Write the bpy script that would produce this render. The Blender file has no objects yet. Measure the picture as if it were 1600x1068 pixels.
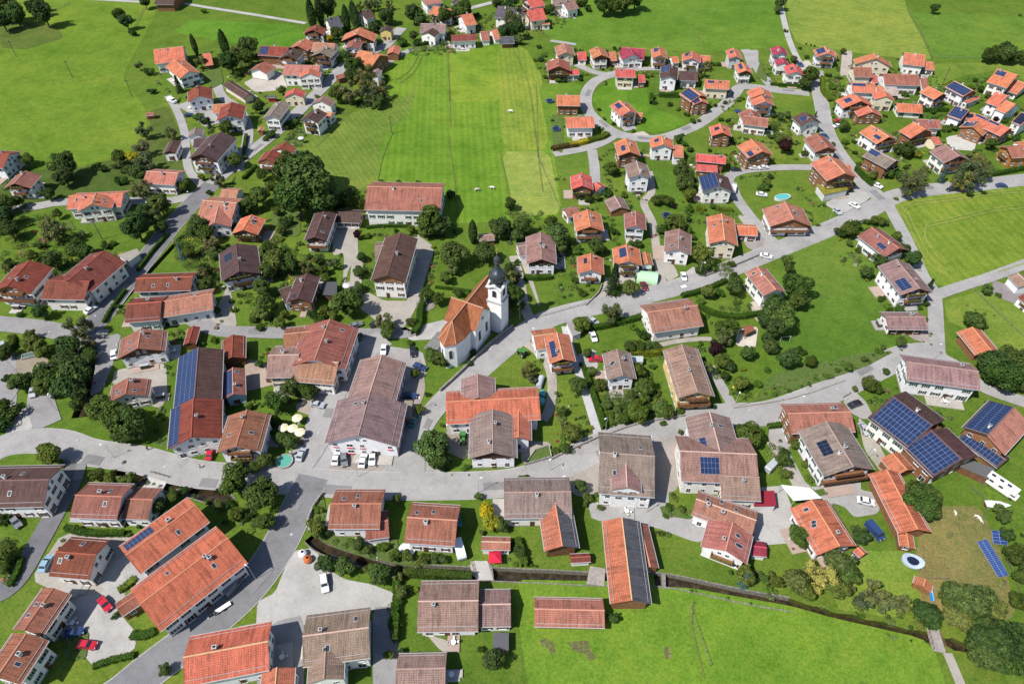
import bpy, math, random, bmesh
from mathutils import Vector, Matrix, noise
from mathutils.geometry import delaunay_2d_cdt
R = math.radians
random.seed(7)
S = bpy.context.scene
COL = S.collection
# ------------------------------------------------------------------ camera, sky, sun, exposure
FPX, CX, CY, PITCH, CAMH = 1067.0, 800.0, 534.0, R(45.6), 150.0
cam = bpy.data.cameras.new('camera'); camo = bpy.data.objects.new('camera', cam); COL.objects.link(camo)
cam.sensor_width = 36.0; cam.lens = 36.0 * FPX / 1600.0; cam.clip_end = 6000; cam.clip_start = 1
camo.location = (0, 0, CAMH); camo.rotation_euler = (R(90) - PITCH, 0, 0)
S.camera = camo
S.view_settings.view_transform = 'Standard'; S.view_settings.look = 'None'
S.view_settings.exposure = 0.38; S.view_settings.gamma = 1.0
SUN_EL, SUN_AZ = R(53), R(33)           # shadows fall to +X, turned 33 deg towards +Y
w = bpy.data.worlds.new('World'); S.world = w; w.use_nodes = True
nt = w.node_tree; bg = nt.nodes['Background']
sky = nt.nodes.new('ShaderNodeTexSky'); sky.sky_type = 'NISHITA'; sky.sun_disc = False
sky.sun_elevation = SUN_EL; sky.sun_rotation = R(237); sky.altitude = 700
nt.links.new(sky.outputs[0], bg.inputs[0]); bg.inputs[1].default_value = 0.10
sl = bpy.data.lights.new('sun', 'SUN'); sl.energy = 4.4; sl.angle = R(0.5); sl.color = (1, .96, .89)
so = bpy.data.objects.new('sun', sl); COL.objects.link(so); so.location = (0, 0, 300)
to_sun = Vector((-math.cos(SUN_AZ) * math.cos(SUN_EL), -math.sin(SUN_AZ) * math.cos(SUN_EL), math.sin(SUN_EL)))
so.rotation_euler = to_sun.to_track_quat('Z', 'Y').to_euler()
S.cycles.max_bounces = 4; S.cycles.diffuse_bounces = 1; S.cycles.transparent_max_bounces = 4

HAZE = 0
def at(x, y, z=0.0):
    """where the sight line through photo point (x, y) meets the level z"""
    a = (x - CX) / FPX; b = (CY - y) / FPX
    d = (a, math.cos(PITCH) + b * math.sin(PITCH), -math.sin(PITCH) + b * math.cos(PITCH))
    t = (CAMH - z) / -d[2]
    return Vector((d[0] * t, d[1] * t))
def proj(X, Y, Z=0.0):
    v = (X, Y, Z - CAMH)
    dep = v[1] * math.cos(PITCH) - v[2] * math.sin(PITCH)
    return (CX + FPX * v[0] / dep, CY - FPX * (v[1] * math.sin(PITCH) + v[2] * math.cos(PITCH)) / dep, dep)

# ------------------------------------------------------------------ materials
def mat(name, build, rough=.8, spec=.2):
    m = bpy.data.materials.new(name); m.use_nodes = True
    t = m.node_tree; p = t.nodes['Principled BSDF']
    p.inputs['Roughness'].default_value = rough
    p.inputs['Specular IOR Level'].default_value = spec
    build(t, p); return m
def N(t, typ, **k):
    n = t.nodes.new(typ)
    for a, v in k.items():
        if hasattr(n, a): setattr(n, a, v)
        else: n.inputs[a.replace('_', ' ')].default_value = v
    return n
def noise_n(t, vec, scale, detail=4, rough=.6):
    n = N(t, 'ShaderNodeTexNoise', Scale=scale, Detail=detail, Roughness=rough)
    if vec is not None: t.links.new(vec, n.inputs['Vector'])
    return n.outputs[0]
def ramp(t, fac, stops):
    r = t.nodes.new('ShaderNodeValToRGB'); e = r.color_ramp.elements
    while len(e) > 1: e.remove(e[-1])
    e[0].position = stops[0][0]; e[0].color = (*stops[0][1], 1)
    for p, c in stops[1:]:
        q = e.new(p); q.color = (*c, 1)
    t.links.new(fac, r.inputs[0]); return r.outputs[0]
def mul(t, a, b, f=1.0, mode='MULTIPLY'):
    m = t.nodes.new('ShaderNodeMix'); m.data_type = 'RGBA'; m.blend_type = mode
    m.inputs[0].default_value = f
    for s, i in ((a, 6), (b, 7)):
        if isinstance(s, tuple): m.inputs[i].default_value = (*s, 1)
        else: t.links.new(s, m.inputs[i])
    return m.outputs[2]
def grey(v): return (v, v, v)
def pos(t): return t.nodes.new('ShaderNodeNewGeometry').outputs['Position']
def ocol(t): return t.nodes.new('ShaderNodeObjectInfo').outputs['Color']
def uvn(t): return t.nodes.new('ShaderNodeUVMap').outputs[0]
def bump(t, p, h, s=.3, d=.05):
    b = N(t, 'ShaderNodeBump', Strength=s, Distance=d); t.links.new(h, b.inputs['Height']); t.links.new(b.outputs[0], p.inputs['Normal'])

def b_tile(t, p):
    u = uvn(t)
    br = N(t, 'ShaderNodeTexBrick', offset=0.0, Scale=1.0, Mortar_Size=.05, Mortar_Smooth=.6, Brick_Width=.34, Row_Height=.42)
    br.inputs['Color1'].default_value = (1, 1, 1, 1); br.inputs['Color2'].default_value = (.80, .80, .80, 1); br.inputs['Mortar'].default_value = (.42, .42, .42, 1)
    t.links.new(u, br.inputs['Vector'])
    m1 = ramp(t, noise_n(t, u, .35, 6, .7), [(.28, (.50, .52, .52)), (.46, grey(.90)), (.6, grey(1.05)), (.75, (1.28, 1.22, 1.15))])
    m2 = ramp(t, noise_n(t, u, 3.5, 3, .7), [(.3, grey(.72)), (.6, grey(1.08))])
    mp = N(t, 'ShaderNodeMapping'); t.links.new(u, mp.inputs[0]); mp.inputs['Scale'].default_value = (1.6, .14, 1)
    m3 = ramp(t, noise_n(t, mp.outputs[0], 1, 3, .6), [(.34, (.62, .65, .67)), (.52, grey(1.0))])
    c = mul(t, mul(t, mul(t, ocol(t), br.outputs[0]), m1), mul(t, m2, m3))
    lich = ramp(t, noise_n(t, u, 7, 2, .5), [(.66, grey(0)), (.74, grey(1))])
    mx = t.nodes.new('ShaderNodeMix'); mx.data_type = 'RGBA'; t.links.new(lich, mx.inputs[0]); t.links.new(c, mx.inputs[6])
    mx.inputs[7].default_value = (.20, .19, .17, 1)
    sc = t.nodes.new('ShaderNodeMix'); sc.data_type = 'RGBA'; sc.inputs[0].default_value = .22
    t.links.new(c, sc.inputs[6]); t.links.new(mx.outputs[2], sc.inputs[7])
    t.links.new(sc.outputs[2], p.inputs['Base Color'])
    bump(t, p, br.outputs[0], .5, .04)
def b_plaster(t, p):
    P = pos(t)
    c = mul(t, ocol(t), ramp(t, noise_n(t, P, .5, 5, .65), [(.3, (.86, .85, .83)), (.6, grey(1))]))
    t.links.new(c, p.inputs['Base Color'])
def b_wood(t, p):
    tc = t.nodes.new('ShaderNodeTexCoord').outputs['Object']
    wv = N(t, 'ShaderNodeTexWave', Scale=2.2, Distortion=1.2, Detail=2.0); wv.bands_direction = 'X'; t.links.new(tc, wv.inputs['Vector'])
    c = mul(t, ocol(t), ramp(t, wv.outputs[1], [(.0, grey(.55)), (.25, grey(.95)), (1, grey(1.1))]))
    c = mul(t, c, ramp(t, noise_n(t, tc, 1.2, 4), [(.3, grey(.7)), (.7, grey(1.15))]))
    t.links.new(c, p.inputs['Base Color'])
def b_plain(t, p): 
    c = mul(t, ocol(t), ramp(t, noise_n(t, pos(t), 2.0, 3), [(.3, grey(.88)), (.7, grey(1.06))])); t.links.new(c, p.inputs['Base Color'])
def b_solar(t, p):
    u = uvn(t)
    br = N(t, 'ShaderNodeTexBrick', offset=0.0, Scale=1.0, Mortar_Size=.035, Mortar_Smooth=.1, Brick_Width=1.0, Row_Height=1.62)
    br.inputs['Color1'].default_value = (1, 1, 1, 1); br.inputs['Color2'].default_value = (.75, .8, .85, 1); br.inputs['Mortar'].default_value = (7.5, 7, 6, 1)
    t.links.new(u, br.inputs['Vector'])
    t.links.new(mul(t, ocol(t), br.outputs[0]), p.inputs['Base Color'])
def grass_build(k1=1.0, stripes=False, near=False):
    def b(t, p):
        P = pos(t)
        base = mul(t, ocol(t), (1.20, 1.06, 1.18))
        big = ramp(t, noise_n(t, P, .012, 5, .6), [(.32, (.66, .80, .62)), (.5, (.95, .98, .9)), (.68, (1.28, 1.1, 1.05))])
        mid = ramp(t, noise_n(t, P, .09, 6, .7), [(.3, (.72, .78, .68)), (.5, grey(1)), (.72, (1.22, 1.12, 1.02))])
        fine = ramp(t, noise_n(t, P, 1.6, 5, .75), [(.3, grey(.62)), (.5, grey(1)), (.7, grey(1.28))])
        c = mul(t, mul(t, mul(t, base, big), mid), fine)
        c = mul(t, c, ramp(t, noise_n(t, P, .35, 3, .8), [(.36, (.82, .90, .85)), (.5, grey(1)), (.62, (1.16, 1.05, 1.15))]))
        if stripes:
            wv = N(t, 'ShaderNodeTexWave', Scale=1.0, Distortion=3.0, Detail=3.0, Detail_Scale=1.2)
            t.links.new(uvn(t), wv.inputs['Vector'])
            c = mul(t, c, ramp(t, wv.outputs[1], [(.2, (.92, .95, .90)), (.8, (1.09, 1.04, 1.08))]))
        t.links.new(c, p.inputs['Base Color'])
        bump(t, p, noise_n(t, P, 3.0, 5, .8), .6, .12)
    return b
def b_asph(t, p):
    P = pos(t)
    c = mul(t, ocol(t), ramp(t, noise_n(t, P, .12, 6, .7), [(.3, grey(.80)), (.5, grey(1)), (.7, grey(1.14))]))
    c = mul(t, c, ramp(t, noise_n(t, P, 3, 4, .8), [(.3, grey(.86)), (.7, grey(1.1))]))
    c = mul(t, c, ramp(t, noise_n(t, P, .35, 2, .4), [(.47, grey(1)), (.50, grey(.90)), (.53, grey(1))]))
    t.links.new(c, p.inputs['Base Color'])
def b_old(t, p): pass
def b_water(t, p):
    t.links.new(ramp(t, noise_n(t, pos(t), .8, 4), [(.35, (.018, .014, .009)), (.6, (.05, .037, .02)), (.75, (.09, .07, .04))]), p.inputs['Base Color'])
    bump(t, p, noise_n(t, pos(t), 4, 3), .25, .05)
def b_stone(t, p):
    v = N(t, 'ShaderNodeTexVoronoi', Scale=1.8); t.links.new(pos(t), v.inputs['Vector'])
    c = mul(t, ocol(t), ramp(t, v.outputs['Distance'], [(.1, grey(1.05)), (.6, grey(.6))])); t.links.new(c, p.inputs['Base Color'])
def b_leaf(t, p):
    g = t.nodes.new('ShaderNodeNewGeometry'); oi = t.nodes.new('ShaderNodeObjectInfo')
    c = mul(t, oi.outputs['Color'], ramp(t, g.outputs['Random Per Island'], [(0, (.55, .62, .5)), (.55, grey(1)), (1, (1.6, 1.4, 1.1))]))
    tc = t.nodes.new('ShaderNodeTexCoord').outputs['Object']
    c = mul(t, c, ramp(t, noise_n(t, tc, 2.6, 3, .6), [(.34, (.62, .68, .6)), (.66, (1.3, 1.22, 1.0))]))
    t.links.new(c, p.inputs['Base Color'])
    tr = t.nodes.new('ShaderNodeBsdfTranslucent'); t.links.new(c, tr.inputs['Color'])
    mx = t.nodes.new('ShaderNodeMixShader'); mx.inputs[0].default_value = .22
    t.links.new(p.outputs[0], mx.inputs[1]); t.links.new(tr.outputs[0], mx.inputs[2])
    t.links.new(mx.outputs[0], t.nodes['Material Output'].inputs['Surface'])
def b_thicket(t, p):
    at_ = t.nodes.new('ShaderNodeAttribute'); at_.attribute_name = 'plant'
    g = t.nodes.new('ShaderNodeNewGeometry')
    c = mul(t, at_.outputs['Color'], ramp(t, g.outputs['Random Per Island'], [(0, (.55, .6, .5)), (.6, grey(1)), (1, (1.5, 1.4, 1.2))]))
    t.links.new(c, p.inputs['Base Color'])
def b_earth(t, p):
    c = ramp(t, noise_n(t, pos(t), .9, 6, .8), [(.3, (.06, .05, .03)), (.46, (.13, .10, .06)), (.54, (.10, .16, .025)), (.62, (.30, .23, .14))])
    t.links.new(c, p.inputs['Base Color'])
def b_patch(t, p):     # garden bed: soil, plants and flowers mixed
    P = pos(t)
    c = ramp(t, noise_n(t, P, 1.4, 6, .8), [(.28, (.03, .06, .012)), (.45, (.07, .15, .02)), (.55, (.13, .13, .06)), (.62, (.09, .2, .03)), (.75, (.26, .25, .12))])
    t.links.new(c, p.inputs['Base Color']); bump(t, p, noise_n(t, P, 3, 5), .9, .3)
M = dict(
    tile=mat('roof_tiles', b_tile, .75, .15), plaster=mat('plaster', b_plaster, .9, .05), wood=mat('wood_boards', b_wood, .75, .12),
    plain=mat('painted', b_plain, .6, .3), solar=mat('solar_cells', b_solar, .28, .5), grass=mat('grass', grass_build(), .95, .02),
    mown=mat('mown_grass', grass_build(stripes=True), .95, .02), asph=mat('asphalt', b_asph, .9, .08), water=mat('stream_water', b_water, .06, .5),
    stone=mat('rough_stone', b_stone, .9, .05), leaf=mat('leaves', b_leaf, .6, .12), thicket=mat('mixed_plants', b_thicket, .7, .08), earth=mat('bare_soil', b_earth, .95, .02), bed=mat('garden_bed', b_patch, .95, .02),
    glass=mat('window_glass', lambda t, p: p.inputs['Base Color'].__setattr__('default_value', (.03, .035, .045, 1)), .08, .7),
    paint=mat('car_paint', lambda t, p: t.links.new(ocol(t), p.inputs['Base Color']), .22, .6),
    rubber=mat('tyre_rubber', lambda t, p: p.inputs['Base Color'].__setattr__('default_value', (.02, .02, .02, 1)), .9, .1),
    metal=mat('zinc', lambda t, p: p.inputs['Base Color'].__setattr__('default_value', (.42, .42, .43, 1)), .45, .5),
    white=mat('white_paint', lambda t, p: p.inputs['Base Color'].__setattr__('default_value', (.78, .78, .76, 1)), .5, .3),
    bark=mat('bark', lambda t, p: t.links.new(ramp(t, noise_n(t, pos(t), 3, 4), [(.3, (.05, .04, .03)), (.7, (.16, .13, .10))]), p.inputs['Base Color']), .95, .03),
)
# ------------------------------------------------------------------ object helpers
def put(name, me, parent=None, color=None, loc=None, rz=None):
    o = bpy.data.objects.new(name, me); COL.objects.link(o)
    if parent is not None: o.parent = parent
    if color is not None: o.color = (*color, 1)
    if loc is not None: o.location = (loc[0], loc[1], loc[2] if len(loc) > 2 else 0)
    if rz is not None: o.rotation_euler = (0, 0, rz)
    return o
def tag(o, label=None, cat=None, group=None, kind=None):
    if label: o['label'] = label
    if cat: o['category'] = cat
    if group: o['group'] = group
    if kind: o['kind'] = kind
    return o
def thing(name, label, cat, loc=(0, 0, 0), rz=0, group=None):
    return tag(put(name, None, None, None, loc, rz), label, cat, group)
class G:
    """collects polygons, boxes and tubes into ONE mesh"""
    def __init__(s): s.v = []; s.f = []; s.m = []; s.uv = []
    def face(s, pts, m=0, uv=None):
        i = len(s.v); s.v += [tuple(p) for p in pts]; s.f.append(tuple(range(i, i + len(pts)))); s.m.append(m)
        s.uv.append(uv or [(0, 0)] * len(pts)); return s
    def box(s, x0, x1, y0, y1, z0, z1, m=0, M4=None):
        c = [Vector((x, y, z)) for z in (z0, z1) for y in (y0, y1) for x in (x0, x1)]
        if M4 is not None: c = [M4 @ q for q in c]
        for q in ((0, 2, 3, 1), (4, 5, 7, 6), (0, 1, 5, 4), (2, 6, 7, 3), (0, 4, 6, 2), (1, 3, 7, 5)):
            s.face([c[k] for k in q], m)
        return s
    def tube(s, p, q, r0, r1=None, n=8, m=0, caps=True):
        p = Vector(p); q = Vector(q); r1 = r0 if r1 is None else r1
        d = (q - p); z = d.normalized() if d.length > 1e-6 else Vector((0, 0, 1))
        a = z.orthogonal().normalized(); b = z.cross(a)
        c0 = [p + (a * math.cos(k * math.tau / n) + b * math.sin(k * math.tau / n)) * r0 for k in range(n)]
        c1 = [q + (a * math.cos(k * math.tau / n) + b * math.sin(k * math.tau / n)) * r1 for k in range(n)]
        for k in range(n): s.face([c0[k], c0[(k + 1) % n], c1[(k + 1) % n], c1[k]], m)
        if caps: s.face(c0[::-1], m); s.face(c1, m)
        return s
    def prism(s, poly, z0, z1, m=0, mt=None):
        n = len(poly)
        s.face([(x, y, z1) for x, y in poly], m if mt is None else mt); s.face([(x, y, z0) for x, y in poly][::-1], m)
        for k in range(n):
            a, b = poly[k], poly[(k + 1) % n]; s.face([(*a, z0), (*b, z0), (*b, z1), (*a, z1)], m)
        return s
    def lathe(s, prof, n=16, m=0, c=(0, 0)):
        for (r0, z0), (r1, z1) in zip(prof, prof[1:]):
            for k in range(n):
                a, b = k * math.tau / n, (k + 1) * math.tau / n
                P = [(c[0] + r * math.cos(t), c[1] + r * math.sin(t), z) for r, z, t in ((r0, z0, a), (r0, z0, b), (r1, z1, b), (r1, z1, a))]
                if r0 < 1e-4: P = P[1:] if False else [P[0], P[2], P[3]]
                elif r1 < 1e-4: P = P[:3]
                s.face(P, m)
        return s
    def mesh(s, name, mats, smooth=False):
        me = bpy.data.meshes.new(name); me.from_pydata(s.v, [], s.f)
        for m in mats: me.materials.append(M[m] if isinstance(m, str) else m)
        me.polygons.foreach_set('material_index', s.m)
        if any(any(u != (0, 0) for u in q) for q in s.uv):
            l = me.uv_layers.new(name='UVMap'); flat = [c for q in s.uv for u in q for c in u]; l.data.foreach_set('uv', flat)
        if smooth: me.polygons.foreach_set('use_smooth', [True] * len(s.f))
        me.update(); return me
    def obj(s, name, mats, parent=None, color=None, loc=None, rz=None, smooth=False):
        return put(name, s.mesh(name, mats, smooth), parent, color, loc, rz)
def nums(s): return [float(v) for v in s.replace(',', ' ').split()]
def pairs(s):
    v = nums(s); return [(v[i], v[i + 1]) for i in range(0, len(v), 2)]
# ------------------------------------------------------------------ the ground, with the stream cut into it
CH = [  # centre line in photo points, width, lined with stone?
    ('286,368 240,418 200,462 163,506', 1.8, 0), ('149,543 143,575 136,615 124,652', 4.0, 0), ('183,729 228,743 262,753 305,765 340,776 354,788', 4.6, 1),
    ('484,838 500,852 530,864 560,873 610,888 680,893 745,896 800,898 870,901 930,904 1030,905 1100,918 1165,932 1235,944', 3.0, 1),
    ('1235,944 1268,952 1300,962 1340,970 1380,980 1440,993 1480,1003 1510,1012 1560,1030 1640,1046', 2.2, 0)]
def smooth_line(pts, n=4, closed=False):
    out = []; m = len(pts)
    for i in range(m - 1):
        p0 = pts[max(i - 1, 0)]; p1 = pts[i]; p2 = pts[i + 1]; p3 = pts[min(i + 2, m - 1)]
        for k in range(n):
            t = k / n
            out.append(0.5 * ((2 * p1) + (p2 - p0) * t + (2 * p0 - 5 * p1 + 4 * p2 - p3) * t * t + (3 * p1 - p0 - 3 * p2 + p3) * t ** 3))
    out.append(pts[-1]); return out
def sides(pts, w):
    L, Rr = [], []
    for i, p in enumerate(pts):
        d = (pts[min(i + 1, len(pts) - 1)] - pts[max(i - 1, 0)]).normalized(); n = Vector((-d.y, d.x))
        ww = w[i] if isinstance(w, list) else w
        L.append(p + n * ww / 2); Rr.append(p - n * ww / 2)
    return L, Rr
polys = []
for i, (s, wd, lined) in enumerate(CH):
    c = smooth_line([at(*p) for p in pairs(s)], 3)
    ws = [wd + (0 if lined else .5 * math.sin(k * 1.7) * (wd > 2) + .25 * math.sin(k * 3.1)) for k in range(len(c))]
    L, Rr = sides(c, ws); polys.append((L, Rr, lined))
# the last two pieces join: share their end points
polys[4][0][0] = polys[3][0][-1].copy(); polys[4][1][0] = polys[3][1][-1].copy()
SZ = 3000
V = [Vector((-SZ, -600)), Vector((SZ, -600)), Vector((SZ, SZ)), Vector((-SZ, SZ))]; E = [(0, 1), (1, 2), (2, 3), (3, 0)]
loops = [polys[0], polys[1], polys[2], (polys[3][0] + polys[4][0][1:], polys[3][1] + polys[4][1][1:], 1)]
rings = []
for L, Rr, _ in loops:
    ring = L + Rr[::-1]; i0 = len(V); V += ring; E += [(i0 + k, i0 + (k + 1) % len(ring)) for k in range(len(ring))]; rings.append(ring)
def inside(p, poly):
    c = False; j = len(poly) - 1
    for i in range(len(poly)):
        a, b = poly[i], poly[j]
        if (a.y > p.y) != (b.y > p.y) and p.x < (b.x - a.x) * (p.y - a.y) / (b.y - a.y) + a.x: c = not c
        j = i
    return c
ov, oe, of, *_ = delaunay_2d_cdt(V, E, [], 0, 1e-5)
g = G(); keep = []
for f in of:
    c = sum((ov[k] for k in f), Vector((0, 0))) / len(f)
    if any(inside(c, r) for r in rings): continue
    keep.append(tuple(f))
me = bpy.data.meshes.new('ground'); me.from_pydata([(v.x, v.y, 0) for v in ov], [], keep); me.materials.append(M['grass'])
if me.polygons[0].normal.z < 0: me.flip_normals()
GRASS = (.088, .156, .022)
tag(put('ground', me, None, GRASS), kind='structure')
BED = -1.5
g = G(); wl = G(); be = G()
for L, Rr, lined in polys:
    for i in range(len(L) - 1):
        g.face([(*L[i], BED), (*Rr[i], BED), (*Rr[i + 1], BED), (*L[i + 1], BED)][::-1])
        t = wl if lined else be
        t.face([(*L[i], 0), (*L[i + 1], 0), (*L[i + 1], BED - .2), (*L[i], BED - .2)]); t.face([(*Rr[i], 0), (*Rr[i], BED - .2), (*Rr[i + 1], BED - .2), (*Rr[i + 1], 0)])
        if lined:
            for a, b, s in ((L[i], L[i + 1], 1), (Rr[i], Rr[i + 1], -1)):
                d = (b - a).normalized(); n = Vector((-d.y, d.x)) * s * .3
                wl.face([(*a, .12), (*(a + n), .12), (*(b + n), .12), (*b, .12)]); wl.face([(*a, 0), (*a, .12), (*b, .12), (*b, 0)]); wl.face([(*(a + n), 0), (*(a + n), .12), (*(b + n), .12), (*(b + n), 0)])
tag(g.obj('stream_water', ['water']), kind='structure')
tag(wl.obj('stream_wall', ['stone'], color=(.27, .255, .21)), kind='structure'); tag(be.obj('stream_bank', ['grass'], color=(.06, .08, .02)), kind='structure')
# ------------------------------------------------------------------ sheets: fields, lawns, yards, roads
ZL = [0.012]
def lift(): ZL[0] += .0015; return ZL[0]
def tri_poly(P):
    v, _, f, *_r = delaunay_2d_cdt(P, [(i, (i + 1) % len(P)) for i in range(len(P))], [list(range(len(P)))], 1, 1e-5)
    out = []
    for q in f:
        a, b, c = (v[k] for k in q[:3])
        out.append(q if (b - a).cross(c - a) > 0 else q[::-1])
    return v, out
BLOCK = []; ROADS = []
def sheet(name, s, m, color, ang=0, per=0, kind='structure', soft=True, z=None):
    P = [at(*p) for p in pairs(s)]
    if name in ('meadow', 'yard'): BLOCK.append(P)
    if soft:
        Q = []
        for i in range(len(P)):
            a, b = P[i], P[(i + 1) % len(P)]; Q += [a.lerp(b, .12), a.lerp(b, .5), a.lerp(b, .88)]
        P = Q
    v, f = tri_poly(P); z = lift() if z is None else z
    me = bpy.data.meshes.new(name); me.from_pydata([(p.x, p.y, z) for p in v], [], f); me.materials.append(M[m])
    if per:
        uv = me.uv_layers.new(name='UVMap'); ca, sa = math.cos(R(ang)), math.sin(R(ang))
        for l in me.loops:
            c = me.vertices[l.vertex_index].co; uv.data[l.index].uv = ((c.x * ca + c.y * sa) / per, (c.y * ca - c.x * sa) / per * .08)
    return tag(put(name, me, None, color), kind=kind)
def ribbon(name, s, wd, color, m='asph', kerb=0, n=5):
    c = smooth_line([at(*p) for p in pairs(s)], n); L, Rr = sides(c, wd); z = lift(); ROADS.append((c, wd)); g = G()
    for i in range(len(c) - 1): g.face([(*Rr[i], z), (*Rr[i + 1], z), (*L[i + 1], z), (*L[i], z)])
    tag(g.obj(name, [m], color=color), kind='structure')
    if kerb:
        k = G()
        for side, sg in ((L, 1), (Rr, -1)):
            if kerb == 1 or (kerb == 2 and sg == 1) or (kerb == 3 and sg == -1):
                o2 = sides(c, wd + .5)[0 if sg == 1 else 1]
                for i in range(len(c) - 1):
                    a, b, d, e = side[i], side[i + 1], o2[i + 1], o2[i]
                    k.face([(*a, .13), (*b, .13), (*d, .13), (*e, .13)]); k.face([(*a, 0), (*b, 0), (*b, .13), (*a, .13)]); k.face([(*e, 0), (*d, 0), (*d, .13), (*e, .13)])
        tag(k.obj('kerb', ['asph'], color=(.42, .41, .40)), kind='structure')
LUSH = (.085, .162, .024); PALE = (.20, .29, .035); DRY = (.20, .24, .055)
for s, m, c, a, p in [
    ('590,262 600,90 640,72 700,68 775,70 820,74 846,120 862,215 880,338 790,345 700,350 660,300 585,290', 'mown', (0.109, 0.215, 0.024), 4, 9),
    ('455,258 470,222 540,180 598,158 640,150 655,120 640,180 600,210 590,262 585,292 520,300', 'mown', (0.118, 0.189, 0.034), 28, 7),
    ('697,70 776,71 785,158 702,160', 'grass', (0.140, 0.237, 0.027), 0, 0), ('783,236 858,236 878,334 806,338', 'mown', (0.192, 0.267, 0.057), 88, 5),
    ('776,71 822,75 848,122 858,234 783,234', 'mown', (.155, .235, .035), 3, 8),
    ('1226,-30 1406,-30 1418,18 1438,55 1457,96 1380,88 1320,80 1245,68 1232,40', 'mown', (.150, .225, .040), 75, 10),
    ('1420,18 1640,28 1640,95 1457,92 1440,55', 'grass', (.082, 0.172, 0.024), 0, 0),
    ('1457,97 1640,101 1640,140 1560,110 1500,120 1455,140', 'grass', (.126, 0.198, 0.032), 0, 0),
    ('1400,312 1470,302 1560,290 1640,281 1640,405 1560,428 1472,452 1430,400 1408,360 1392,325', 'mown', (.140, .215, .030), 8, 11),
    ('1213,405 1300,370 1338,362 1370,420 1385,500 1410,540 1370,560 1300,590 1220,600 1200,560 1200,480', 'grass', LUSH, 0, 0),
    ('840,130 905,130 920,160 915,230 862,238', 'grass', (.097, 0.189, 0.024), 0, 0), ('923,150 960,120 1010,118 1013,165 1075,190 1045,205 990,208 945,190', 'grass', (.097, 0.202, 0.022), 0, 0),
    ('866,243 920,240 925,275 922,290 872,276', 'grass', LUSH, 0, 0), ('1020,266 1062,270 1066,330 1028,322', 'grass', LUSH, 0, 0),
    ('1012,545 1016,915 1080,918 1168,934 1236,946 1300,964 1440,996 1462,1020 1490,1100 830,1100 800,905 930,907 1012,907', 'grass', (.112, 0.215, 0.024), 0, 0),
    ('1440,800 1470,790 1530,790 1560,850 1590,960 1530,985 1440,960 1430,880', 'grass', (.165, 0.163, 0.057), 0, 0),
    ('1340,860 1430,860 1440,940 1400,965 1300,950', 'grass', (.126, 0.215, 0.032), 0, 0),
    ('-80,20 100,-40 260,-40 240,30 190,120 225,165 232,205 200,238 120,262 40,262 -60,250', 'grass', (.112, 0.194, 0.024), 35, 14),
    ('0,30 90,40 100,60 40,78 0,75', 'grass', (.085, .13, .027) or (.068, 0.112, 0.027), 0, 0),
    ('856,4 1215,-20 1228,20 1240,70 1130,82 1000,78 880,72 830,40', 'grass', (.092, 0.185, 0.024), 60, 14),
    ('120,264 200,242 236,210 232,175 262,165 284,215 292,300 200,308 60,318 -40,320 -60,256 40,266', 'grass', (.067, 0.110, 0.025), 0, 0),  # darker grass colour stands in for the shade along a step in the ground
    ('300,30 470,40 480,60 440,78 350,66 270,50', 'grass', (.087, 0.198, 0.022), 0, 0),
    ('1475,470 1530,455 1640,470 1640,560 1560,545 1500,510 1480,500', 'grass', (.126, 0.202, 0.032), 0, 0)]:
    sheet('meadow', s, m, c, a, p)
for s in ['843,1000 852,996 866,1004 868,1016 862,1026 858,1012 848,1010', '886,1002 918,1000 922,1010 930,1028 922,1032 912,1020 895,1016', '1036,1012 1046,1008 1050,1026 1040,1030', '1478,830 1490,832 1488,842 1478,840', '1561,905 1574,905 1573,914 1562,915']:
    sheet('bare_earth', s, 'earth', (1, 1, 1))
TAN = (.36, .33, .29); CON = (.40, .385, .365); LIT = (.335, .323, .315); DRK = (.16, .158, .168); BRK = (.38, .30, .25); MID = (.27, .26, .26)
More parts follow.
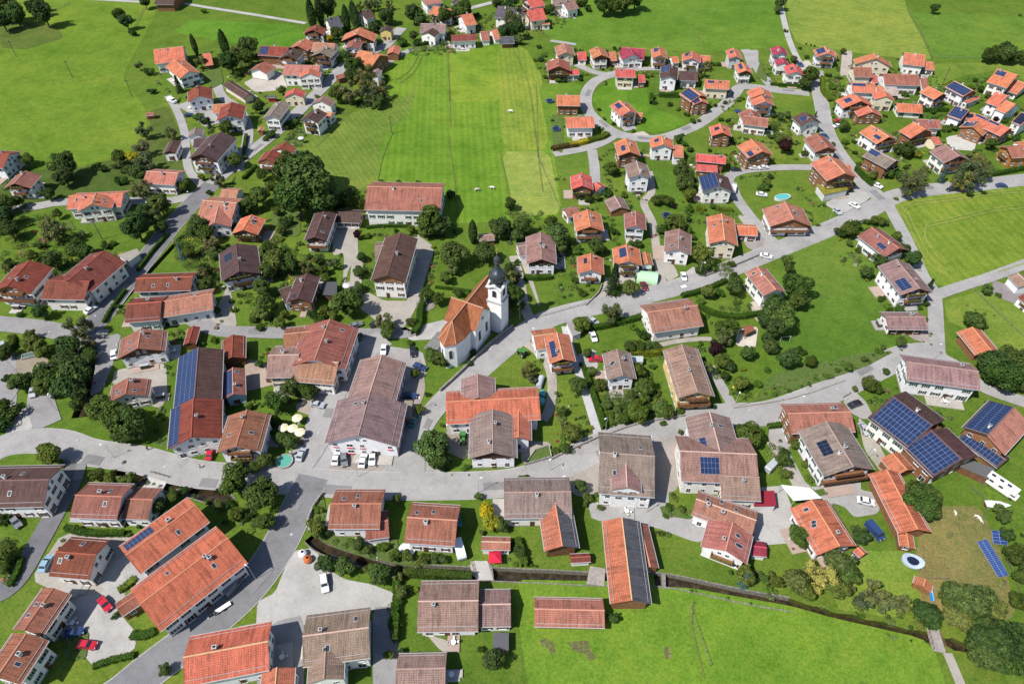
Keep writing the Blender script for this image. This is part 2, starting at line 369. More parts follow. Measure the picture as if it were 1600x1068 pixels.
for s, c in [
    ('455,748 470,700 484,690 500,655 520,600 545,560 560,543 600,540 660,548 668,580 655,600 648,640 655,700 690,735 690,755 560,760 480,758', LIT),
    ('512,735 528,690 620,690 645,660 665,610 660,560 640,570 640,640 610,700 600,735 560,738', (.31, .27, .24)),
    ('400,985 402,940 430,925 448,880 460,860 490,855 515,890 540,905 580,912 616,926 620,946 585,950 560,975 480,975', CON),
    ('582,948 618,946 622,1000 618,1100 583,1100', MID), ('430,970 475,960 475,1100 400,1100 405,1000', MID), ('600,1068 700,1060 700,1100 600,1100', MID),  # first sheet: cast shadow of the bottom house painted as darker grey paving
    ('108,935 150,878 212,858 232,875 205,905 185,955 215,990 210,1015 150,1045 112,1000', CON), ('48,905 98,832 200,834 215,848 150,905 165,925 110,935', TAN),
    ('1205,635 1245,690 1230,700 1262,760 1300,760 1345,752 1345,765 1380,772 1372,802 1335,808 1318,790 1255,775 1240,720 1200,690', LIT),
    ('918,785 1000,782 1045,768 1045,800 1105,815 1110,835 1090,848 1020,822 925,812', LIT), ('1172,795 1178,762 1225,758 1245,815 1240,848 1180,852', CON),
    ('920,700 1000,672 1052,665 1080,655 1095,700 1050,775 930,772', (.34, .30, .27)), ('820,765 935,700 935,775 900,775 880,752', (.31, .28, .25)),
    ('1286,318 1330,300 1340,285 1362,290 1358,312 1316,335', CON), ('1478,214 1530,205 1522,236 1492,234 1480,226', (.5, .48, .44)),
    ('637,380 650,365 678,385 676,400 655,470 640,500 630,512 600,510 560,480 572,455 600,470 640,470', TAN), ('630,515 700,498 706,510 680,530 640,532', CON),
    ('520,360 558,352 560,400 545,420 535,460 538,395 520,400', TAN), ('600,545 648,545 650,575 605,578', (.33, .31, .30)), ('1316,626 1335,611 1352,626 1366,652 1348,655 1330,645', LIT), ('1340,650 1362,672 1388,722 1405,738 1380,742 1350,702', TAN), ('1392,690 1440,742 1470,748 1502,722 1478,700 1440,720', TAN),
    ('345,470 358,440 372,515 320,512', TAN), ('385,560 440,575 430,600 385,612 380,590', BRK), ('478,600 520,605 500,655 460,640', (.33, .28, .24)),
    ('0,545 20,545 30,580 25,640 0,655', (.3, .29, .29)), ('26,555 72,540 78,580 55,588 25,582', (.28, .24, .18)), ('18,640 60,636 58,660 30,690 5,690', CON),
    ('145,530 190,520 180,560 160,610 140,620 150,570', MID), ('180,578 260,565 262,620 250,640 175,600', TAN), ('400,120 440,110 450,140 400,145 380,130', (.45, .41, .36)),
    ('985,210 1005,205 1017,213 1000,217', (.5, .42, .36)), ('1255,95 1265,95 1275,120 1245,125', (.45, .40, .34)), ('1316,80 1332,80 1330,115 1312,120', (.42, .36, .32)),
    ('1185,78 1160,80 1170,110 1185,100', LIT), ('1150,335 1180,375 1200,395 1215,380 1190,345', TAN), ('1155,355 1195,372 1190,400 1165,385', (.3, .27, .26)),
    ('1550,437 1600,455 1600,480 1552,462', (.25, .22, .22)), ('1398,500 1460,505 1462,540 1425,530', (.33, .28, .27)), ('940,485 1010,470 1035,480 990,500', LIT),
    ('885,500 905,498 912,512 900,520', MID), ('900,555 930,545 935,575 910,590', CON), ('840,475 810,400 820,395 845,480', TAN), ('1065,430 1085,415 1088,440 1060,438', CON),
    ('1170,470 1230,478 1210,520 1180,500', (.45, .40, .33)), ('1150,515 1185,510 1180,545 1150,540', (.55, .5, .42)), ('1370,738 1420,690 1410,730 1380,770', TAN),
    ('700,640 735,640 730,720 695,705', (.28, .25, .2)), ('812,690 860,690 862,720 815,725', (.36, .32, .27)), ('733,880 768,880 772,902 740,902', CON), ('1020,365 1062,430 1045,440 1030,425', TAN),
    ('650,972 665,990 700,1000 712,1018 690,1018', TAN), ('275,165 320,150 350,190 320,200 300,180', LIT), ('555,440 560,470 545,475 542,440', TAN), ('1437,111 1454,112 1447,128 1436,124', CON)]:
    if len(pairs(s)) > 2: sheet('yard', s, 'asph', c)
for s, wd, c, k in [
    ('262,150 275,170 288,205 292,250 298,270 316,290', 3.4, LIT, 0), ('335,118 346,150 370,168 386,195 386,225 375,250 372,268', 4.6, LIT, 0),
    ('140,-1 230,4', 3, CON, 0), ('288,6 330,13 400,24 478,37', 3, CON, 0), ('590,110 625,86 660,73 702,66', 4, LIT, 0), ('728,15 782,1', 4, CON, 0), ('860,64 900,70', 3, LIT, 0),
    ('-20,333 60,322 100,316 200,314 265,314 310,302', 5, LIT, 0),
    ('930,290 929,262 925,234', 4.2, LIT, 0), ('865,241 905,234 935,226 960,212', 4.6, LIT, 0), ('898,100 925,112 948,117', 4.5, LIT, 0),
    ('960,116 932,126 917,145 917,170 934,190 960,207 990,215 1025,217 1055,210 1090,195 1118,175 1137,160 1148,146 1158,136 1185,137 1222,142 1264,146', 5.2, LIT, 1),
    ('948,117 962,114 1000,108 1060,109 1100,112', 4.2, LIT, 0), ('1164,78 1178,98 1194,122 1212,141', 5, LIT, 0), ('1217,-10 1221,15 1232,60 1246,92 1259,110 1275,130', 3.2, CON, 0),
    ('1275,110 1279,140 1285,170 1292,205 1311,240 1335,270 1358,294 1378,312', 6.2, LIT, 1), ('1142,300 1138,280 1150,270 1176,265 1220,262 1275,262', 4.4, LIT, 0),
    ('1142,285 1150,308 1168,333 1192,362 1218,388', 4.4, LIT, 0), ('1014,268 1018,300 1006,318 1020,350 1027,400 1036,450', 3, TAN, 0), ('803,400 812,440 820,480 830,502', 3.4, TAN, 0),
    ('920,480 945,460 952,435', 3, TAN, 0),
    ('1386,318 1415,372 1440,428 1458,458 1462,500 1464,548', 4.6, LIT, 0), ('1460,462 1500,448 1550,432 1640,398', 4.2, LIT, 0), ('1456,552 1500,575 1540,607 1640,640', 4.5, LIT, 0),
    ('883,510 890,540 902,575 918,625 936,684', 2.4, (.45, .44, .45), 0), ('812,530 838,548 856,570 863,600 858,640 848,656', 2.8, TAN, 0), ('1108,572 1125,600 1146,638', 3, LIT, 0),
    ('1400,855 1440,800', .1, TAN, 0), ('1250,520 1120,540 1090,545', .1, TAN, 0), ('1480,1020 1500,1068 1510,1100', 2, TAN, 0), ('210,1068 280,1040 300,1030', .1, TAN, 0),
    ('558,475 556,440 560,400', 4, TAN, 0), ('248,468 330,513 400,519 450,520 500,518 560,522 630,520 640,515', 5, MID, 0),
    ('1010,545 1050,535 1090,530 1112,530', 1.8, TAN, 0), ('1275,715 1300,690', .1, TAN, 0), ('1205,690 1240,745 1258,775 1300,790', 3, TAN, 0),
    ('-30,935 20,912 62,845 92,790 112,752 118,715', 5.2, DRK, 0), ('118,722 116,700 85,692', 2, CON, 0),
    ('-20,560 15,600 -10,640', 6, MID, 0), ('75,665 64,625 72,600 95,575 108,545 118,525', 7, MID, 0),
    ('455,742 490,692 508,642 528,600 555,566 575,545 600,528', 8, LIT, 0),
    ('-30,503 60,512 120,524 165,527', 6.5, MID, 0),
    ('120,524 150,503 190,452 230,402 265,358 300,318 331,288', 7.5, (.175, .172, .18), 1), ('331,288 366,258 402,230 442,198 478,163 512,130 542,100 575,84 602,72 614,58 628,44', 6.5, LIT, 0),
    ('645,745 648,702 664,660 697,620 742,580 785,545 812,524', 6.2, LIT, 0),
    ('738,586 770,558 802,532 836,509 872,493 950,474 1050,451 1130,424 1200,396 1280,364 1340,338 1380,316 1405,305 1450,297 1530,289 1600,281 1660,275', 7.2, LIT, 1),
    ('-40,735 -10,705 30,690 90,690 140,706 215,717 300,739 400,747 480,752 560,757 680,759 800,753 870,729 940,695 1010,672 1080,655 1140,648 1200,645 1260,626 1320,600 1380,570 1420,554 1475,549', 7.8, LIT, 1),
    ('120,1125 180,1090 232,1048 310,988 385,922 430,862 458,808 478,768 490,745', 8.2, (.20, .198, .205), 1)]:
    if wd > .5: ribbon('road' if wd > 4 else 'path', s, wd, c, 'asph', k)
for s, cc in (('1408,330 1420,318 1480,310 1560,300 1640,295', 1), ('1412,333 1425,322 1482,314 1560,304 1640,299', 1), ('1412,335 1425,365 1440,395 1455,415 1480,432', 1), ('1418,333 1432,362 1446,390 1462,410 1486,426', 1), ('1448,350 1445,370 1460,395 1468,405', 1), ('1448,350 1490,340 1560,325 1640,318', 1), ('1450,355 1492,345 1560,330 1640,323', 1), ('1560,425 1600,412 1640,400', 1),
    ('655,85 640,110 620,125', 0), ('660,88 646,114 626,130', 0), ('700,210 712,300 715,345', 0), ('1082,5 1092,40 1098,75', 0), ('836,620 850,560', 0), ('615,205 600,240 588,290', 0), ('1100,1060 1082,985 1080,945', 0), ('700,75 703,158 704,200', 0), ('800,74 825,130 835,200 848,300', 0), ('780,235 802,338', 0)):
    ribbon('wheel_track', s, .45, (.21, .27, .07) if cc else (.13, .175, .045), 'grass')
# drain covers and repaired asphalt
rd = random.Random(3); g = G(); g2 = G()
for c, wd in ROADS:
    if wd < 4.5 or wd > 9: continue
    for k in range(6, len(c) - 6, 11):
        p = c[k] + Vector((rd.uniform(-.3, .3), rd.uniform(-.3, .3))) * wd
        g.face([(p.x + .38 * math.cos(t * math.tau / 10), p.y + .38 * math.sin(t * math.tau / 10), .285) for t in range(10)])
        if rd.random() < .6:
            q = c[k + 3]; d_ = (c[k + 4] - q).normalized(); n_ = Vector((-d_.y, d_.x)); l_ = rd.uniform(2, 7); w_ = rd.uniform(.5, 1.5); o_ = rd.uniform(-.3, .3) * wd; z_ = .278 + rd.random() * .006
            g2.face([(*(q + d_ * x + n_ * (o_ + y)), z_) for x, y in ((0, -w_), (l_, -w_), (l_, w_), (0, w_))])
tag(g.obj('drain_cover', ['metal'], color=(.1, .1, .1)), kind='structure'); tag(g2.obj('asphalt_patch', ['asph'], color=(.22, .215, .215)), kind='structure')
# road markings: dashes beside the kerb and a junction line
mk = G()
for s in ['1064,449 1072,447', '225,612', '880,747 884,746']:
    P = pairs(s)
    if len(P) == 2:
        a, b = at(*P[0]), at(*P[1]); d = (b - a).normalized(); n = Vector((-d.y, d.x)) * .6; z = lift(); mk.face([(*(a - n), z), (*(b - n), z), (*(b + n), z), (*(a + n), z)])
tag(mk.obj('road_marking', ['white']), kind='structure')
for s in ['545,755 700,720', ]: pass
# flower and vegetable beds
for s in ['455,205 480,200 470,230 440,225', '425,330 470,330 470,370 420,370', '1255,770 1300,760 1300,770 1262,780', '490,790 505,770 515,830 560,850 620,870 700,880 640,885 560,868 500,845', '1320,555 1400,548 1350,575 1240,610 1170,630 1150,636 1210,615', '1030,790 1085,795 1080,812 1035,805',
          '940,590 990,600 1050,640 1000,665 950,660', '100,985 140,985 135,1030 100,1030', '565,830 620,838 625,862 580,850', '1000,620 1050,640 1060,650 1010,655', '1330,750', '780,395 800,410 800,430 780,420', '1320,400', '1330,700 1350,720 1345,740 1300,755',
          '45,270', '100,350 110,345 120,360 80,358', '230,690 270,690 260,700', '1300,580 1250,600 1190,610 1200,590 1290,560', '860,180 880,180 880,240 865,235', '1190,90 1200,130 1180,120', '320,110 345,105 350,130 330,140', '1330,400 1350,380 1340,420', '400,165 440,168 430,200 415,190', '640,70 690,72 720,76 650,82']:
    if len(pairs(s)) > 2: sheet('garden_bed', s, 'bed', (1, 1, 1))
# ------------------------------------------------------------------ houses
# each row: ridge end A, ridge end B, eave corner near A (zoomed photo points, "@ x0 y0 zoom"), options | label ; "+" rows are wings of the house above
ROOF = dict(o=(.74, .240, .138), s=(.56, .245, .180), r=(.32, .090, .062), b=(.135, .080, .074), p=(.350, .235, .205), x=(.72, .15, .125), m=(.48, .07, .11), k=(.13, .13, .15), q=(.44, .175, .125), c=(.6, .52, .42), g=(.32, .245, .22))
WALL = dict(W=(.85, .84, .86), C=(.76, .67, .50), T=(.25, .12, .06), Y=(.74, .55, .22), G=(.50, .52, .53), R=(.35, .03, .03), B=(.42, .60, .70), N=(.10, .055, .035), O=(.50, .22, .06))
HD = '''
@0 0 4
1000 -14 1120 -14 990 30 b T e4 n | dark barn beside the field track at the top
-60 955 58 962 12 1052 r e5.5 | red roofed white house cut off at the left edge
@200 0 7.97
755 890 570 740 635 975 o e5.5 | orange roofed L shaped house at the meadow edge
+345 700 715 658 750 752 o e5
940 738 1045 722 955 822 o T e2.6 n | small orange roofed garden house near tall dark trees
@200 134 7.97
1500 110 1235 -55 1440 165 b C e3 n | long low brown garage row above the narrow lane
880 125 875 -5 745 205 r e5.5 | wide dark red gabled house by the gravel court
1245 365 1292 200 1100 440 r e6 | dark red roofed house with a side wing, below the gravel court
+1060 250 1280 235 1055 342 o e3.6
825 597 845 517 745 640 g e4.5 | little grey brown roofed house behind the hotel
505 812 575 672 427 868 b t e3.8 | narrow brown barn with white base left of the hotel
905 850 1165 570 1100 955 b e7 t y | big dark brown roofed hotel with a row of skylights
+820 665 1000 655 790 775 b e5
215 340 325 330 222 378 q T e2 n | tiny wooden hay shed standing in the big meadow
@400 0 7.97
60 585 415 605 45 690 r T e5 y S:R.02,.3,.1,.95 | brown timber house with solar panels in the upper hamlet
510 570 620 480 628 645 o T e5.5 | orange roofed farmhouse at the left of the upper hamlet
800 655 880 575 690 700 g e6 t y | brown fronted guest house with orange rear roof
+720 550 992 568 985 662 s e5
385 690 480 598 262 752 b e6 t y | dark brown gabled house with wooden balcony in the upper hamlet
5 848 122 765 112 935 q e4 n | orange brown barn beside the farm yard of the upper hamlet
655 910 672 850 525 1000 o e6 | white farmhouse front wing with long salmon barn roof behind
+355 815 800 825 350 935 s e5.6
700 372 755 305 580 430 r e6 y t | dark red tent roofed house near the tall poplars
882 292 1040 262 952 352 k e5 | white house with grey roof right of the poplars
1290 160 1410 125 1325 262 b e5 | dark brown house between the slender firs at the top
1255 425 1300 340 1090 465 o e6 t y | broad orange roofed house with dark gable in the upper hamlet
1405 470 1505 463 1405 527 q T e3 n | small orange roofed shed beside the lane of the upper hamlet
1190 575 1240 482 1100 625 q e5.5 y | narrow orange brown house left of the angular orange roof
1290 625 1540 690 1250 800 o T e5 | angular orange and brown farm roof by the lane bend
1000 945 1110 915 1000 990 q T e2.8 n | small rust roofed shed beside the ivy trees
@400 0 4
806 183 822 157 768 203 b Y e5 | yellow walled house with dark roof by the upper lane
735 470 762 428 702 492 g e5 | grey brown house half hidden behind the ivy trees
@400 134 7.97
460 95 490 28 345 155 x C e4.5 | cream house with bright red roof on the hamlet lane
140 125 250 125 142 152 k R e2.2 n | dark red wooden cabin on the hamlet lawn
178 365 322 183 290 418 g e6.5 | large grey brown roofed house with red flowered windows
800 190 862 123 705 212 p e5 | mauve roofed white house above the meadow corner
650 400 775 283 785 452 b e6.5 y | tall white house with dark hipped look at the meadow corner
+880 330 950 345 885 398 o e3.5
45 550 70 505 10 575 o T e2.5 n | tiny orange roofed shed beside a hedge on the lane
120 910 210 795 10 955 r e5 y t | red roofed chalet with balconies above the giant tree
+285 785 375 705 420 868 r e4
@600 0 9.98
600 5 850 -30 690 75 s t e6 | white house with brown gable at the top edge
1060 40 1150 -25 1010 70 b e5 | small dark roofed house at the top edge by the poplar
770 75 1115 140 690 220 o e4.5 | wide orange roofed house among dark trees at the top
680 510 765 440 575 545 b e5 | white house with crossing dark brown roofs above the hill meadow
+575 430 975 440 970 520 p e5
1040 475 1440 462 1120 645 r e4.5 | broad brown red roof just behind the hill meadow
1200 320 1380 292 1245 415 o e5 | small white house with coral roof above the hill meadow
130 810 170 705 45 845 o T e3.4 n | orange roofed open barn at the bend of the upper road
@740 0 7.97
85 445 185 438 95 512 q e2.6 n | low rust roofed shed behind the hill meadow
225 428 300 420 240 497 o e2.6 n | small orange shed beside the timber hut
330 495 505 490 335 548 k T e2.6 n | flat roofed orange timber hut under the tall trees
300 115 500 135 345 222 k e6 | big white house with slate grey roof at the top
370 212 495 205 335 292 p e4.5 | mauve roofed house in front of the slate roofed one
650 45 830 12 690 108 x e5.5 y | red roofed house with cream walls and dark balcony at the top
565 148 630 140 575 205 k e4 | tiny grey roofed house between two red roofed ones
970 -5 1180 -10 1000 72 p C e5 | pink walled house with mauve roof at the top edge
1100 68 1250 38 1150 140 p e4.6 | white house with mauve roof nearest the round wood
660 190 860 168 715 266 x C e5.5 t | red roofed cream house at the edge of the upper village
+850 275 950 270 862 308 o e3
1155 650 1120 535 1040 700 s C e5.5 | cream house with coral roof at the ring road corner
+1290 688 1400 688 1295 750 x e2.7
1065 825 1055 722 915 862 q T e5.2 y | golden timber chalet at the west end of the ring road
+1150 885 1310 875 1145 940 x e3
@840 50 7.97
795 285 740 180 690 328 o e6 t | white house with wooden upper gable, first beyond the cream house
+880 285 965 280 905 362 o T e3
1195 280 1135 185 1060 355 m e5 | white house with raspberry red crossing roofs
+1040 215 1342 240 1345 348 m e4.6
965 490 1215 497 960 562 x e5.5 C | long narrow coral roof over pale walls inside the ring road
+1245 556 1335 556 1250 628 x T e3
235 795 530 800 255 918 o T e5 | timber house with orange roof west of the ring road
1150 985 1015 850 1020 1045 o e6 y S:L.5,.9,.3,.85 | white house with balcony on the lawn inside the ring road
+1230 1010 1310 1018 1235 1072 o T e3
@1020 50 7.97
95 290 72 180 -5 330 o e6 y S:L.5,.95,.3,.9 | white house with solar roof behind the dark roofed house
+225 330 310 325 225 388 o e3
490 325 490 237 365 365 o e5.5 y S:L.5,.95,.25,.8 | white house with blue balcony and low side garage
+590 325 710 332 600 380 o e3
205 540 215 395 85 590 b e6.2 S:L.4,.97,.08,.95 | white house with dark purple brown roof and long wing
+330 515 560 525 345 602 b e4
640 618 950 634 645 702 o C e5.2 S:R.12,.38,.6,.95 | cream house with long coral roof by the lane fork
610 862 550 780 515 915 o T e5.5 S:L0,1,.08,.92 | timber house in two steps fully covered with solar panels
+600 790 455 690 410 830 o T e6 S:L0,1,.08,.92
1040 302 1000 197 945 335 o G e5.5 S:L.45,.75,.35,.8 | grey boarded house with orange roof near the gravel court end
1165 480 1110 375 1065 515 o e5.5 t S:L.3,.9,.35,.85 | white house with grey timber gable beside the north lane
1400 865 1345 775 1245 908 o e6 y | white double house with stepped coral roofs
+1380 765 1325 680 1215 815 o e6.8
@1200 50 7.97
170 255 130 170 60 285 m e6 | white house with large raspberry roof by the farm track
200 385 165 322 110 418 m e5 | lower raspberry roofed annex house by the farm track
360 490 310 392 245 545 x e6 S:L.3,.6,.45,.85 | scarlet roofed white house behind the round dark tree
750 262 705 178 595 287 o e6 y S:L.2,.95,.15,.9 | white chalet with brown shutters and blue solar roof
+850 290 800 225 925 358 o T e3
1350 328 1320 262 1520 388 o C e6 | large cream house with open porch below the pale field
1045 470 1275 477 1040 557 q C e5 | cream house with flat red roof behind the solar garage house
+1275 567 1345 570 1270 630 x e3
1030 640 1325 650 1018 752 o e5.2 S:R.03,.6,.62,.93 | long orange roofed house with dark solar strip
+1340 695 1425 698 1340 770 o e3
1430 705 1594 710 1435 787 c T e2.6 n | beige ribbed carport at the end of the orange roofed row
1160 860 1060 760 945 962 o t e5.5 y S:L.3,.75,.3,.7 | stepped orange roofed timber chalet at the estate crossing
+1300 995 1240 920 1120 1045 o T e4
@1400 50 7.97
75 318 345 350 55 397 o e5 | white house with small front gable below the pale field
+185 378 205 330 130 424 o e5.2
+345 408 455 415 330 468 o e2.8
-160 520 285 535 -180 655 q e5 | long brick red roofed house in the middle of the east estate
+300 590 382 592 298 702 q e4
585 782 397 685 455 832 o e5.5 t y | coral roofed chalet with dark balcony left of the big solar roof
-120 800 -165 728 -255 845 o C e5.5 | cream gabled house with coral roof and low wing
+0 905 320 925 180 1005 o e2.8
952 745 720 625 830 800 o e6 t S:L0,1,.02,.98 | white house with solar panels over its whole front roof
+860 860 1020 800 840 905 o e3
1225 528 1480 605 1105 615 o e6 S:R.05,.5,.6,.95 | big coral roofed house with round bay at the field corner
+1450 663 1592 708 1385 738 o e3
1215 797 1365 850 1080 865 o e5.5 y | chalet with coral roofs and wide balconies below the round bay house
+1350 868 1480 920 1222 958 o W e5
1530 1050 1650 1095 1450 1125 o e5.5 S:R0,1,0,1 | solar roofed house cut off at the right edge
@1400 170 7.97
730 -25 905 35 582 65 o e5 y S:R0,1,.03,1 | house with striped blue solar roof in the east estate
+850 62 985 72 862 132 o e4 S:R.1,.8,.2,.9
370 258 215 165 128 332 o T e5 y | glass fronted timber chalet with orange roof
+245 142 545 150 548 246 q e5
1000 78 1412 262 1235 310 o T e5.6 S:R.0,.72,.72,.98 | L shaped timber house with solar roof and white court
+960 225 1085 128 850 180 o T e4.6 S:L.05,.95,.05,.95
795 590 600 442 582 662 p e6 t y | mauve roofed white house behind the blue spruce
440 368 530 352 500 452 o C e3 n | small orange hipped garage above the mauve roofed house
1385 487 1640 472 1452 612 q O e5 y | golden timber gabled house at the right edge
1520 425 1600 412 1560 477 o e3 n | small orange roof tucked behind the golden timber house
@1200 170 7.97
1594 650 1290 492 1437 725 g T e5.5 y S:L.62,.98,.45,1 | dark timber house with long grey roof beside the east road
560 140 445 38 408 218 b e5.2 S:L .3,.7,.3,.8 | brown roofed white house with solar square at the estate road
750 478 600 308 590 548 q t e5 y | terracotta roofed chalet above the big timber inn
960 800 745 580 725 888 o T e7 y | big timber inn with orange roof and two dormers
+900 700 1035 702 962 768 o T e3
1508 350 1280 203 1340 430 o e5.5 t y S:L.12,.45,.3,.65 | orange roofed chalet with small solar panels and white chimney
-40 572 -133 483 -125 615 o T e3 g | orange roofed double garage of the big timber house
1520 418 1594 405 1560 475 o e2.8 n | low orange annex beside the white chimney chalet
@1020 170 7.97
1130 95 1445 135 1115 192 q e4.6 | L shaped white house with brick red roof and terrace
+1265 100 1200 0 1112 130 q e4.6
870 295 835 180 735 345 o T e5.5 S:L.4,.72,.35,.85 | small timber house with orange roof in the ring road bend
130 440 110 328 -20 510 o e6 S:L.45,.8,.3,.75 | white house with coral roof and gravel terrace
+250 467 382 472 300 602 o e3.6
540 566 915 600 535 652 x T e5 | long red stained timber house with coral roof
+545 692 810 712 540 772 x T e2.4
1365 530 1220 378 1175 602 o T e6 S:L.0,.35,.1,.5 | big timber house with tilted solar panels on the eave
832 962 770 785 622 1027 b e6 S:L0,1,.0,1 | white house with solar panels covering its left roof
@840 170 7.97
350 118 700 110 430 240 o e5 t | coral roofed white house behind the yellow hedge
1150 535 1095 365 995 560 o T e6 S:L.2,.58,.35,.78 | tall golden timber house at the lane junction
1280 810 1230 645 1135 880 g e7 | tall white house with grey brown roof standing in rough grass
560 955 545 795 420 1000 x T e5 y | coral roofed house with red porch beside the striped field
+705 915 790 970 722 1045 x e3
@0 260 4
90 105 163 27 180 147 q e5.5 y t | brown roofed chalet near the left edge
915 30 1115 42 922 107 s e5 | white house with salmon roof and ivy at the lane fork
572 235 600 168 472 305 o e6 | white farmhouse with green shutters and orange roof
+430 185 770 170 430 266 o e5
1265 212 1480 228 1240 322 s e4.5 | salmon T shaped roof below the road bend
+1340 352 1366 240 1275 330 s e4.5
1385 145 1490 152 1375 200 s e2.8 n | small salmon garage roof at the road bend
1520 395 1575 300 1440 437 o T e4.2 y | orange roofed chalet with deep porch among garden trees
1495 655 1475 480 1385 737 b e5.5 t y S:L.55,.8,.25,.7 | dark brown house with timber gable and white skylights
45 745 190 585 155 840 r e6.5 y t | brown red house with long balcony at the left edge street
430 708 655 525 625 738 r e6 | long brown red building with white garages on the road
+290 712 560 718 265 828 r e5.4
850 700 1206 688 850 785 r e5.4 | wide dark red roof with two chimneys above the ditch
790 862 1010 845 800 975 r e5 | long house with half red and half salmon roof
+1008 845 1325 795 1050 938 s e4.6
+963 895 958 835 900 935 r e5
@400 260 4
365 440 430 270 285 500 b e5.5 y t | dark brown house with solar pipes and long skylights
+490 285 660 290 500 350 b e3
820 680 905 412 712 725 b e8 t | huge dark brown roofed old house with carved timber gable
+740 500 880 490 730 592 p e6
262 822 320 667 172 895 b T e5 t S:L.05,.2,.3,.7 | dark roofed house with red balcony flowers in thick garden
+150 790 290 745 140 872 b e3.6
695 125 1165 135 712 272 q e7.5 | long white school building with red brown roof
1390 432 1490 425 1385 467 p T e2.2 n | small mauve hut roof among the orchard trees
@400 520 4
640 640 712 372 438 648 p e5.8 f | long mauve roofed inn with red flowered windows on the square
+708 385 787 135 868 440 p e5.8 f
365 165 462 -88 570 190 q e6.5 | large orange brown roofed inn on the village street
+170 8 420 -18 130 120 q e5.5
75 140 270 135 40 282 p C e5.4 y | mauve roofed shop with yellow flower boxes
+265 165 515 185 350 312 s e5.4
1480 745 1480 475 1330 790 p e5.5 t | farmhouse with grey brown roof and orange barn wings
+1185 430 1770 400 1172 572 o e5.4
+1640 650 1640 440 1722 668 o e5
+1390 402 1385 255 1282 376 p e6.4
@800 260 4
185 578 178 408 90 618 p e5.5 t | mauve roofed white house with clipped hedge near the church
+35 500 130 485 40 562 p e3
490 375 470 268 400 418 o e5.5 t y | orange roofed house with black timber balcony gable
+330 278 415 258 330 325 q e3
495 645 490 542 410 672 o e5 y S:L.45,.8,.45,.75 | orange roofed white house with garage drive
775 370 770 275 705 405 q e5.5 | white house with red shutters and terracotta roof
680 255 640 183 620 285 g T e2.6 n | small grey brown timber hut above the red shuttered house
730 590 715 485 640 628 o e6 y S:L.3,.85,.4,.95 | orange roofed guest house with pink flower windows
+850 605 830 532 892 648 o e4
1040 515 1045 388 950 545 p e5.6 | plain white house with mauve roof and gravel parking
1330 460 1310 293 1235 512 o e6.5 C | stone fronted house with orange roof and triple garage
+1400 372 1535 380 1420 428 o e2.8 g
845 912 1160 868 905 1037 s e5 | white house with broad salmon roof below the main road
1650 770 1530 625 1590 830 s e6 | white house with salmon roof between garden hedges
@1200 260 4
160 330 105 220 8 362 s e5 t y | salmon roofed chalet with red flowered balcony by the pool
820 512 645 380 690 537 q e5 t S:L.2,.45,.25,.6 | brown red roofed house with three solar collectors
950 762 800 580 825 800 p e6 t y S:L.08,.42,.15,.75 | mauve roofed house with pink balcony and solar squares
735 938 985 940 790 1018 p e3 g | mauve roofed triple carport by the lane
1630 735 1560 665 1575 765 p e3 n | mauve roofed garage row cut off at the right edge
1700 860 1610 790 1600 850 r e3 | low house with red balcony cut off at the right edge
@1200 520 4
1395 108 1275 -38 1290 132 o T e3.4 n | orange roofed barn with red car beside it
865 180 1318 240 882 297 p e6.2 | long white farmhouse with mauve roof and brown doors
535 835 362 550 345 890 p e6 t y S:L.35,.66,.3,.7 | farmhouse with two flowered balconies and salmon barn wings
+125 503 520 492 150 628 s T e5.6
1030 578 775 392 800 668 b e6 t y S:L.0,.95,.05,1 | solar roofed farm in two steps beside the manure yard
+1215 790 1015 602 1002 872 b T e5.4 S:L.02,.95,.05,.98
1372 640 1540 462 1205 597 b/s T e5.6 S:L.02,.98,.05,.98 | barn with dark solar roof and orange front slope
+1490 795 1235 612 1430 842 b T e2.5 n S:L.03,.97,.05,.95
870 855 775 748 790 888 o T e2.8 n | small orange roofed tool shed beside the solar farm
@0 520 4
860 95 880 -28 735 148 q e5.5 t | orange brown house with wooden porch on the stream side
785 380 805 278 680 422 q e4.8 | low white house with mossy orange roof behind the round tree
1180 60 1210 -45 1140 98 r T e2.6 n | narrow red garage roof behind the mossy solar barn
1450 148 1455 10 1383 172 r T e3.6 n | small plain red brown hay barn
1215 408 1240 88 1385 408 b e5.8 n S:L.0,1,.0,1 | long brown roofed inn with a solar roof along its left side
+1195 650 1210 405 1387 638 r e6 S:L0,1,0,.45
1457 382 1455 215 1537 415 q B e4.2 S:L.05,.95,.1,.95 | pale blue house with half solar half red roof
1475 708 1545 478 1352 748 q e6 y | orange and brown roofed inn beside the beer garden
-160 925 308 915 275 1085 b e6 | big dark brown roofed house in the lower left by the grey lane
470 1012 765 1022 405 1152 q e5.4 | orange red roofed white house by the stream bridge
+790 1035 955 1040 752 1160 q e3.8
@0 780 4
785 350 1222 32 870 470 o e6 S:L.03,.42,.15,.8 | long orange roofed building with two rows of solar panels
873 655 1425 240 1000 825 o e6 | longest orange roofed building beside the lower road
+730 680 850 600 765 730 q T e2.8
350 325 600 345 555 500 r e5 | plain brown red hipped garage house on the left
150 815 335 552 268 855 q e5.6 | weathered red house with skylights at the lower left
-20 1110 165 835 145 1130 q e6.4 | large mossy red roof cut by the lower left corner
1145 985 1675 885 1715 758 o e6 | large orange roofed house at the bottom with three chimneys
@400 960 8
240 900 262 655 60 850 o e4.6 | small orange gable roof at the bottom edge
@400 780 4
290 853 705 798 725 668 p e6.6 | large mauve grey house with many chimneys at the bottom
+425 1120 435 945 325 1075 p e6.4
465 25 785 25 440 183 q e5 | orange roofed house on the stream wall by the road bend
+680 150 825 130 662 258 q e3
945 110 1258 130 918 270 q e5 | orange roofed house with white round table on the lawn
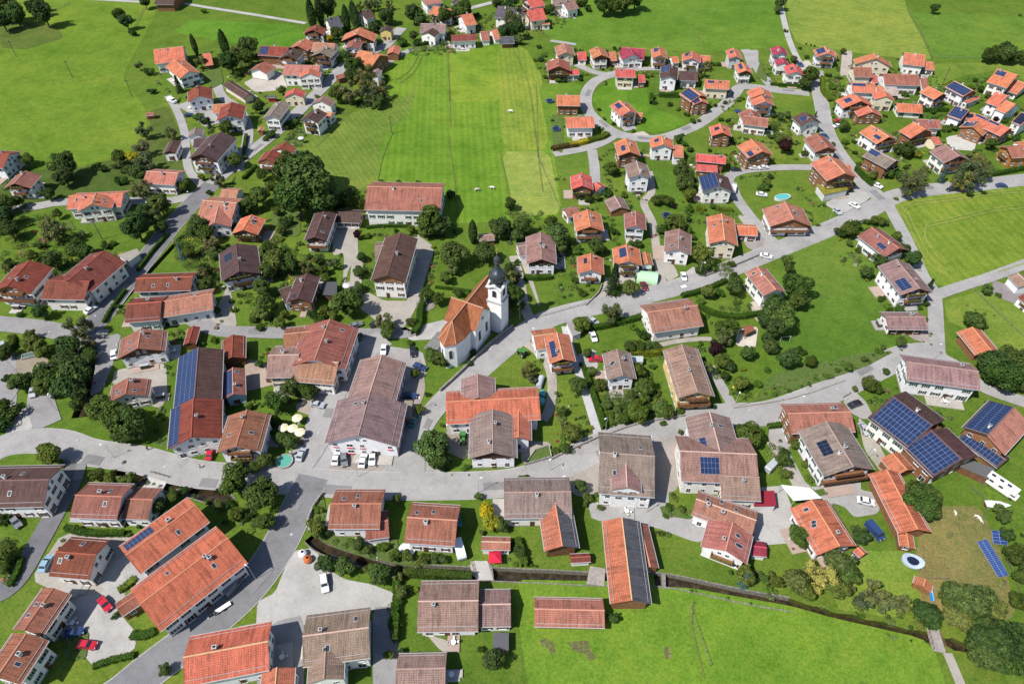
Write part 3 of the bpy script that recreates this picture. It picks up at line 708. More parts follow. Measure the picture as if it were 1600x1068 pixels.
1408 262 1590 266 1405 312 s e2.7 | small white garden house with the red tent
1013 635 1390 630 1010 828 p e4 | mauve roofed bungalow with white chimney and front path
+1395 655 1592 652 1398 795 p e3
875 1058 1185 1052 1187 956 p e3.4 n | plain mauve roof at the bottom edge
@800 780 4
-50 -45 370 -50 -40 118 p e5 | mauve roofed house behind the black and orange gable
315 290 265 -10 205 332 o/k T e4.6 n | barn with one orange and one black roof slope
365 362 490 355 367 388 r e2.2 n | little red roofed hutch by the stream wall
750 628 687 110 615 653 o/k T e4.6 n | long orange and black barn reaching over the stream
+865 420 800 150 918 432 q T e3
140 682 578 692 145 792 s T e2.8 n | low pinkish red shed in the bottom meadow
1150 -5 1528 130 1115 92 s e5 | salmon farmhouse with white front gable near the stream
+1335 318 1380 145 1180 290 s e5.2 y
1500 290 1592 300 1502 348 m e2.3 n | small crimson roofed shed right of the salmon farmhouse
@800 520 4
1160 370 1060 70 1035 408 p Y e6.2 y | mauve roofed house with yellow timber gable
692 265 655 100 600 305 g e5.6 | white house with mauve roof in the hedged garden
320 162 280 -5 240 207 o e5.8 t y S:L.15,.75,.2,.7 | orange roofed chalet with a strip of solar panels by the path
+135 20 285 0 150 106 o e4.4
548 745 893 770 530 1000 g e6.5 | grey brown house with front gable above the barn yard
+720 965 712 815 622 972 p e8.0
1300 738 1235 492 1110 650 p e6.6 S:L.15,.4,.3,.6 | large mauve house complex with solar collectors and dark panel
+1050 737 1530 757 1065 925 p e6.4 S:R.25,.5,.25,.85
+1300 890 1545 900 1500 1048 p e5.2
@1200 780 4
450 290 270 0 305 345 o e4.4 | orange roofed house behind the big light green tree
+600 340 560 300 600 390 o e2.4
937 185 740 -190 815 210 o T e3.6 n | long narrow orange roofed stable
+880 290 865 205 825 290 o T e2.4
970 540 985 495 1025 555 o T e1.9 n | tiny orange roofed playhouse by the paddock fence
'''
def solve(A, B, C, e, s=.42):
    h = e + 2.5
    for _ in range(12):
        a, b, c = at(*A, h), at(*B, h), at(*C, e)
        d = (b - a).normalized(); n = Vector((-d.y, d.x))
        w = min(max(abs((c - a).dot(n)), 1.1), 13.0); h = e + s * w
    L = max((b - a).length, 2.0)
    return dict(o=(a + b) / 2, rz=math.atan2(d.y, d.x), L=L, w=w, e=e, h=h, s=s)
WIN = {}
def win_mesh(kind, wd, hg):
    k = (kind, round(wd, 1), round(hg, 1))
    if k not in WIN:
        f = G(); t = .05                      # local: x along wall, y outwards, z up, origin at the centre
        a, b = wd / 2, hg / 2
        for x0, x1, z0, z1 in ((-a, -a + t, -b, b), (a - t, a, -b, b), (-a + t, a - t, b - t, b), (-a + t, a - t, -b, -b + t), (-.025, .025, -b + t, b - t)):
            f.box(x0, x1, -.02, .07, z0, z1, 0)
        f.box(-a - .08, a + .08, -.02, .14, -b - .09, -b - .003, 0)
        if kind in 'gbr':
            for sg in (-1, 1):
                x0, x1 = sorted((sg * (a + .03), sg * (a + .52))); f.box(x0, x1, -.02, .06, -b, b, 1)
        if kind == 'f': f.box(-a - .05, a + .05, .02, .36, -b - .32, -b - .1, 1)
        p = G(); p.box(-a + t, a - t, -.03, .02, -b + t, b - t, 0)
        both = G(); both.v = list(f.v); both.f = list(f.f); both.m = list(f.m); both.uv = list(f.uv); both.box(-a + t, a - t, -.03, .02, -b + t, b - t, 2)
        WIN[k] = (f.mesh('window', ['white', 'wood']), p.mesh('pane', ['glass']), both.mesh('window', ['white', 'wood', 'glass']))
    return WIN[k]
SHC = dict(n=(.1, .1, .1), g=(.05, .13, .07), b=(.13, .06, .03), r=(.30, .05, .04), f=(.55, .05, .10), p=(.5, .5, .5))
def side_pt(v, x, y, z): return (x, y, z)
def build_volume(root, v, rc, wc, opt, rnd, wing, R0):
    L, w, e, h = v['L'], v['w'], v['e'], v['h']; s = v['s']
    small = L * w < 30
    og = .35 if small else .85; oe = .3 if small else .75
    og = min(og, L * .12)
    def add(name, me, p=(0, 0, 0), r=None, color=None, parent=None):
        o = put(name, me, parent or root, color)
        mtx = v['mx'] @ Matrix.Translation(p) @ (r if r is not None else Matrix())
        o.matrix_local = mtx if parent is None else Matrix.Translation(p)
        return o
    xe, ye = L / 2 - og, w - oe
    # walls up to the roof's underside
    zt = lambda y: h - s * abs(y) - .16
    g = G()
    prof = [(-ye, 0), (ye, 0), (ye, zt(ye)), (0, zt(0)), (-ye, zt(ye))]
    g.face([(xe, y, z) for y, z in prof]); g.face([(-xe, y, z) for y, z in prof][::-1])
    for sg in (-1, 1): g.face([(-xe * sg, sg * ye, 0), (-xe * sg, sg * ye, zt(ye)), (xe * sg, sg * ye, zt(ye)), (xe * sg, sg * ye, 0)])
    wcol = WALL[wc]
    if wc == 'W': wcol = random.Random(round(root.location.x * 10)).choice(((.85, .84, .86), (.86, .84, .81), (.80, .80, .83), (.85, .84, .86), (.82, .80, .76)))
    add('wall', g.mesh('wall', ['wood' if wc in 'TNROB'[:4] or wc == 'O' else 'plaster']), color=wcol)
    if wc not in 'TNRO' and not small and not wing:
        g = G(); g.box(-xe - .04, xe + .04, -ye - .04, ye + .04, 0, .45); add('plinth', g.mesh('plinth', ['plaster']), color=(.38, .36, .34))
    # roof: two slabs with tiles, boards below and at the edges
    def roofmesh(parts):
        g = G(); th = .17
        for sg in parts:
            sl = math.hypot(w, s * w); ph = rnd.random() * 30
            top = [(-L / 2, 0, h), (L / 2, 0, h), (L / 2, sg * w, e), (-L / 2, sg * w, e)]; uv = [(ph, 0), (ph + L, 0), (ph + L, sl), (ph, sl)]
            bot = [(x, y, z - th) for x, y, z in top]
            if sg > 0: g.face(top, 0, uv); g.face(bot[::-1], 1)
            else: g.face(top[::-1], 0, uv[::-1]); g.face(bot, 1)
            g.face([top[2], top[3], bot[3], bot[2]], 1); g.face([top[1], top[2], bot[2], bot[1]], 1); g.face([top[0], top[3], bot[3], bot[0]], 1)
            y = sg * (w + .07); g.box(-L / 2, L / 2, min(y - .07, y + .07), max(y - .07, y + .07), e - .16, e - .03, 2)
        return g.mesh('roof', ['tile', 'wood', 'metal'])
    a, _, b = rc.partition('/')
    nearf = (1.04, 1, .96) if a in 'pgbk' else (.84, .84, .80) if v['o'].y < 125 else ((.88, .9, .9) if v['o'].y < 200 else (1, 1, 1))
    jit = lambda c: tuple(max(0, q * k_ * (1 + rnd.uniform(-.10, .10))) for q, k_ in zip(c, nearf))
    if b:
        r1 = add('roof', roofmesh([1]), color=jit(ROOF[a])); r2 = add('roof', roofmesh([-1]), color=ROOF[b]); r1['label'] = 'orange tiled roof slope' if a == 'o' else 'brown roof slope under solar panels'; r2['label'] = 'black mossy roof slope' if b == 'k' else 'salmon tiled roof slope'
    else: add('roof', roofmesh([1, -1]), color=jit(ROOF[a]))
    g = G(); rc0 = ROOF[a]
    g.tube((-L / 2 - .02, 0, h + .0), (L / 2 + .02, 0, h + .0), .16, n=6)
    light = rnd.random() < .4
    add('ridge_cap', g.mesh('ridge_cap', ['plaster']), color=tuple(min(.6, q * (1.7 if light else 1.15)) for q in rc0))
    if v['o'].y < 165 and not small and 'S:' not in ' '.join(opt):
        g = G()
        for sg in (-1, 1):
            y = sg * w * .84; z = h - s * abs(y) + .14; g.tube((-L / 2 + .4, y, z), (L / 2 - .4, y, z), .045, n=4); g.tube((-L / 2 + .4, y, z - .1), (L / 2 - .4, y, z - .1), .03, n=4)
        add('snow_guard', g.mesh('snow_guard', ['metal']))
    # timber gable cladding
    walls_w = wc not in 'TNRO'
    if 't' in opt and walls_w:
        zc = e - 1.2 if e > 4 else e - .4
        for sg in (1, -1):
            g = G(); pr = [(-ye - .03, zc), (ye + .03, zc), (ye + .03, zt(ye)), (0, zt(0)), (-ye - .03, zt(ye))]
            x0, x1 = sg * xe, sg * (xe + .07)
            g.face([(x1, y, z) for y, z in pr]); g.face([(x0, -ye, zc), (x1, -ye, zc), (x1, ye, zc), (x0, ye, zc)])
            add('gable_cladding', g.mesh('gable_cladding', ['wood']), color=WALL['N'] if rnd.random() < .6 else WALL['T'])
    v['A'] = -1  # A end lies at local -x
    # facing test
    camd = Vector((0, 0)) - v['o']
    far = v['o'].y > 175
    def facing(lx, ly):
        n = Vector((math.cos(v['rz']) * lx - math.sin(v['rz']) * ly, math.sin(v['rz']) * lx + math.cos(v['rz']) * ly)); return n.dot(camd.normalized())
    if 'n' not in opt:
        kind = rnd.choice('nngbbn') if wc in 'WCY' else 'n'
        if 'f' in opt: kind = 'f'
        st = max(1, int((e - .2) / 2.55))
        for (lx, ly, ln, ang, off) in ((-1, 0, 2 * ye, R(90), xe), (1, 0, 2 * ye, R(-90), xe), (0, -1, 2 * xe, 0.0, ye), (0, 1, 2 * xe, R(180), ye)):
            fc = facing(lx, ly)
            if fc < (-.15 if far else -.75): continue
            n = max(1, int(ln / (2.7 if ln < 14 else 3.1)))
            for k in range(st):
                zc = 1.55 + k * 2.6
                if zc + .8 > e and not lx: continue
                for i in range(n):
                    if rnd.random() < .12: continue
                    u = (i + .5) / n * ln - ln / 2 + rnd.uniform(-.15, .15)
                    wd = 1.1 if rnd.random() < .75 else 1.6; hg = 1.25 if not (k == 0 and rnd.random() < .25) else 1.9
                    place_win(add, lx, ly, u, off, zc - (.3 if hg > 1.5 else 0), ang, wd, hg, kind, far)
            if lx and h - 2.3 > st * 2.6 + .6 and w > 3.5:
                for u in ((-.9, .9) if w > 4.5 else (0,)):
                    place_win(add, lx, ly, u, off + (.07 if 't' in opt else 0), min(h - 2.3, st * 2.6 + 1.4), ang, .9, 1.1, 'n', far)
        if not wing:
            g = G(); g.box(-.55, .55, -.02, .08, 0, 2.1); me = g.mesh('door', ['wood'])
            side = max(((0, -1, R(0), ye), (-1, 0, R(90), xe), (0, 1, R(180), ye)), key=lambda q: facing(q[0], q[1]))
            u = rnd.uniform(-.3, .3) * (xe if not side[0] else ye)
            p = (side[0] * side[3] if side[0] else u, side[1] * side[3] if side[1] else u, .05)
            d = add('door', me, p, Matrix.Rotation(side[2] if side[0] == 0 else -side[2] , 4, 'Z') if False else Matrix.Rotation({(0, -1): R(180), (-1, 0): R(90), (0, 1): 0}[side[:2]], 4, 'Z'), (.12, .06, .03))
            g = G(); g.box(.36, .44, .08, .14, .95, 1.08); put('handle', g.mesh('handle', ['metal']), d)
    if 'g' in opt:
        n = max(2, int(L / 3)); 
        sg = -1 if facing(0, -1) > facing(0, 1) else 1
        for i in range(n):
            x = (i + .5) / n * 2 * xe - xe; g = G(); g.box(-1.15, 1.15, 0, .07, 0, 2.1)
            add('garage_door', g.mesh('garage_door', ['wood']), (x, sg * ye, .02), Matrix.Rotation(0 if sg > 0 else R(180), 4, 'Z'), (.10, .05, .03))
    if 'y' in opt:
        for zb, full in ((2.75, 1 if wc == 'T' or rnd.random() < .5 else .55), (5.3, .6)):
            if zb + 1 > e + .4 + (h - e) * .2 and zb > 3: continue
            g = G(); q = ye * full; x0 = -xe - 1.25
            g.box(x0, -xe, -q, q, zb - .15, zb); g.box(x0 - .05, x0, -q - .05, q + .05, zb - .2, zb + .95)
            for yy in (-q, q): g.box(x0, -xe, yy - .04, yy + .04, zb - .15, zb + .9)
            yy = -q + .3
            while yy < q: g.box(x0 - .09, x0 - .05, yy, yy + .06, zb - .15, zb + .98); yy += 1.3
            b = add('balcony', g.mesh('balcony', ['wood']), color=WALL['T'] if wc != 'T' else WALL['N'])
            if rnd.random() < .5:
                g = G(); yy = -q + .4
                while yy < q - .5: g.box(x0 - .3, x0 - .06, yy, yy + .8, zb + .7, zb + 1.1); yy += 1.15
                put('flower_box', g.mesh('flower_box', ['bed']), b)
    # chimneys and skylights
    sl_a = math.atan(s)
    if 'n' not in opt and not small and (not wing or rnd.random() < .3):
        for k in range(1 + (rnd.random() < .35 and L > 12)):
            x = rnd.uniform(-.3, .3) * L; y = rnd.choice((-1, 1)) * rnd.uniform(.5, 1.4); z = h - s * abs(y)
            a = rnd.uniform(.3, .42); g = G(); g.box(-a, a, -a * .8, a * .8, -.6, 1.0); c = add('chimney', g.mesh('chimney', ['plaster']), (x, y, z), None, rnd.choice(((.7, .68, .65), (.3, .2, .17), (.36, .35, .35))))
            g = G(); g.box(-a - .1, a + .1, -a * .8 - .1, a * .8 + .1, 1.0, 1.12); g.box(-a * .6, a * .6, -a * .5, a * .5, 1.12, 1.25, 1); put('chimney_cap', g.mesh('chimney_cap', ['metal', 'rubber']), c)
        if v['o'].y < 230:
            for k in range(rnd.choice((0, 1, 2, 3))):
                x = rnd.uniform(-.38, .38) * L; sg = rnd.choice((-1, 1)); y = sg * w * rnd.uniform(.3, .6); z = h - s * abs(y)
                if any(z_ for z_ in opt if z_.startswith('S:')) and ((sg > 0) == ('S:L' in ' '.join(opt))): continue
                g = G(); g.box(-.45, .45, -.65, .65, -.05, .09); g.box(-.35, .35, -.55, .55, .09, .1, 1)
                add('skylight', g.mesh('skylight', ['metal', 'glass']), (x, y, z), Matrix.Rotation(-sg * sl_a, 4, 'X'))
    for o_ in opt:
        if o_.startswith('S:'):
            sg = 1 if o_[2] == 'L' else -1; u0, u1, v0, v1 = [float(q) for q in o_[3:].split(',')]
            sl = math.hypot(w, s * w)
            x0, x1 = -L / 2 + .25 + u0 * (L - .5), -L / 2 + .25 + u1 * (L - .5)
            y0, y1 = w * (1 - v0) - .15, w * (1 - v1) + .15
            nx = max(1, round((x1 - x0) / 1.0)); ny = max(1, round((y0 - y1) / math.cos(sl_a) / 1.62))
            g = G(); zz = lambda y: h - s * y + .10
            P = [(x0, sg * y1, zz(y1)), (x1, sg * y1, zz(y1)), (x1, sg * y0, zz(y0)), (x0, sg * y0, zz(y0))]
            uv = [(0, 0), (nx, 0), (nx, ny * 1.62), (0, ny * 1.62)]
            g.face(P if sg > 0 else P[::-1], 0, uv if sg > 0 else uv[::-1])
            Q = [(x, y, z - .08) for x, y, z in P]
            for k in range(4): g.face([P[k], P[(k + 1) % 4], Q[(k + 1) % 4], Q[k]], 1)
            dark = rnd.random() < .25
            add('solar_array', g.mesh('solar_array', ['solar', 'metal']), color=(.010, .014, .03) if dark else (.018, .030, .075))
def place_win(add, lx, ly, u, off, z, ang, wd, hg, kind, far):
    if lx: p = (lx * off, u, z); r = Matrix.Rotation(R(-90) if lx > 0 else R(90), 4, 'Z')
    else: p = (u, ly * off, z); r = Matrix.Rotation(0 if ly > 0 else R(180), 4, 'Z')
    f, pn, both = win_mesh(kind, wd, hg)
    if far: add('window', both, p, r, SHC[kind])
    else:
        o = add('window', f, p, r, SHC[kind]); put('pane', pn, o)
HOUSES = []; ob = (0, 0, 1); cur = None; hi = 0
for ln in HD.strip().splitlines():
    if ln[0] == '@': ob = nums(ln[1:]); continue
    wing = ln[0] == '+'; body, _, lab = ln.lstrip('+').partition('|'); tk = body.replace('S:L ', 'S:L').split(); q = [float(t) for t in tk[:6]]; opt = tk[6:]
    P = [(ob[0] + q[i] / ob[2], ob[1] + q[i + 1] / ob[2]) for i in (0, 2, 4)]
    rc = opt[0]; opt = opt[1:]; wc = 'W'; e = 5.2
    for t in opt:
        if len(t) == 1 and t in WALL: wc = t
        if t[0] == 'e': e = float(t[1:])
    v = solve(*P, e)
    if wing:
        v['mx'] = Matrix.Rotation(-cur['rz'], 4, 'Z') @ Matrix.Translation((*(v['o'] - cur['o']), 0)) @ Matrix.Rotation(v['rz'], 4, 'Z'); cur['vols'].append(v)
    else:
        hi += 1; lab = lab.strip()
        barn = any(k in lab for k in ('barn', 'shed', 'stable', 'hut', 'hutch', 'cabin')) and 'house' not in lab
        nm = 'barn' if barn and v['L'] * v['w'] > 40 else ('shed' if barn else ('garage' if 'garage' in lab and 'house' not in lab or 'carport' in lab else 'house'))
        root = thing(nm, lab, {'house': 'house', 'barn': 'barn', 'shed': 'shed', 'garage': 'garage'}[nm], (*v['o'], 0), v['rz'])
        v['mx'] = Matrix(); cur = dict(o=v['o'], rz=v['rz'], vols=[v], root=root, lab=lab); HOUSES.append(cur)
    rnd = random.Random(hi * 31 + len(cur['vols']))
    build_volume(cur['root'], v, rc, wc, opt, rnd, wing, None)
for i, h_ in enumerate(HOUSES):
    v = h_['vols'][0]
    if v['L'] > 40 or v['w'] >= 12.9: print('BIG', h_['lab'], round(v['L'], 1), round(v['w'], 1))
# ------------------------------------------------------------------ terraces beside the houses
def blocked(p, m=.5):
    for c, wd in ROADS:
        for q in c[::2]:
            if (q - p).length < wd / 2 + m + 1.5: return True
    return any(inside(p, P) for P in BLOCK)
rz_ = random.Random(11); TERR = []
for h_ in HOUSES:
    v = h_['vols'][0]
    if v['L'] * v['w'] < 32 or 'barn' in h_['root'].name or 'shed' in h_['root'].name: continue
    ca, sa = math.cos(v['rz']), math.sin(v['rz'])
    def W(x, y): return v['o'] + Vector((x * ca - y * sa, x * sa + y * ca))
    for k in range(2):
        HT_ = None; sx, sy = rz_.choice(((1, 0), (-1, 0), (0, 1), (0, -1))); d_ = rz_.uniform(2.2, 4.5); X, Y = v['L'] / 2 - .9, v['w'] - .8; f0, f1 = sorted((rz_.uniform(-1, 0), rz_.uniform(.1, 1)))
        Q = [W(sx * X, f0 * Y), W(sx * (X + d_), f0 * Y), W(sx * (X + d_), f1 * Y), W(sx * X, f1 * Y)] if sx else [W(f0 * X, sy * Y), W(f1 * X, sy * Y), W(f1 * X, sy * (Y + d_)), W(f0 * X, sy * (Y + d_))]
        if any(inside(q, r_) for q in Q for r_ in rings) or any((q_ - c_).length < wd_ / 2 + .3 for q_ in Q + [sum(Q, Vector((0, 0))) / 4] for cc_, wd_ in ROADS if wd_ > 2 for c_ in cc_): continue
        z = .27 + rz_.random() * .12; g = G(); 
        if (Q[1] - Q[0]).cross(Q[2] - Q[1]) < 0: Q = Q[::-1]
        g.prism([tuple(q) for q in Q], 0, z); tag(g.obj('terrace', ['asph'], color=rz_.choice(((.42, .39, .35), (.40, .31, .26), (.36, .35, .34), (.48, .45, .40)))), kind='structure')
        TERR.append((sum(Q, Vector((0, 0))) / 4, z, v['rz']))
# ------------------------------------------------------------------ trees, shrubs, hedges
def leaf_cards(g, pts, size, rnd, up=.35):
    for p, nrm in pts:
        n = (nrm + Vector((rnd.gauss(0, .45), rnd.gauss(0, .45), rnd.gauss(0, .45) + up))).normalized()
        a = n.orthogonal().normalized(); a.rotate(Matrix.Rotation(rnd.random() * 6.28, 3, n)); b = n.cross(a)
        sx = size * rnd.uniform(.6, 1.25); sy = size * rnd.uniform(.5, 1.0)
        g.face([p - a * sx - b * sy * .4, p + a * sx * .2 - b * sy, p + a * sx + b * sy * .3, p - a * sx * .1 + b * sy])
def crown_mesh(kind, seed, nleaf):
    rnd = random.Random(seed); g = G(); pts = []
    def rv():
        while True:
            v = Vector((rnd.uniform(-1, 1), rnd.uniform(-1, 1), rnd.uniform(-1, 1)))
            if .05 < v.length < 1: return v
    if kind == 'broad':      # unit crown: radius 1, centre at z=0, made of many clumps round a few limbs
        lobes = [(Vector((0, 0, .1)), .62)]
        for k in range(15):
            v = rv().normalized(); v.z = v.z * .8 + .1; lobes.append((v * rnd.uniform(.42, .68), rnd.uniform(.24, .42)))
        tot = sum(r * r for _, r in lobes)
        for c, r in lobes:
            for k in range(int(nleaf * r * r / tot)):
                n = rv().normalized(); q = c + n * r * rnd.uniform(.72, 1.05)
                if noise.noise(q * 3.1 + Vector((seed, 0, 0))) < -.28: continue
                pts.append((q, n))
        leaf_cards(g, pts, .062, rnd)
    elif kind == 'loose':
        lobes = []
        for k in range(22):
            v = rv(); v.z *= 1.1; lobes.append((v * .8, rnd.uniform(.16, .3)))
        tot = sum(r * r for _, r in lobes)
        for c, r in lobes:
            for k in range(int(nleaf * r * r / tot)):
                n = rv().normalized(); pts.append((c + n * r * rnd.uniform(.4, 1.1), n))
        leaf_cards(g, pts, .05, rnd)
    elif kind == 'cone':     # unit: height 2 (z -1..1), radius .5: drooping whorls of boughs
        lv = 17
        for i in range(lv):
            t = i / lv; z = -.95 + 1.9 * t; rr = .50 * (1 - t) ** .85 + .02; nb = max(4, int(13 * (1 - t)) + 3); ph = rnd.random() * 6
            for k in range(nb):
                a = ph + k * math.tau / nb + rnd.uniform(-.2, .2); R1 = rr * rnd.uniform(.75, 1.1); m = max(4, int(nleaf / lv / nb))
                for j in range(m):
                    f = rnd.random() ** .6; wid = .10 * (1 - f) + .03
                    q = Vector((math.cos(a) * R1 * f, math.sin(a) * R1 * f, z - .10 * f * f + rnd.uniform(-.02, .03))) + Vector((rnd.uniform(-wid, wid), rnd.uniform(-wid, wid), 0))
                    pts.append((q, Vector((math.cos(a), math.sin(a), .6))))
        leaf_cards(g, pts, .034, rnd, .5)
    elif kind == 'slim':
        for k in range(nleaf):
            t = rnd.random(); z = -1 + 2 * t; rr = .30 * math.sin(math.pi * min(1, t * .93 + .07)) ** .6 * (1 + .25 * noise.noise(Vector((seed, z * 4, k * .01))))
            a = rnd.random() * 6.28; q = Vector((math.cos(a) * rr, math.sin(a) * rr, z)) * 1.0; pts.append((q * rnd.uniform(.9, 1.02), Vector((math.cos(a), math.sin(a), .2))))
        leaf_cards(g, pts, .04, rnd)
    elif kind == 'bush':
        lobes = [(Vector((0, 0, 0)), .7)] + [(Vector((rnd.uniform(-.6, .6), rnd.uniform(-.6, .6), rnd.uniform(-.2, .35))), rnd.uniform(.3, .45)) for _ in range(7)]
        for c, r in lobes:
            for k in range(int(nleaf / 8)):
                n = rv().normalized(); pts.append((c + n * r * rnd.uniform(.75, 1.05), n))
        leaf_cards(g, pts, .09, rnd)
    if kind in ('broad', 'loose', 'bush'):
        rr = sorted(math.hypot(p.x, p.y) for p, _ in pts)[int(len(pts) * .93)]; k_ = .89 / rr
        g.v = [(x * k_, y * k_, z * (k_ * .5 + .5)) for x, y, z in g.v]
    return g.mesh('crown', ['leaf'])
def trunk_mesh(kind, seed):
    rnd = random.Random(seed); g = G()
    if kind in ('broad', 'loose'):     # base at z=-1.35 below the crown centre
        g.tube((0, 0, -1.35), (0, 0, -.45), .085, .06, 8, caps=False)
        for k in range(6):
            a = k * 1.05 + rnd.random(); e = Vector((math.cos(a) * .55, math.sin(a) * .55, rnd.uniform(-.1, .5))); g.tube((0, 0, -.5), e * .5 + Vector((0, 0, -.15)), .045, .028, 6, caps=False); g.tube(e * .5 + Vector((0, 0, -.15)), e, .028, .012, 5, caps=False)
    elif kind in ('cone', 'slim'): g.tube((0, 0, -1.08), (0, 0, .8), .035, .008, 7, caps=False)
    else:
        for k in range(5):
            a = k * 1.26; g.tube((0, 0, -.75), (math.cos(a) * .35, math.sin(a) * .35, .1), .04, .015, 5, caps=False)
    return g.mesh('trunk', ['bark'])
CM = {k: [(crown_mesh(k, s * 13 + 1, n), trunk_mesh(k, s)) for s in range(m)] for k, m, n in (('broad', 5, 6500), ('loose', 3, 4200), ('cone', 3, 4200), ('slim', 2, 2600), ('bush', 4, 1400))}
KD = dict(  # code: mesh, colour, centre height / radius, name, category, words
    w=('broad', (.115, .150, .045), 1.15, 'broadleaf_tree', 'tree', 'light olive green tree'),
    d=('broad', (.060, .105, .026), 1.15, 'broadleaf_tree', 'tree', 'dark green round tree'), g=('broad', (.092, .142, .034), 1.15, 'broadleaf_tree', 'tree', 'mid green leafy tree'),
    l=('loose', (.135, .160, .070), 1.2, 'willow_tree', 'tree', 'pale olive loose tree'), y=('broad', (.40, .38, .03), 1.0, 'yellow_tree', 'tree', 'yellow leaved tree'),
    p=('broad', (.035, .012, .018), 1.1, 'purple_tree', 'tree', 'dark purple tree'), c=('cone', (.020, .048, .016), 1.05, 'fir_tree', 'tree', 'dark pointed fir'),
    u=('cone', (.085, .15, .15), 1.05, 'spruce_tree', 'tree', 'blue grey spruce'), t=('slim', (.030, .065, .018), 1.05, 'poplar_tree', 'tree', 'slim upright tree'),
    s=('bush', (.068, .135, .022), .72, 'shrub', 'shrub', 'green shrub'), k=('bush', (.040, .080, .018), .72, 'shrub', 'shrub', 'dark shrub'), v=('bush', (.20, .24, .03), .72, 'shrub', 'shrub', 'yellow green shrub'),
    a=('loose', (.32, .33, .12), 1.2, 'pale_tree', 'tree', 'cream yellow airy tree'), m=('bush', (.30, .10, .13), .6, 'flowering_shrub', 'shrub', 'pink flowering shrub'))
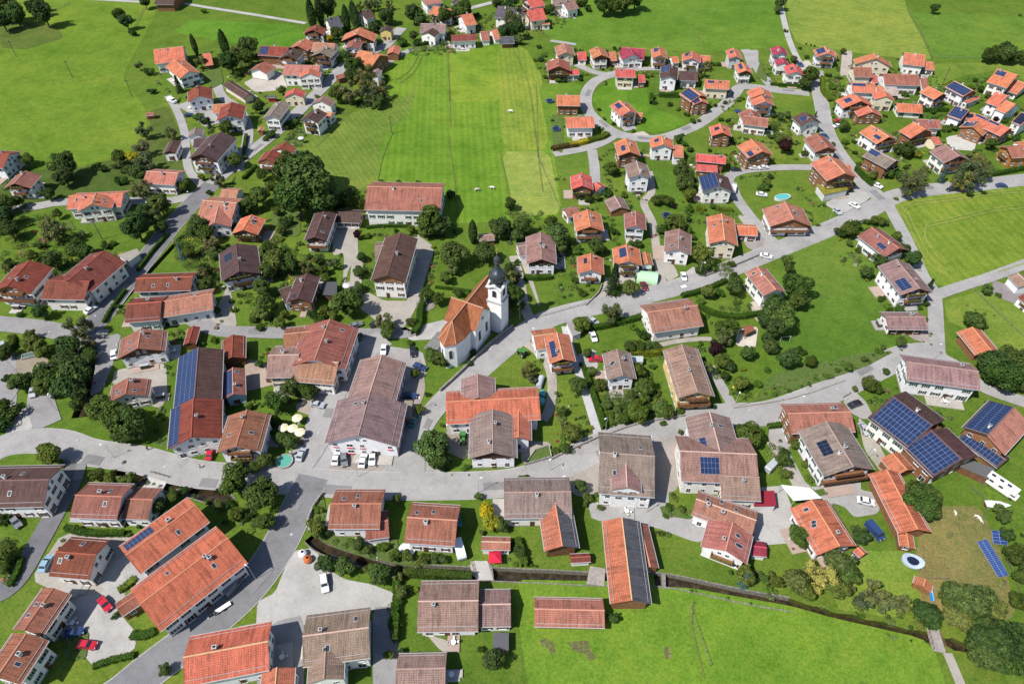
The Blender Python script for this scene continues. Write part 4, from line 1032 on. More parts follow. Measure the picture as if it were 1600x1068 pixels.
TD = '''
@0 0 4
d 30 60 75; d 95 95 65; d 10 130 60; d 215 55 48; d 275 95 68; d 240 30 40; d 742 95 40; d 788 140 42; k 822 200 30; d 905 20 34; t 1213 285 48; t 1395 265 75; d 1435 385 68; l 1475 320 38; d 1555 300 60; d 1545 365 46; l 1252 385 38; l 867 412 26
k 935 440 34; c 1108 520 46; k 950 565 26; l 905 815 50; l 1072 830 40; l 885 925 50; s 1235 725 32; k 1272 750 34; c 1303 765 32; d 1415 800 44; g 1460 1000 52; g 165 1000 42; d 395 1030 82; k 605 1030 30; d 745 985 45; y 825 990 40; l 900 1005 60; k 1480 450 34; s 1270 65 20; l 740 1040 40
@400 0 4
t 345 95 70; t 395 70 72; d 440 60 62; t 562 120 62; t 607 80 66; t 630 125 60; l 655 45 26; l 700 35 34; l 755 25 34; l 832 30 30; d 815 100 50; k 780 175 28; d 985 95 55; d 1030 130 45; k 910 250 34; y 455 250 26; d 505 210 42; k 490 265 24; d 735 170 34; d 720 110 30; g 985 225 30; s 920 265 30; k 1000 270 26
d 615 410 62; d 595 470 48; l 590 580 70; l 680 500 78; l 700 600 62; l 755 560 60; d 770 630 40; g 760 655 30; d 505 590 50; k 495 670 26; d 640 400 40; l 800 600 34; d 20 670 40; k 205 780 32; s 235 755 30; k 270 735 22; g 160 560 30; l 370 370 36; g 560 345 34; k 85 835 34; s 60 860 26; s 380 600 22; g 180 985 44; d 300 1075 120; d 1290 60 62; t 1310 40 60; d 1195 90 50; d 1240 100 40; l 1125 110 26; g 1280 130 28; u 1413 195 24; d 1555 200 42; l 1600 120 60; s 1180 265 22; k 1590 20 50; k 1500 10 40; k 1370 90 24; g 1110 20 24; k 810 470 20
@800 0 4
d 30 190 52; g 45 250 28; k 170 288 18; d 580 30 62; d 640 35 58; d 700 20 62; d 770 5 55; d 540 15 30; k 430 10 40; k 480 50 26; d 240 60 30; s 305 45 26; s 200 75 18; k 400 60 24; l 365 20 26; k 180 370 22; s 145 375 14; s 240 475 20; s 280 480 22; k 320 485 18; k 430 490 18; s 210 345 14
s 400 310 14; s 435 315 16; k 640 300 14; k 680 300 14; s 565 430 12; s 590 315 14; s 660 315 14; k 720 305 12; l 1190 440 34; l 1225 410 30; s 1165 475 22; k 1290 400 18; s 1250 400 18; s 1020 440 14; s 870 470 14; s 840 470 20; k 1010 580 18; k 940 590 18; s 1090 500 22; k 1060 415 14; s 880 605 18; k 895 640 18; k 985 650 18; s 1040 680 18; s 1090 710 20; s 1130 750 24; s 1165 750 16; k 545 680 14; s 580 740 14; k 640 770 16; s 755 815 14; k 1270 655 16; k 1330 640 16; s 1305 740 18; k 1350 750 20; g 1040 870 26; s 1080 895 24; k 1110 930 22; s 1060 840 16; g 620 1040 30; s 560 800 18; s 590 825 16; s 330 790 12; k 280 790 12; g 1060 1020 30; d 1440 720 16; s 1585 750 20; s 1570 800 18; k 1420 900 18; s 1385 880 22; k 1235 940 14; s 1410 620 18; s 1440 610 16; v 1380 770 16; s 1570 830 18; k 250 750 12; s 550 990 14
@1200 0 4
d 80 25 38; g 60 60 26; k 115 190 16; d 255 480 52; d 235 520 42; d 285 455 34; g 160 370 24; k 180 385 18; k 245 355 16; k 200 300 12; s 270 280 8; k 290 285 8; k 240 275 7; k 375 465 20; s 410 540 24; s 440 485 16; s 400 590 20; g 470 320 20; d 1043 55 30; s 1578 92 12; d 1385 345 46; d 1440 330 44; d 1490 345 52; d 1480 300 36; d 1530 360 36; d 1590 360 40; s 1270 540 24; k 1300 500 18; d 1330 555 22; k 1240 555 24; s 1380 595 22; s 940 470 16; k 990 460 12; g 720 525 34; s 850 570 26; s 905 570 26; k 1000 660 20; s 1030 690 24; s 1030 750 40; k 730 720 16; s 500 780 24; g 470 790 34; g 75 730 26; k 40 720 24; g 120 720 22; s 45 800 28; p 105 920 42; g 75 870 32; l 130 870 30; s 20 850 22; g 225 960 20; c 300 715 18; g 405 900 16; s 480 880 24; s 420 680 22; s 540 880 18; s 460 560 14; d 870 940 46; d 820 930 36; v 930 960 34; d 1395 900 38; l 1330 1020 58; l 1280 980 40; s 1110 800 30; k 1160 790 28; s 1200 790 22; p 1425 745 18; s 1485 750 24; s 1560 860 30; k 1580 740 26; k 1220 660 14; s 590 430 14; s 820 430 14; s 380 620 16; s 460 600 16; k 860 1040 20; s 570 1020 20; s 600 990 16; k 545 950 18; s 490 920 14; v 1210 560 14; s 640 600 20; s 990 1045 16
@0 260 4
d 20 240 60; d 10 320 70; d 60 400 60; l 340 400 78; d 870 50 62; k 760 80 40; l 870 140 60; d 400 60 66; d 300 170 44; k 640 10 28; d 810 30 34; g 1000 240 72; d 905 300 62; d 850 380 88; l 960 330 60; d 1010 380 40; d 480 520 64; d 540 540 54; k 250 490 34; g 200 560 40; d 340 590 60; k 660 490 32; d 1150 120 40; g 1260 70 20; l 1365 90 44; k 1310 160 22; d 1240 390 70; d 1280 420 60; l 1320 480 50; u 1130 530 44; g 1180 540 40; d 1270 640 40; l 1260 680 50; d 1290 740 52; d 1560 240 54; k 1440 380 44; g 1530 290 34; k 110 100 60; d 110 220 40; s 700 480 22; k 120 640 40; k 60 600 40; d 260 910 50; l 495 1010 78; s 130 920 24; s 1350 890 30; k 1580 950 30; k 1500 800 20; s 1460 890 24; k 1440 840 16; g 1340 560 28; s 740 870 20; g 360 300 30; s 600 540 20; s 190 360 16; l 510 420 24; l 40 640 30; d 190 1050 40
@400 260 4
d 320 110 175; d 260 200 130; d 400 200 120; d 210 60 110; d 580 215 66; d 630 230 46; k 520 250 40; d 30 190 60; u 62 120 24; g 100 130 40; d 40 50 40; k 185 350 48; g 130 280 30; g 160 400 34; v 150 450 26; d 80 510 46; g 120 600 80; g 200 610 66; d 70 660 60; l 320 640 46; g 390 580 40; l 480 600 44; d 420 650 34; d 40 760 60; d 60 860 66; g 40 920 50; g 430 700 34; d 660 570 30; g 640 660 40; p 635 430 30; s 690 430 24; d 660 560 26; g 1090 350 88; d 1160 380 62; g 1060 400 50; t 1355 410 70; d 1530 380 74; d 1430 540 72; d 1240 555 88; g 1180 700 40; l 1230 640 40; d 1065 800 48; d 1140 830 46; g 570 860 90; d 620 800 44; k 350 920 40; g 430 900 36; g 480 930 34; l 800 970 60; g 830 1010 50; d 970 975 36; k 30 1000 30; g 150 980 40; g 180 930 30; k 390 950 40; s 780 90 18; s 890 90 16; s 1015 95 18; k 1210 170 40; g 970 395 26; d 1590 240 40; l 1570 700 60; d 1590 800 60; v 1105 500 18; m 800 350 12; s 870 395 18; g 1260 790 30; s 1330 790 26; d 1590 640 40; k 330 560 26; s 270 480 20; g 640 760 36; s 215 320 20; s 180 510 26
@800 260 4
d 70 370 62; d 30 430 44; d 240 350 46; g 290 440 74; d 300 510 50; d 10 700 50; d 20 800 60; k 430 190 26; k 490 200 34; g 530 190 26; s 600 160 34; g 620 20 40; k 590 150 26; s 700 170 28; s 715 125 18; k 640 400 34; g 520 505 54; s 410 520 38; s 370 500 24; s 400 705 30; k 445 785 30; s 500 765 16; c 640 700 90; k 660 780 40; g 740 760 52; k 780 485 36; s 740 480 24; d 900 210 34; d 950 210 34; d 980 220 34; p 1010 250 16; g 1020 350 66; k 930 385 42; d 1080 100 60; d 1060 40 50; d 1100 60 40; g 1110 180 44; s 1115 260 28; s 1250 245 24; s 1350 220 16; g 1180 560 66; g 1210 600 50; k 1190 650 40; s 1260 620 40; k 1370 600 28; g 1100 400 28; d 1390 750 62; k 1400 690 40; g 1220 790 46; s 1180 840 26; s 1300 780 34; g 430 990 54; l 620 920 66; g 1340 1020 76; k 820 1040 44; s 760 1000 26; d 1590 960 60; s 1400 850 20; d 60 870 30; k 30 600 26; s 1410 850 16; s 1570 130 34; g 1590 100 30; s 470 720 14; g 1130 440 22; d 1100 330 18; s 740 250 16
@1200 260 4
l 890 110 76; l 930 60 60; l 1270 60 100; l 1210 90 60; l 1340 30 60; u 1100 50 44; k 690 40 30; g 650 60 24; g 760 50 26; k 1000 35 16; s 840 60 40; d 510 390 56; k 470 410 44; d 550 370 34; s 620 340 26; g 660 340 30; g 710 345 28; k 820 490 50; d 840 530 44; d 905 580 56; g 800 440 30; d 700 590 46; g 510 480 22; s 570 520 24; d 615 670 40; v 625 700 20; d 170 760 88; d 130 640 34; g 115 590 36; d 190 840 66; d 40 900 90; g 90 950 90; d 60 1010 80; c 1015 740 42; k 710 825 26; k 760 890 26; d 820 890 34; k 985 850 24; g 1290 970 62; s 1340 990 30; g 1370 770 36; s 1440 800 20; s 950 880 20; k 10 60 22; s 265 330 14; s 310 365 14; s 800 200 16; g 740 355 18; v 450 455 14
@0 520 4
g 220 80 64; g 270 120 50; d 40 120 46; g 90 40 34; g 110 310 60; k 160 280 46; k 40 280 30; k 60 470 80; k 20 560 60; d 430 90 80; d 400 180 80; d 300 270 90; g 290 340 70; d 480 260 90; d 420 350 80; d 500 380 60; d 560 140 54; d 480 450 44; l 560 60 44; g 620 470 74; d 700 520 100; d 800 560 110; d 760 640 70; d 860 620 70; g 570 490 30; g 310 760 74; d 260 720 30; g 610 890 44; g 690 920 44; g 800 920 54; d 1470 930 98; g 1080 1020 40; k 1140 990 34; g 1500 830 34; g 1590 850 40; k 1540 130 16; s 1250 60 26; s 1340 40 26; s 400 830 14; g 1560 460 24; m 590 310 10
@400 520 4
d 125 430 74; d 230 340 70; d 330 370 60; k 120 560 40; k 60 600 50; k 130 620 40; g 220 680 50; g 150 660 40; g 60 800 50; d 20 190 26; g 1110 720 110; d 1140 800 70; g 1090 660 60; g 995 260 30; g 1150 170 50; g 1100 140 50; g 1190 190 30; k 1075 380 20; k 1330 180 26; g 1360 120 22; g 1020 480 34; d 42 1010 104; s 1310 840 30; g 820 10 40; g 880 1040 30; s 700 745 16; s 560 745 14; g 1390 1020 28; g 1160 580 14; l 650 20 20; g 960 60 20
@800 520 4
g 550 320 44; g 500 240 34; d 410 330 56; g 470 130 30; d 730 90 40; d 800 80 40; d 860 80 34; d 900 85 30; d 790 240 50; d 830 340 60; g 750 390 34; d 745 385 28; g 590 450 34; s 605 505 34; g 660 475 26; d 700 530 46; g 790 510 66; g 780 450 40; d 860 470 30; g 930 470 50; d 970 500 44; g 830 410 34; s 1050 490 28; v 880 430 20; s 900 370 34; p 1270 105 50; l 1330 30 60; g 1310 180 50; d 1360 210 36; v 1440 225 24; g 1430 320 54; d 1330 270 30; g 1210 220 44; d 1280 240 20; v 1370 375 20; s 1460 350 30; s 1540 310 30; g 1470 130 50; d 1590 40 44; l 90 240 50; l 130 290 34; g 380 620 66; l 330 580 34; v 495 590 20; g 430 960 44; g 470 1030 34; g 330 720 34; s 270 740 30; g 320 490 30; g 1480 640 84; d 1440 610 44; k 1265 455 20; g 1050 620 18; g 430 200 16; s 180 170 16; s 1600 230 24; s 940 560 24; s 1180 60 20; s 880 205 26; s 520 1010 18
@1200 520 4
g 125 170 66; g 20 90 50; d 265 180 40; k 215 110 34; k 20 60 40; d 1400 200 90; d 1480 260 110; d 1560 200 110; d 1500 160 80; d 1590 300 70; d 1390 280 50; g 640 320 54; d 690 350 34; g 540 350 20; g 830 60 34; g 600 165 20; g 500 215 30; s 380 270 26; s 700 110 26; s 440 230 20; g 740 240 24; d 950 1000 90; g 1010 1020 70; g 90 800 50; g 120 880 34; d 100 750 30; g 230 820 24; g 150 640 34; s 290 900 30; d 1330 870 20; g 720 90 18; s 40 380 18; s 130 360 16; s 260 320 16; s 350 260 16
@0 780 4
g 1470 90 46; k 1540 110 36; g 40 340 60; k 90 370 40; g 30 420 40; k 870 160 26; g 470 180 24; k 420 170 24; k 560 195 18; s 650 210 20; s 740 215 20; s 800 215 18; g 990 40 50; g 1370 40 34; k 1440 20 34; g 40 20 40; k 20 120 50; s 720 720 26; s 1400 140 22; k 1310 15 20; g 1030 70 26; g 1030 1060 44
@400 780 4
d 60 145 60; g 15 150 40; d 430 400 60; g 550 420 66; d 770 470 74; g 720 440 44; l 880 480 40; d 960 580 20; g 910 580 44; v 995 565 24; d 900 640 24; s 890 700 20; d 890 780 26; d 870 850 30; g 640 280 44; g 700 310 34; s 780 300 34; g 820 290 26; g 870 350 44; g 940 350 40; g 1050 370 34; g 1120 370 34; g 1170 375 30; y 1440 80 50; y 1470 150 54; d 1540 160 50; d 1480 1010 74; g 1400 940 20; g 380 180 60; g 440 200 30; s 390 60 34; g 830 970 34; d 910 950 22; k 860 360 20; g 1410 210 18
@800 780 4
g 80 20 50; d 45 330 40; g 80 390 26; g 40 290 24; d 640 740 34; g 600 740 20; k 10 270 30; s 100 410 10; s 125 412 10; s 150 412 10; g 550 20 20; g 450 30 20; g 1450 480 66; u 1460 500 60; g 1360 460 16; g 1580 500 34; s 980 40 30; g 1060 60 24; s 960 100 20; g 330 130 14
@1200 780 4
d 215 240 66; g 250 200 50; g 180 200 44; d 590 230 56; g 560 200 44; d 950 30 100; d 1010 40 80; a 320 480 100; w 175 520 86; g 225 570 66; w 450 400 92; g 500 470 72; w 400 510 66; g 440 570 66; l 660 600 84; l 720 650 60; l 830 660 62; g 50 520 44; l 590 640 60; d 1000 730 90; d 960 690 60; w 1245 640 140; w 1180 740 90; g 1310 770 90; w 1400 680 84; d 1420 900 150; d 1540 880 110; d 1350 960 110; d 1560 980 100; d 1470 1020 110; d 1470 100 50; d 1500 220 46; d 1540 350 74; d 1590 480 60; d 1570 640 60; g 1120 620 60; v 1460 500 14; g 1440 60 40; k 1590 220 14; g 560 660 40; l 510 560 40; g 940 790 34; m 160 310 10; g 20 470 24
'''
def short(lab):
    return lab
SPOTS = []
ob = (0, 0, 1); TREES = []
rt = random.Random(5)
for ln in TD.strip().splitlines():
    if ln[0] == '@': ob = nums(ln[1:]); continue
    for it in ln.split(';'):
        it = it.split()
        if len(it) < 4: continue
        k = it[0]; x, y, r = float(it[1]) / ob[2] + ob[0], float(it[2]) / ob[2] + ob[1], float(it[3]) / ob[2]
        if k in 'sk': r *= 1.1
        mk, colr, ch, nm, cat, words = KD[k]
        rad = 3.0
        for _ in range(8):
            c = at(x, y, ch * rad); dep = proj(c.x, c.y, ch * rad)[2]; rad = max(.5, r * dep / FPX)
            if mk in ('cone', 'slim'): rad = min(rad * 1.25, 11)
            rad = min(rad, 13)
        TREES.append((k, x, y, r, c, rad))
def in_vol(p, m=.0):
    for h_ in HOUSES:
        for v in h_['vols']:
            d = p - v['o']
            if d.length > v['L'] / 2 + v['w']: continue
            ca, sa = math.cos(v['rz']), math.sin(v['rz']); lx, ly = d.x * ca + d.y * sa, -d.x * sa + d.y * ca
            if abs(lx) < v['L'] / 2 - .8 + m and abs(ly) < v['w'] - .7 + m: return v, lx, ly, ca, sa
    return None
# directions in words, as seen in the photograph
def where(x, y, hx, hy):
    a = math.degrees(math.atan2(y - hy, x - hx)) % 360
    return ['right of', 'right and in front of', 'in front of', 'left and in front of', 'left of', 'behind and left of', 'behind', 'behind and right of'][int((a + 22.5) // 45) % 8]
HP = [(proj(h_['o'].x, h_['o'].y, 3), h_['lab']) for h_ in HOUSES]
USED = set(h_['lab'] for h_ in HOUSES)
def auto_label(words, x, y, size=''):
    near = sorted(HP, key=lambda q: (q[0][0] - x) ** 2 + ((q[0][1] - y) * 1.3) ** 2)[:14]
    for pre in (('', size) if size else ('',)):
        for q, lab in near:
            t = (pre + ' ' + words + ' ' + where(x, y, q[0], q[1]) + ' the ' + lab).strip()
            if len(t.split()) <= 16 and t not in USED: USED.add(t); return t
    for q, lab in near:
        for extra in ('second', 'third', 'smallest', 'outermost', 'fourth', 'fifth'):
            t = (extra + ' ' + words + ' ' + where(x, y, q[0], q[1]) + ' the ' + lab).strip()
            if len(t.split()) <= 16 and t not in USED: USED.add(t); return t
    for nn in range(99):
        t = f'{words} among the garden greenery at the {"left" if x < 800 else "right"}' ; return t
GROUPS = dict(tree='trees of the village', shrub='garden shrubs of the village')
for k, x, y, r, c, rad in TREES:
    mk, colr, ch, nm, cat, words = KD[k]
    q = in_vol(c)
    if q and cat == 'shrub':          # slide out of the wall it would stand in
        v, lx, ly, ca, sa = q; dx = v['L'] / 2 - .6 - abs(lx); dy = v['w'] - .5 - abs(ly)
        if dx < dy: lx = math.copysign(v['L'] / 2 + rad * .5, lx)
        else: ly = math.copysign(v['w'] + rad * .4, ly)
        c = v['o'] + Vector((lx * ca - ly * sa, lx * sa + ly * ca))
        if in_vol(c): continue
    elif q and cat == 'tree':
        v, lx, ly, ca, sa = q; ly = math.copysign(v['w'] + .6, ly); c = v['o'] + Vector((lx * ca - ly * sa, lx * sa + ly * ca))
        if in_vol(c): continue
    if cat == 'tree' and mk == 'broad' and k in 'dg' and rad < 2.9:
        nm, words, mk = 'small_broadleaf_tree', ('dark little garden tree' if k == 'd' else 'light little garden tree'), 'broad'  # the same broadleaf trees, set apart only by their small crowns
    big = 'tall' if rad > 5.5 and cat == 'tree' else ('small' if rad < 2 else 'medium')
    root = thing(nm, auto_label(words, x, y, big), cat, (c.x, c.y, 0), rt.random() * 6.28, GROUPS[cat])
    cm, tm = rt.choice(CM[mk]); f = rt.uniform(.8, 1.2)
    hue = rt.uniform(-.22, .3); col = (colr[0] * f * (1 + hue), colr[1] * f * (1 + hue * .3), colr[2] * f * rt.uniform(.8, 1.4))
    sz = (rad * rt.uniform(.94, 1.06), rad * rt.uniform(.94, 1.06), rad * (rt.uniform(.9, 1.1) if mk != 'bush' else .8))
    if mk in ('broad', 'loose'): zb = -1.35 * sz[2]; z = max(1.35 * sz[2], 1.2)
    elif mk in ('cone', 'slim'): z = 1.08 * sz[2]
    else: z = .72 * sz[2]
    for n_, me in (('crown', cm), ('trunk', tm)):
        o = put(n_, me, root, col); o.location = (0, 0, z - .02); o.scale = sz
# thick mixed planting nobody could count
STR = []
def thicket(s, dens=1.0, hmax=1.6, polys_=None):
    g = G(); cc = []
    for P in (polys_ or [[at(*p) for p in pairs(s)]]): thick_one(P, dens, hmax, g, cc)
    if not g.f: return
    me = g.mesh('undergrowth', ['thicket']); ca = me.color_attributes.new('plant', 'FLOAT_COLOR', 'CORNER')
    ca.data.foreach_set('color', [c_ for q in cc for _ in range(4) for c_ in q]); tag(put('undergrowth', me), kind='stuff')
def thick_one(P, dens, hmax, g, cc):
    rnd = random.Random(int(P[0].x * 7 + P[0].y * 13))
    x0, x1 = min(p.x for p in P), max(p.x for p in P); y0, y1 = min(p.y for p in P), max(p.y for p in P)
    PAL = [(.055, .11, .02), (.04, .075, .016), (.085, .15, .025), (.12, .17, .04), (.06, .10, .03), (.16, .18, .05), (.035, .06, .02), (.10, .13, .06)]
    n = min(420, int((x1 - x0) * (y1 - y0) * .28 * dens) + 1)
    for _ in range(n):
        q = Vector((rnd.uniform(x0, x1), rnd.uniform(y0, y1)))
        if not inside(q, P) or in_vol(q, .8): continue
        r = rnd.uniform(.45, 1.0) * hmax * .75; pts = []
        for k in range(int(26 + 34 * r)):
            while True:
                u = Vector((rnd.uniform(-1, 1), rnd.uniform(-1, 1), rnd.uniform(0, 1)))
                if .2 < u.length < 1: break
            u.normalize(); pts.append((Vector((q.x, q.y, 0)) + Vector((u.x * r, u.y * r, u.z * r * 1.05)) * rnd.uniform(.8, 1.05), u))
        a = len(g.f); leaf_cards(g, pts, .17, rnd); cl = rnd.choice(PAL); j = rnd.uniform(.8, 1.25)
        if rnd.random() < .05: cl = rnd.choice(((.4, .12, .16), (.45, .38, .06), (.5, .48, .42), (.3, .06, .05)))
        cc += [(cl[0] * j, cl[1] * j, cl[2] * j, 1)] * (len(g.f) - a)
for s, dn, h_ in [('560,884 640,897 740,901 740,904 640,901 560,890', 1.5, .8), ('1045,912 1100,925 1165,938 1235,950 1235,954 1100,930', 1.5, .6), ('1240,936 1300,954 1440,988 1440,984 1300,947 1240,930', 1.2, 1.4), ('1240,954 1300,971 1440,1003 1440,1007 1300,976', 1.5, .6), ('186,724 232,737 232,734 190,720', 1.5, .9), ('270,746 345,768 345,764 275,742', 1.5, .9), ('195,738 232,752 340,784 345,792 250,765', 1.3, 1.0), ('408,385 425,372 470,400 500,408 505,438 440,440 402,430 398,470 405,500 435,495 440,518 395,508 372,460 385,430', 1, 2.2), ('0,290 60,330 110,358 130,410 60,425 -20,400', .8, 2.2), ('60,400 130,395 195,398 160,440 60,435', 1, 2.2), ('270,378 300,350 342,372 345,440 312,432 280,410', 1.1, 2.4),
    ('105,530 155,540 128,625 70,600', 1, 2.4), ('940,655 945,610 985,600 1020,605 1050,640 1010,655 960,668', 1.2, 2.0), ('870,610 900,600 930,688 885,716 862,700 858,660', .8, 1.2), ('1090,545 1112,590 1140,598 1200,600 1160,630 1140,605 1105,565', .9, 1.6), ('1402,550 1340,575 1250,605 1170,630 1160,622 1240,590 1330,555', .7, 1.1),
    ('492,792 508,770 516,834 560,848 620,864 690,880 640,886 560,866 502,840', 1.2, 1.4), ('1035,785 1092,795 1085,812 1035,808', 1.2, .9), ('1205,190 1242,190 1235,228 1202,235', 1, 1.8), ('1290,118 1312,120 1312,160 1294,150', 1, 1.4), ('1295,172 1320,180 1330,212 1305,200', 1, 1.4), ('1336,250 1380,290 1365,296 1340,276', 1.2, 1.6),
    ('1380,212 1432,205 1440,245 1398,248', 1, 2.0), ('1318,392 1338,398 1362,425 1345,425', 1.2, 1.4), ('1122,400 1135,385 1150,430 1128,440', 1, 2.0), ('1062,258 1082,250 1100,312 1066,306', 1, 2.0), ('945,300 1002,288 1012,318 950,328', .5, .9), ('940,240 975,235 990,262 945,275', .5, .8), ('784,452 812,470 802,502 786,484', 1, 2.0), ('790,330 850,335 870,400 820,395', .8, 2.0),
    ('1188,102 1214,100 1216,130 1198,128', 1, 1.2), ('455,205 485,200 470,232 440,228', 1, 1.6), ('300,475 345,470 360,500 340,515', .6, 1.2), ('572,395 590,450 570,470 562,430', 1, 1.8), ('360,75 420,80 400,110 355,140', .8, 1.8), ('560,110 610,115 605,165 555,170', .9, 2.2), ('640,60 720,70 720,84 640,90', .8, 1.6), ('690,30 760,20 760,60 700,55', .6, 1.6), ('820,20 900,15 880,45 830,55', .6, 1.4),
    ('850,112 880,118 895,128 855,130', 1, 1.2), ('1120,150 1145,140 1150,172 1128,176', .8, 1.2), ('1105,238 1150,240 1150,262 1108,262', .8, 1.2), ('975,100 1100,95 1100,102 975,106', .8, .8), ('1440,120 1530,120 1530,135 1440,140', .5, .8), ('1530,260 1600,245 1600,258 1540,272', .6, 1.0), ('1325,395 1330,410 1320,420 1310,400', 1, 1.2), ('1530,175 1600,190 1600,210 1540,200', .6, 1.4),
    ('1195,700 1215,690 1240,735 1222,750', 1, 1.8), ('1215,690 1225,680 1230,700 1218,706', 1, 1.0), ('1262,760 1300,764 1300,772 1265,774', 1, 1.0), ('180,735 215,742 215,755 160,752', 1, 1.6), ('360,790 400,790 410,830 380,830', .8, 1.6), ('80,880 98,835 103,835 90,885', .8, .8), ('780,860 800,820 830,880 790,885', .6, 1.0), ('1170,880 1200,890 1230,940 1180,930', .7, 1.2), ('1330,930 1440,940 1440,975 1340,962', .8, 1.6),
    ('1500,470 1560,490 1540,505 1500,490', .3, .8), ('1425,520 1450,505 1462,540 1440,545', .4, .8), ('1375,600 1440,600 1430,640 1385,640', .8, 1.2), ('410,620 450,690 415,720 405,680', .8, 1.4), ('440,690 475,690 470,700 440,705', 1, 1.2), ('100,990 140,985 140,1030 100,1035', .8, .8), ('-5,845 30,840 30,905 5,915', 1, 1.6), ('615,900 628,905 622,1000 610,990', 1, 1.8), ('700,720 735,735 760,745 690,745', .6, .8), ('1012,640 1050,630 1062,645 1015,655', 1, 1.2), ('1150,460 1195,480 1190,500 1120,488', .6, 1.4), ('900,420 925,450 905,470 895,440', .7, 1.2), ('1400,500 1380,520 1430,548 1390,555', .3, .7)]:
    thicket(s, dn, h_)
def strip_poly(a, b, wd):
    n = Vector((-(b - a).y, (b - a).x)).normalized() * wd / 2; return [a + n, b + n, b - n, a - n]
for h_ in HOUSES:
    v = h_['vols'][0]
    if v['L'] * v['w'] < 36 or v['o'].y < 95 or 'barn' in h_['root'].name: continue
    ca, sa = math.cos(v['rz']), math.sin(v['rz'])
    def W(x, y): return v['o'] + Vector((x * ca - y * sa, x * sa + y * ca))
    D = rz_.uniform(4, 6.5); X, Y = v['L'] / 2 + D, v['w'] + D
    for (a, b) in rz_.sample([((-X, -Y), (X, -Y)), ((X, -Y), (X, Y)), ((X, Y), (-X, Y)), ((-X, Y), (-X, -Y))], 4):
        a, b = W(*a), W(*b); n = 5; t0 = None
        segs = [(a.lerp(b, k / n), a.lerp(b, (k + 1) / n)) for k in range(n)]
        for p, q in segs:
            m_ = (p + q) / 2
            if rz_.random() < .22 or blocked(m_, .6) or blocked(p, 0) or in_vol(m_, 1.5): continue
            STR.append(strip_poly(p, q, rz_.uniform(.9, 2.2)))
thicket(None, 2.2, 1.15, STR)
# hedges
def hedge(s, wd, hg, colr, words='clipped green hedge', lab=None):
    P = [at(*p, hg * .6) for p in pairs(s)]; rnd = random.Random(s); g = G(); pts = []
    core = G()
    c = smooth_line(P, 3); L, Rr = sides(c, wd * .82)
    for i in range(len(c) - 1):
        core.face([(*Rr[i], hg * .9), (*Rr[i + 1], hg * .9), (*L[i + 1], hg * .9), (*L[i], hg * .9)]); core.face([(*Rr[i], 0), (*Rr[i + 1], 0), (*Rr[i + 1], hg * .9), (*Rr[i], hg * .9)]); core.face([(*L[i + 1], 0), (*L[i], 0), (*L[i], hg * .9), (*L[i + 1], hg * .9)])
        d = c[i + 1] - c[i]; ln = d.length; n = Vector((-d.y, d.x)).normalized()
        for k in range(int(ln * (wd + 2 * hg) * 16)):
            u = rnd.random(); q = c[i] + d * u; t = rnd.random() * (wd + 2 * hg)
            if t < wd: p = q + n * (t - wd / 2); z = hg; nn = Vector((0, 0, 1))
            elif t < wd + hg: p = q + n * wd / 2; z = t - wd; nn = Vector((n.x, n.y, 0))
            else: p = q - n * wd / 2; z = t - wd - hg; nn = Vector((-n.x, -n.y, 0))
            j = rnd.gauss(0, .06); pts.append((Vector((p.x, p.y, z)) + nn * j, nn))
    leaf_cards(g, pts, .16, rnd); i0 = len(g.v)
    for f_, m_ in zip(core.f, core.m): g.f.append(tuple(k + i0 for k in f_)); g.m.append(0); g.uv.append([(0, 0)] * len(f_))
    g.v += core.v
    x, y = pairs(s)[len(pairs(s)) // 2]
    o = g.obj('hedge', ['leaf'], color=colr)
    tag(o, lab or auto_label(words, x, y, 'long' if sum((c[i + 1] - c[i]).length for i in range(len(c) - 1)) > 25 else 'short'), 'hedge', 'hedges round the gardens')
HG = (.045, .10, .014)
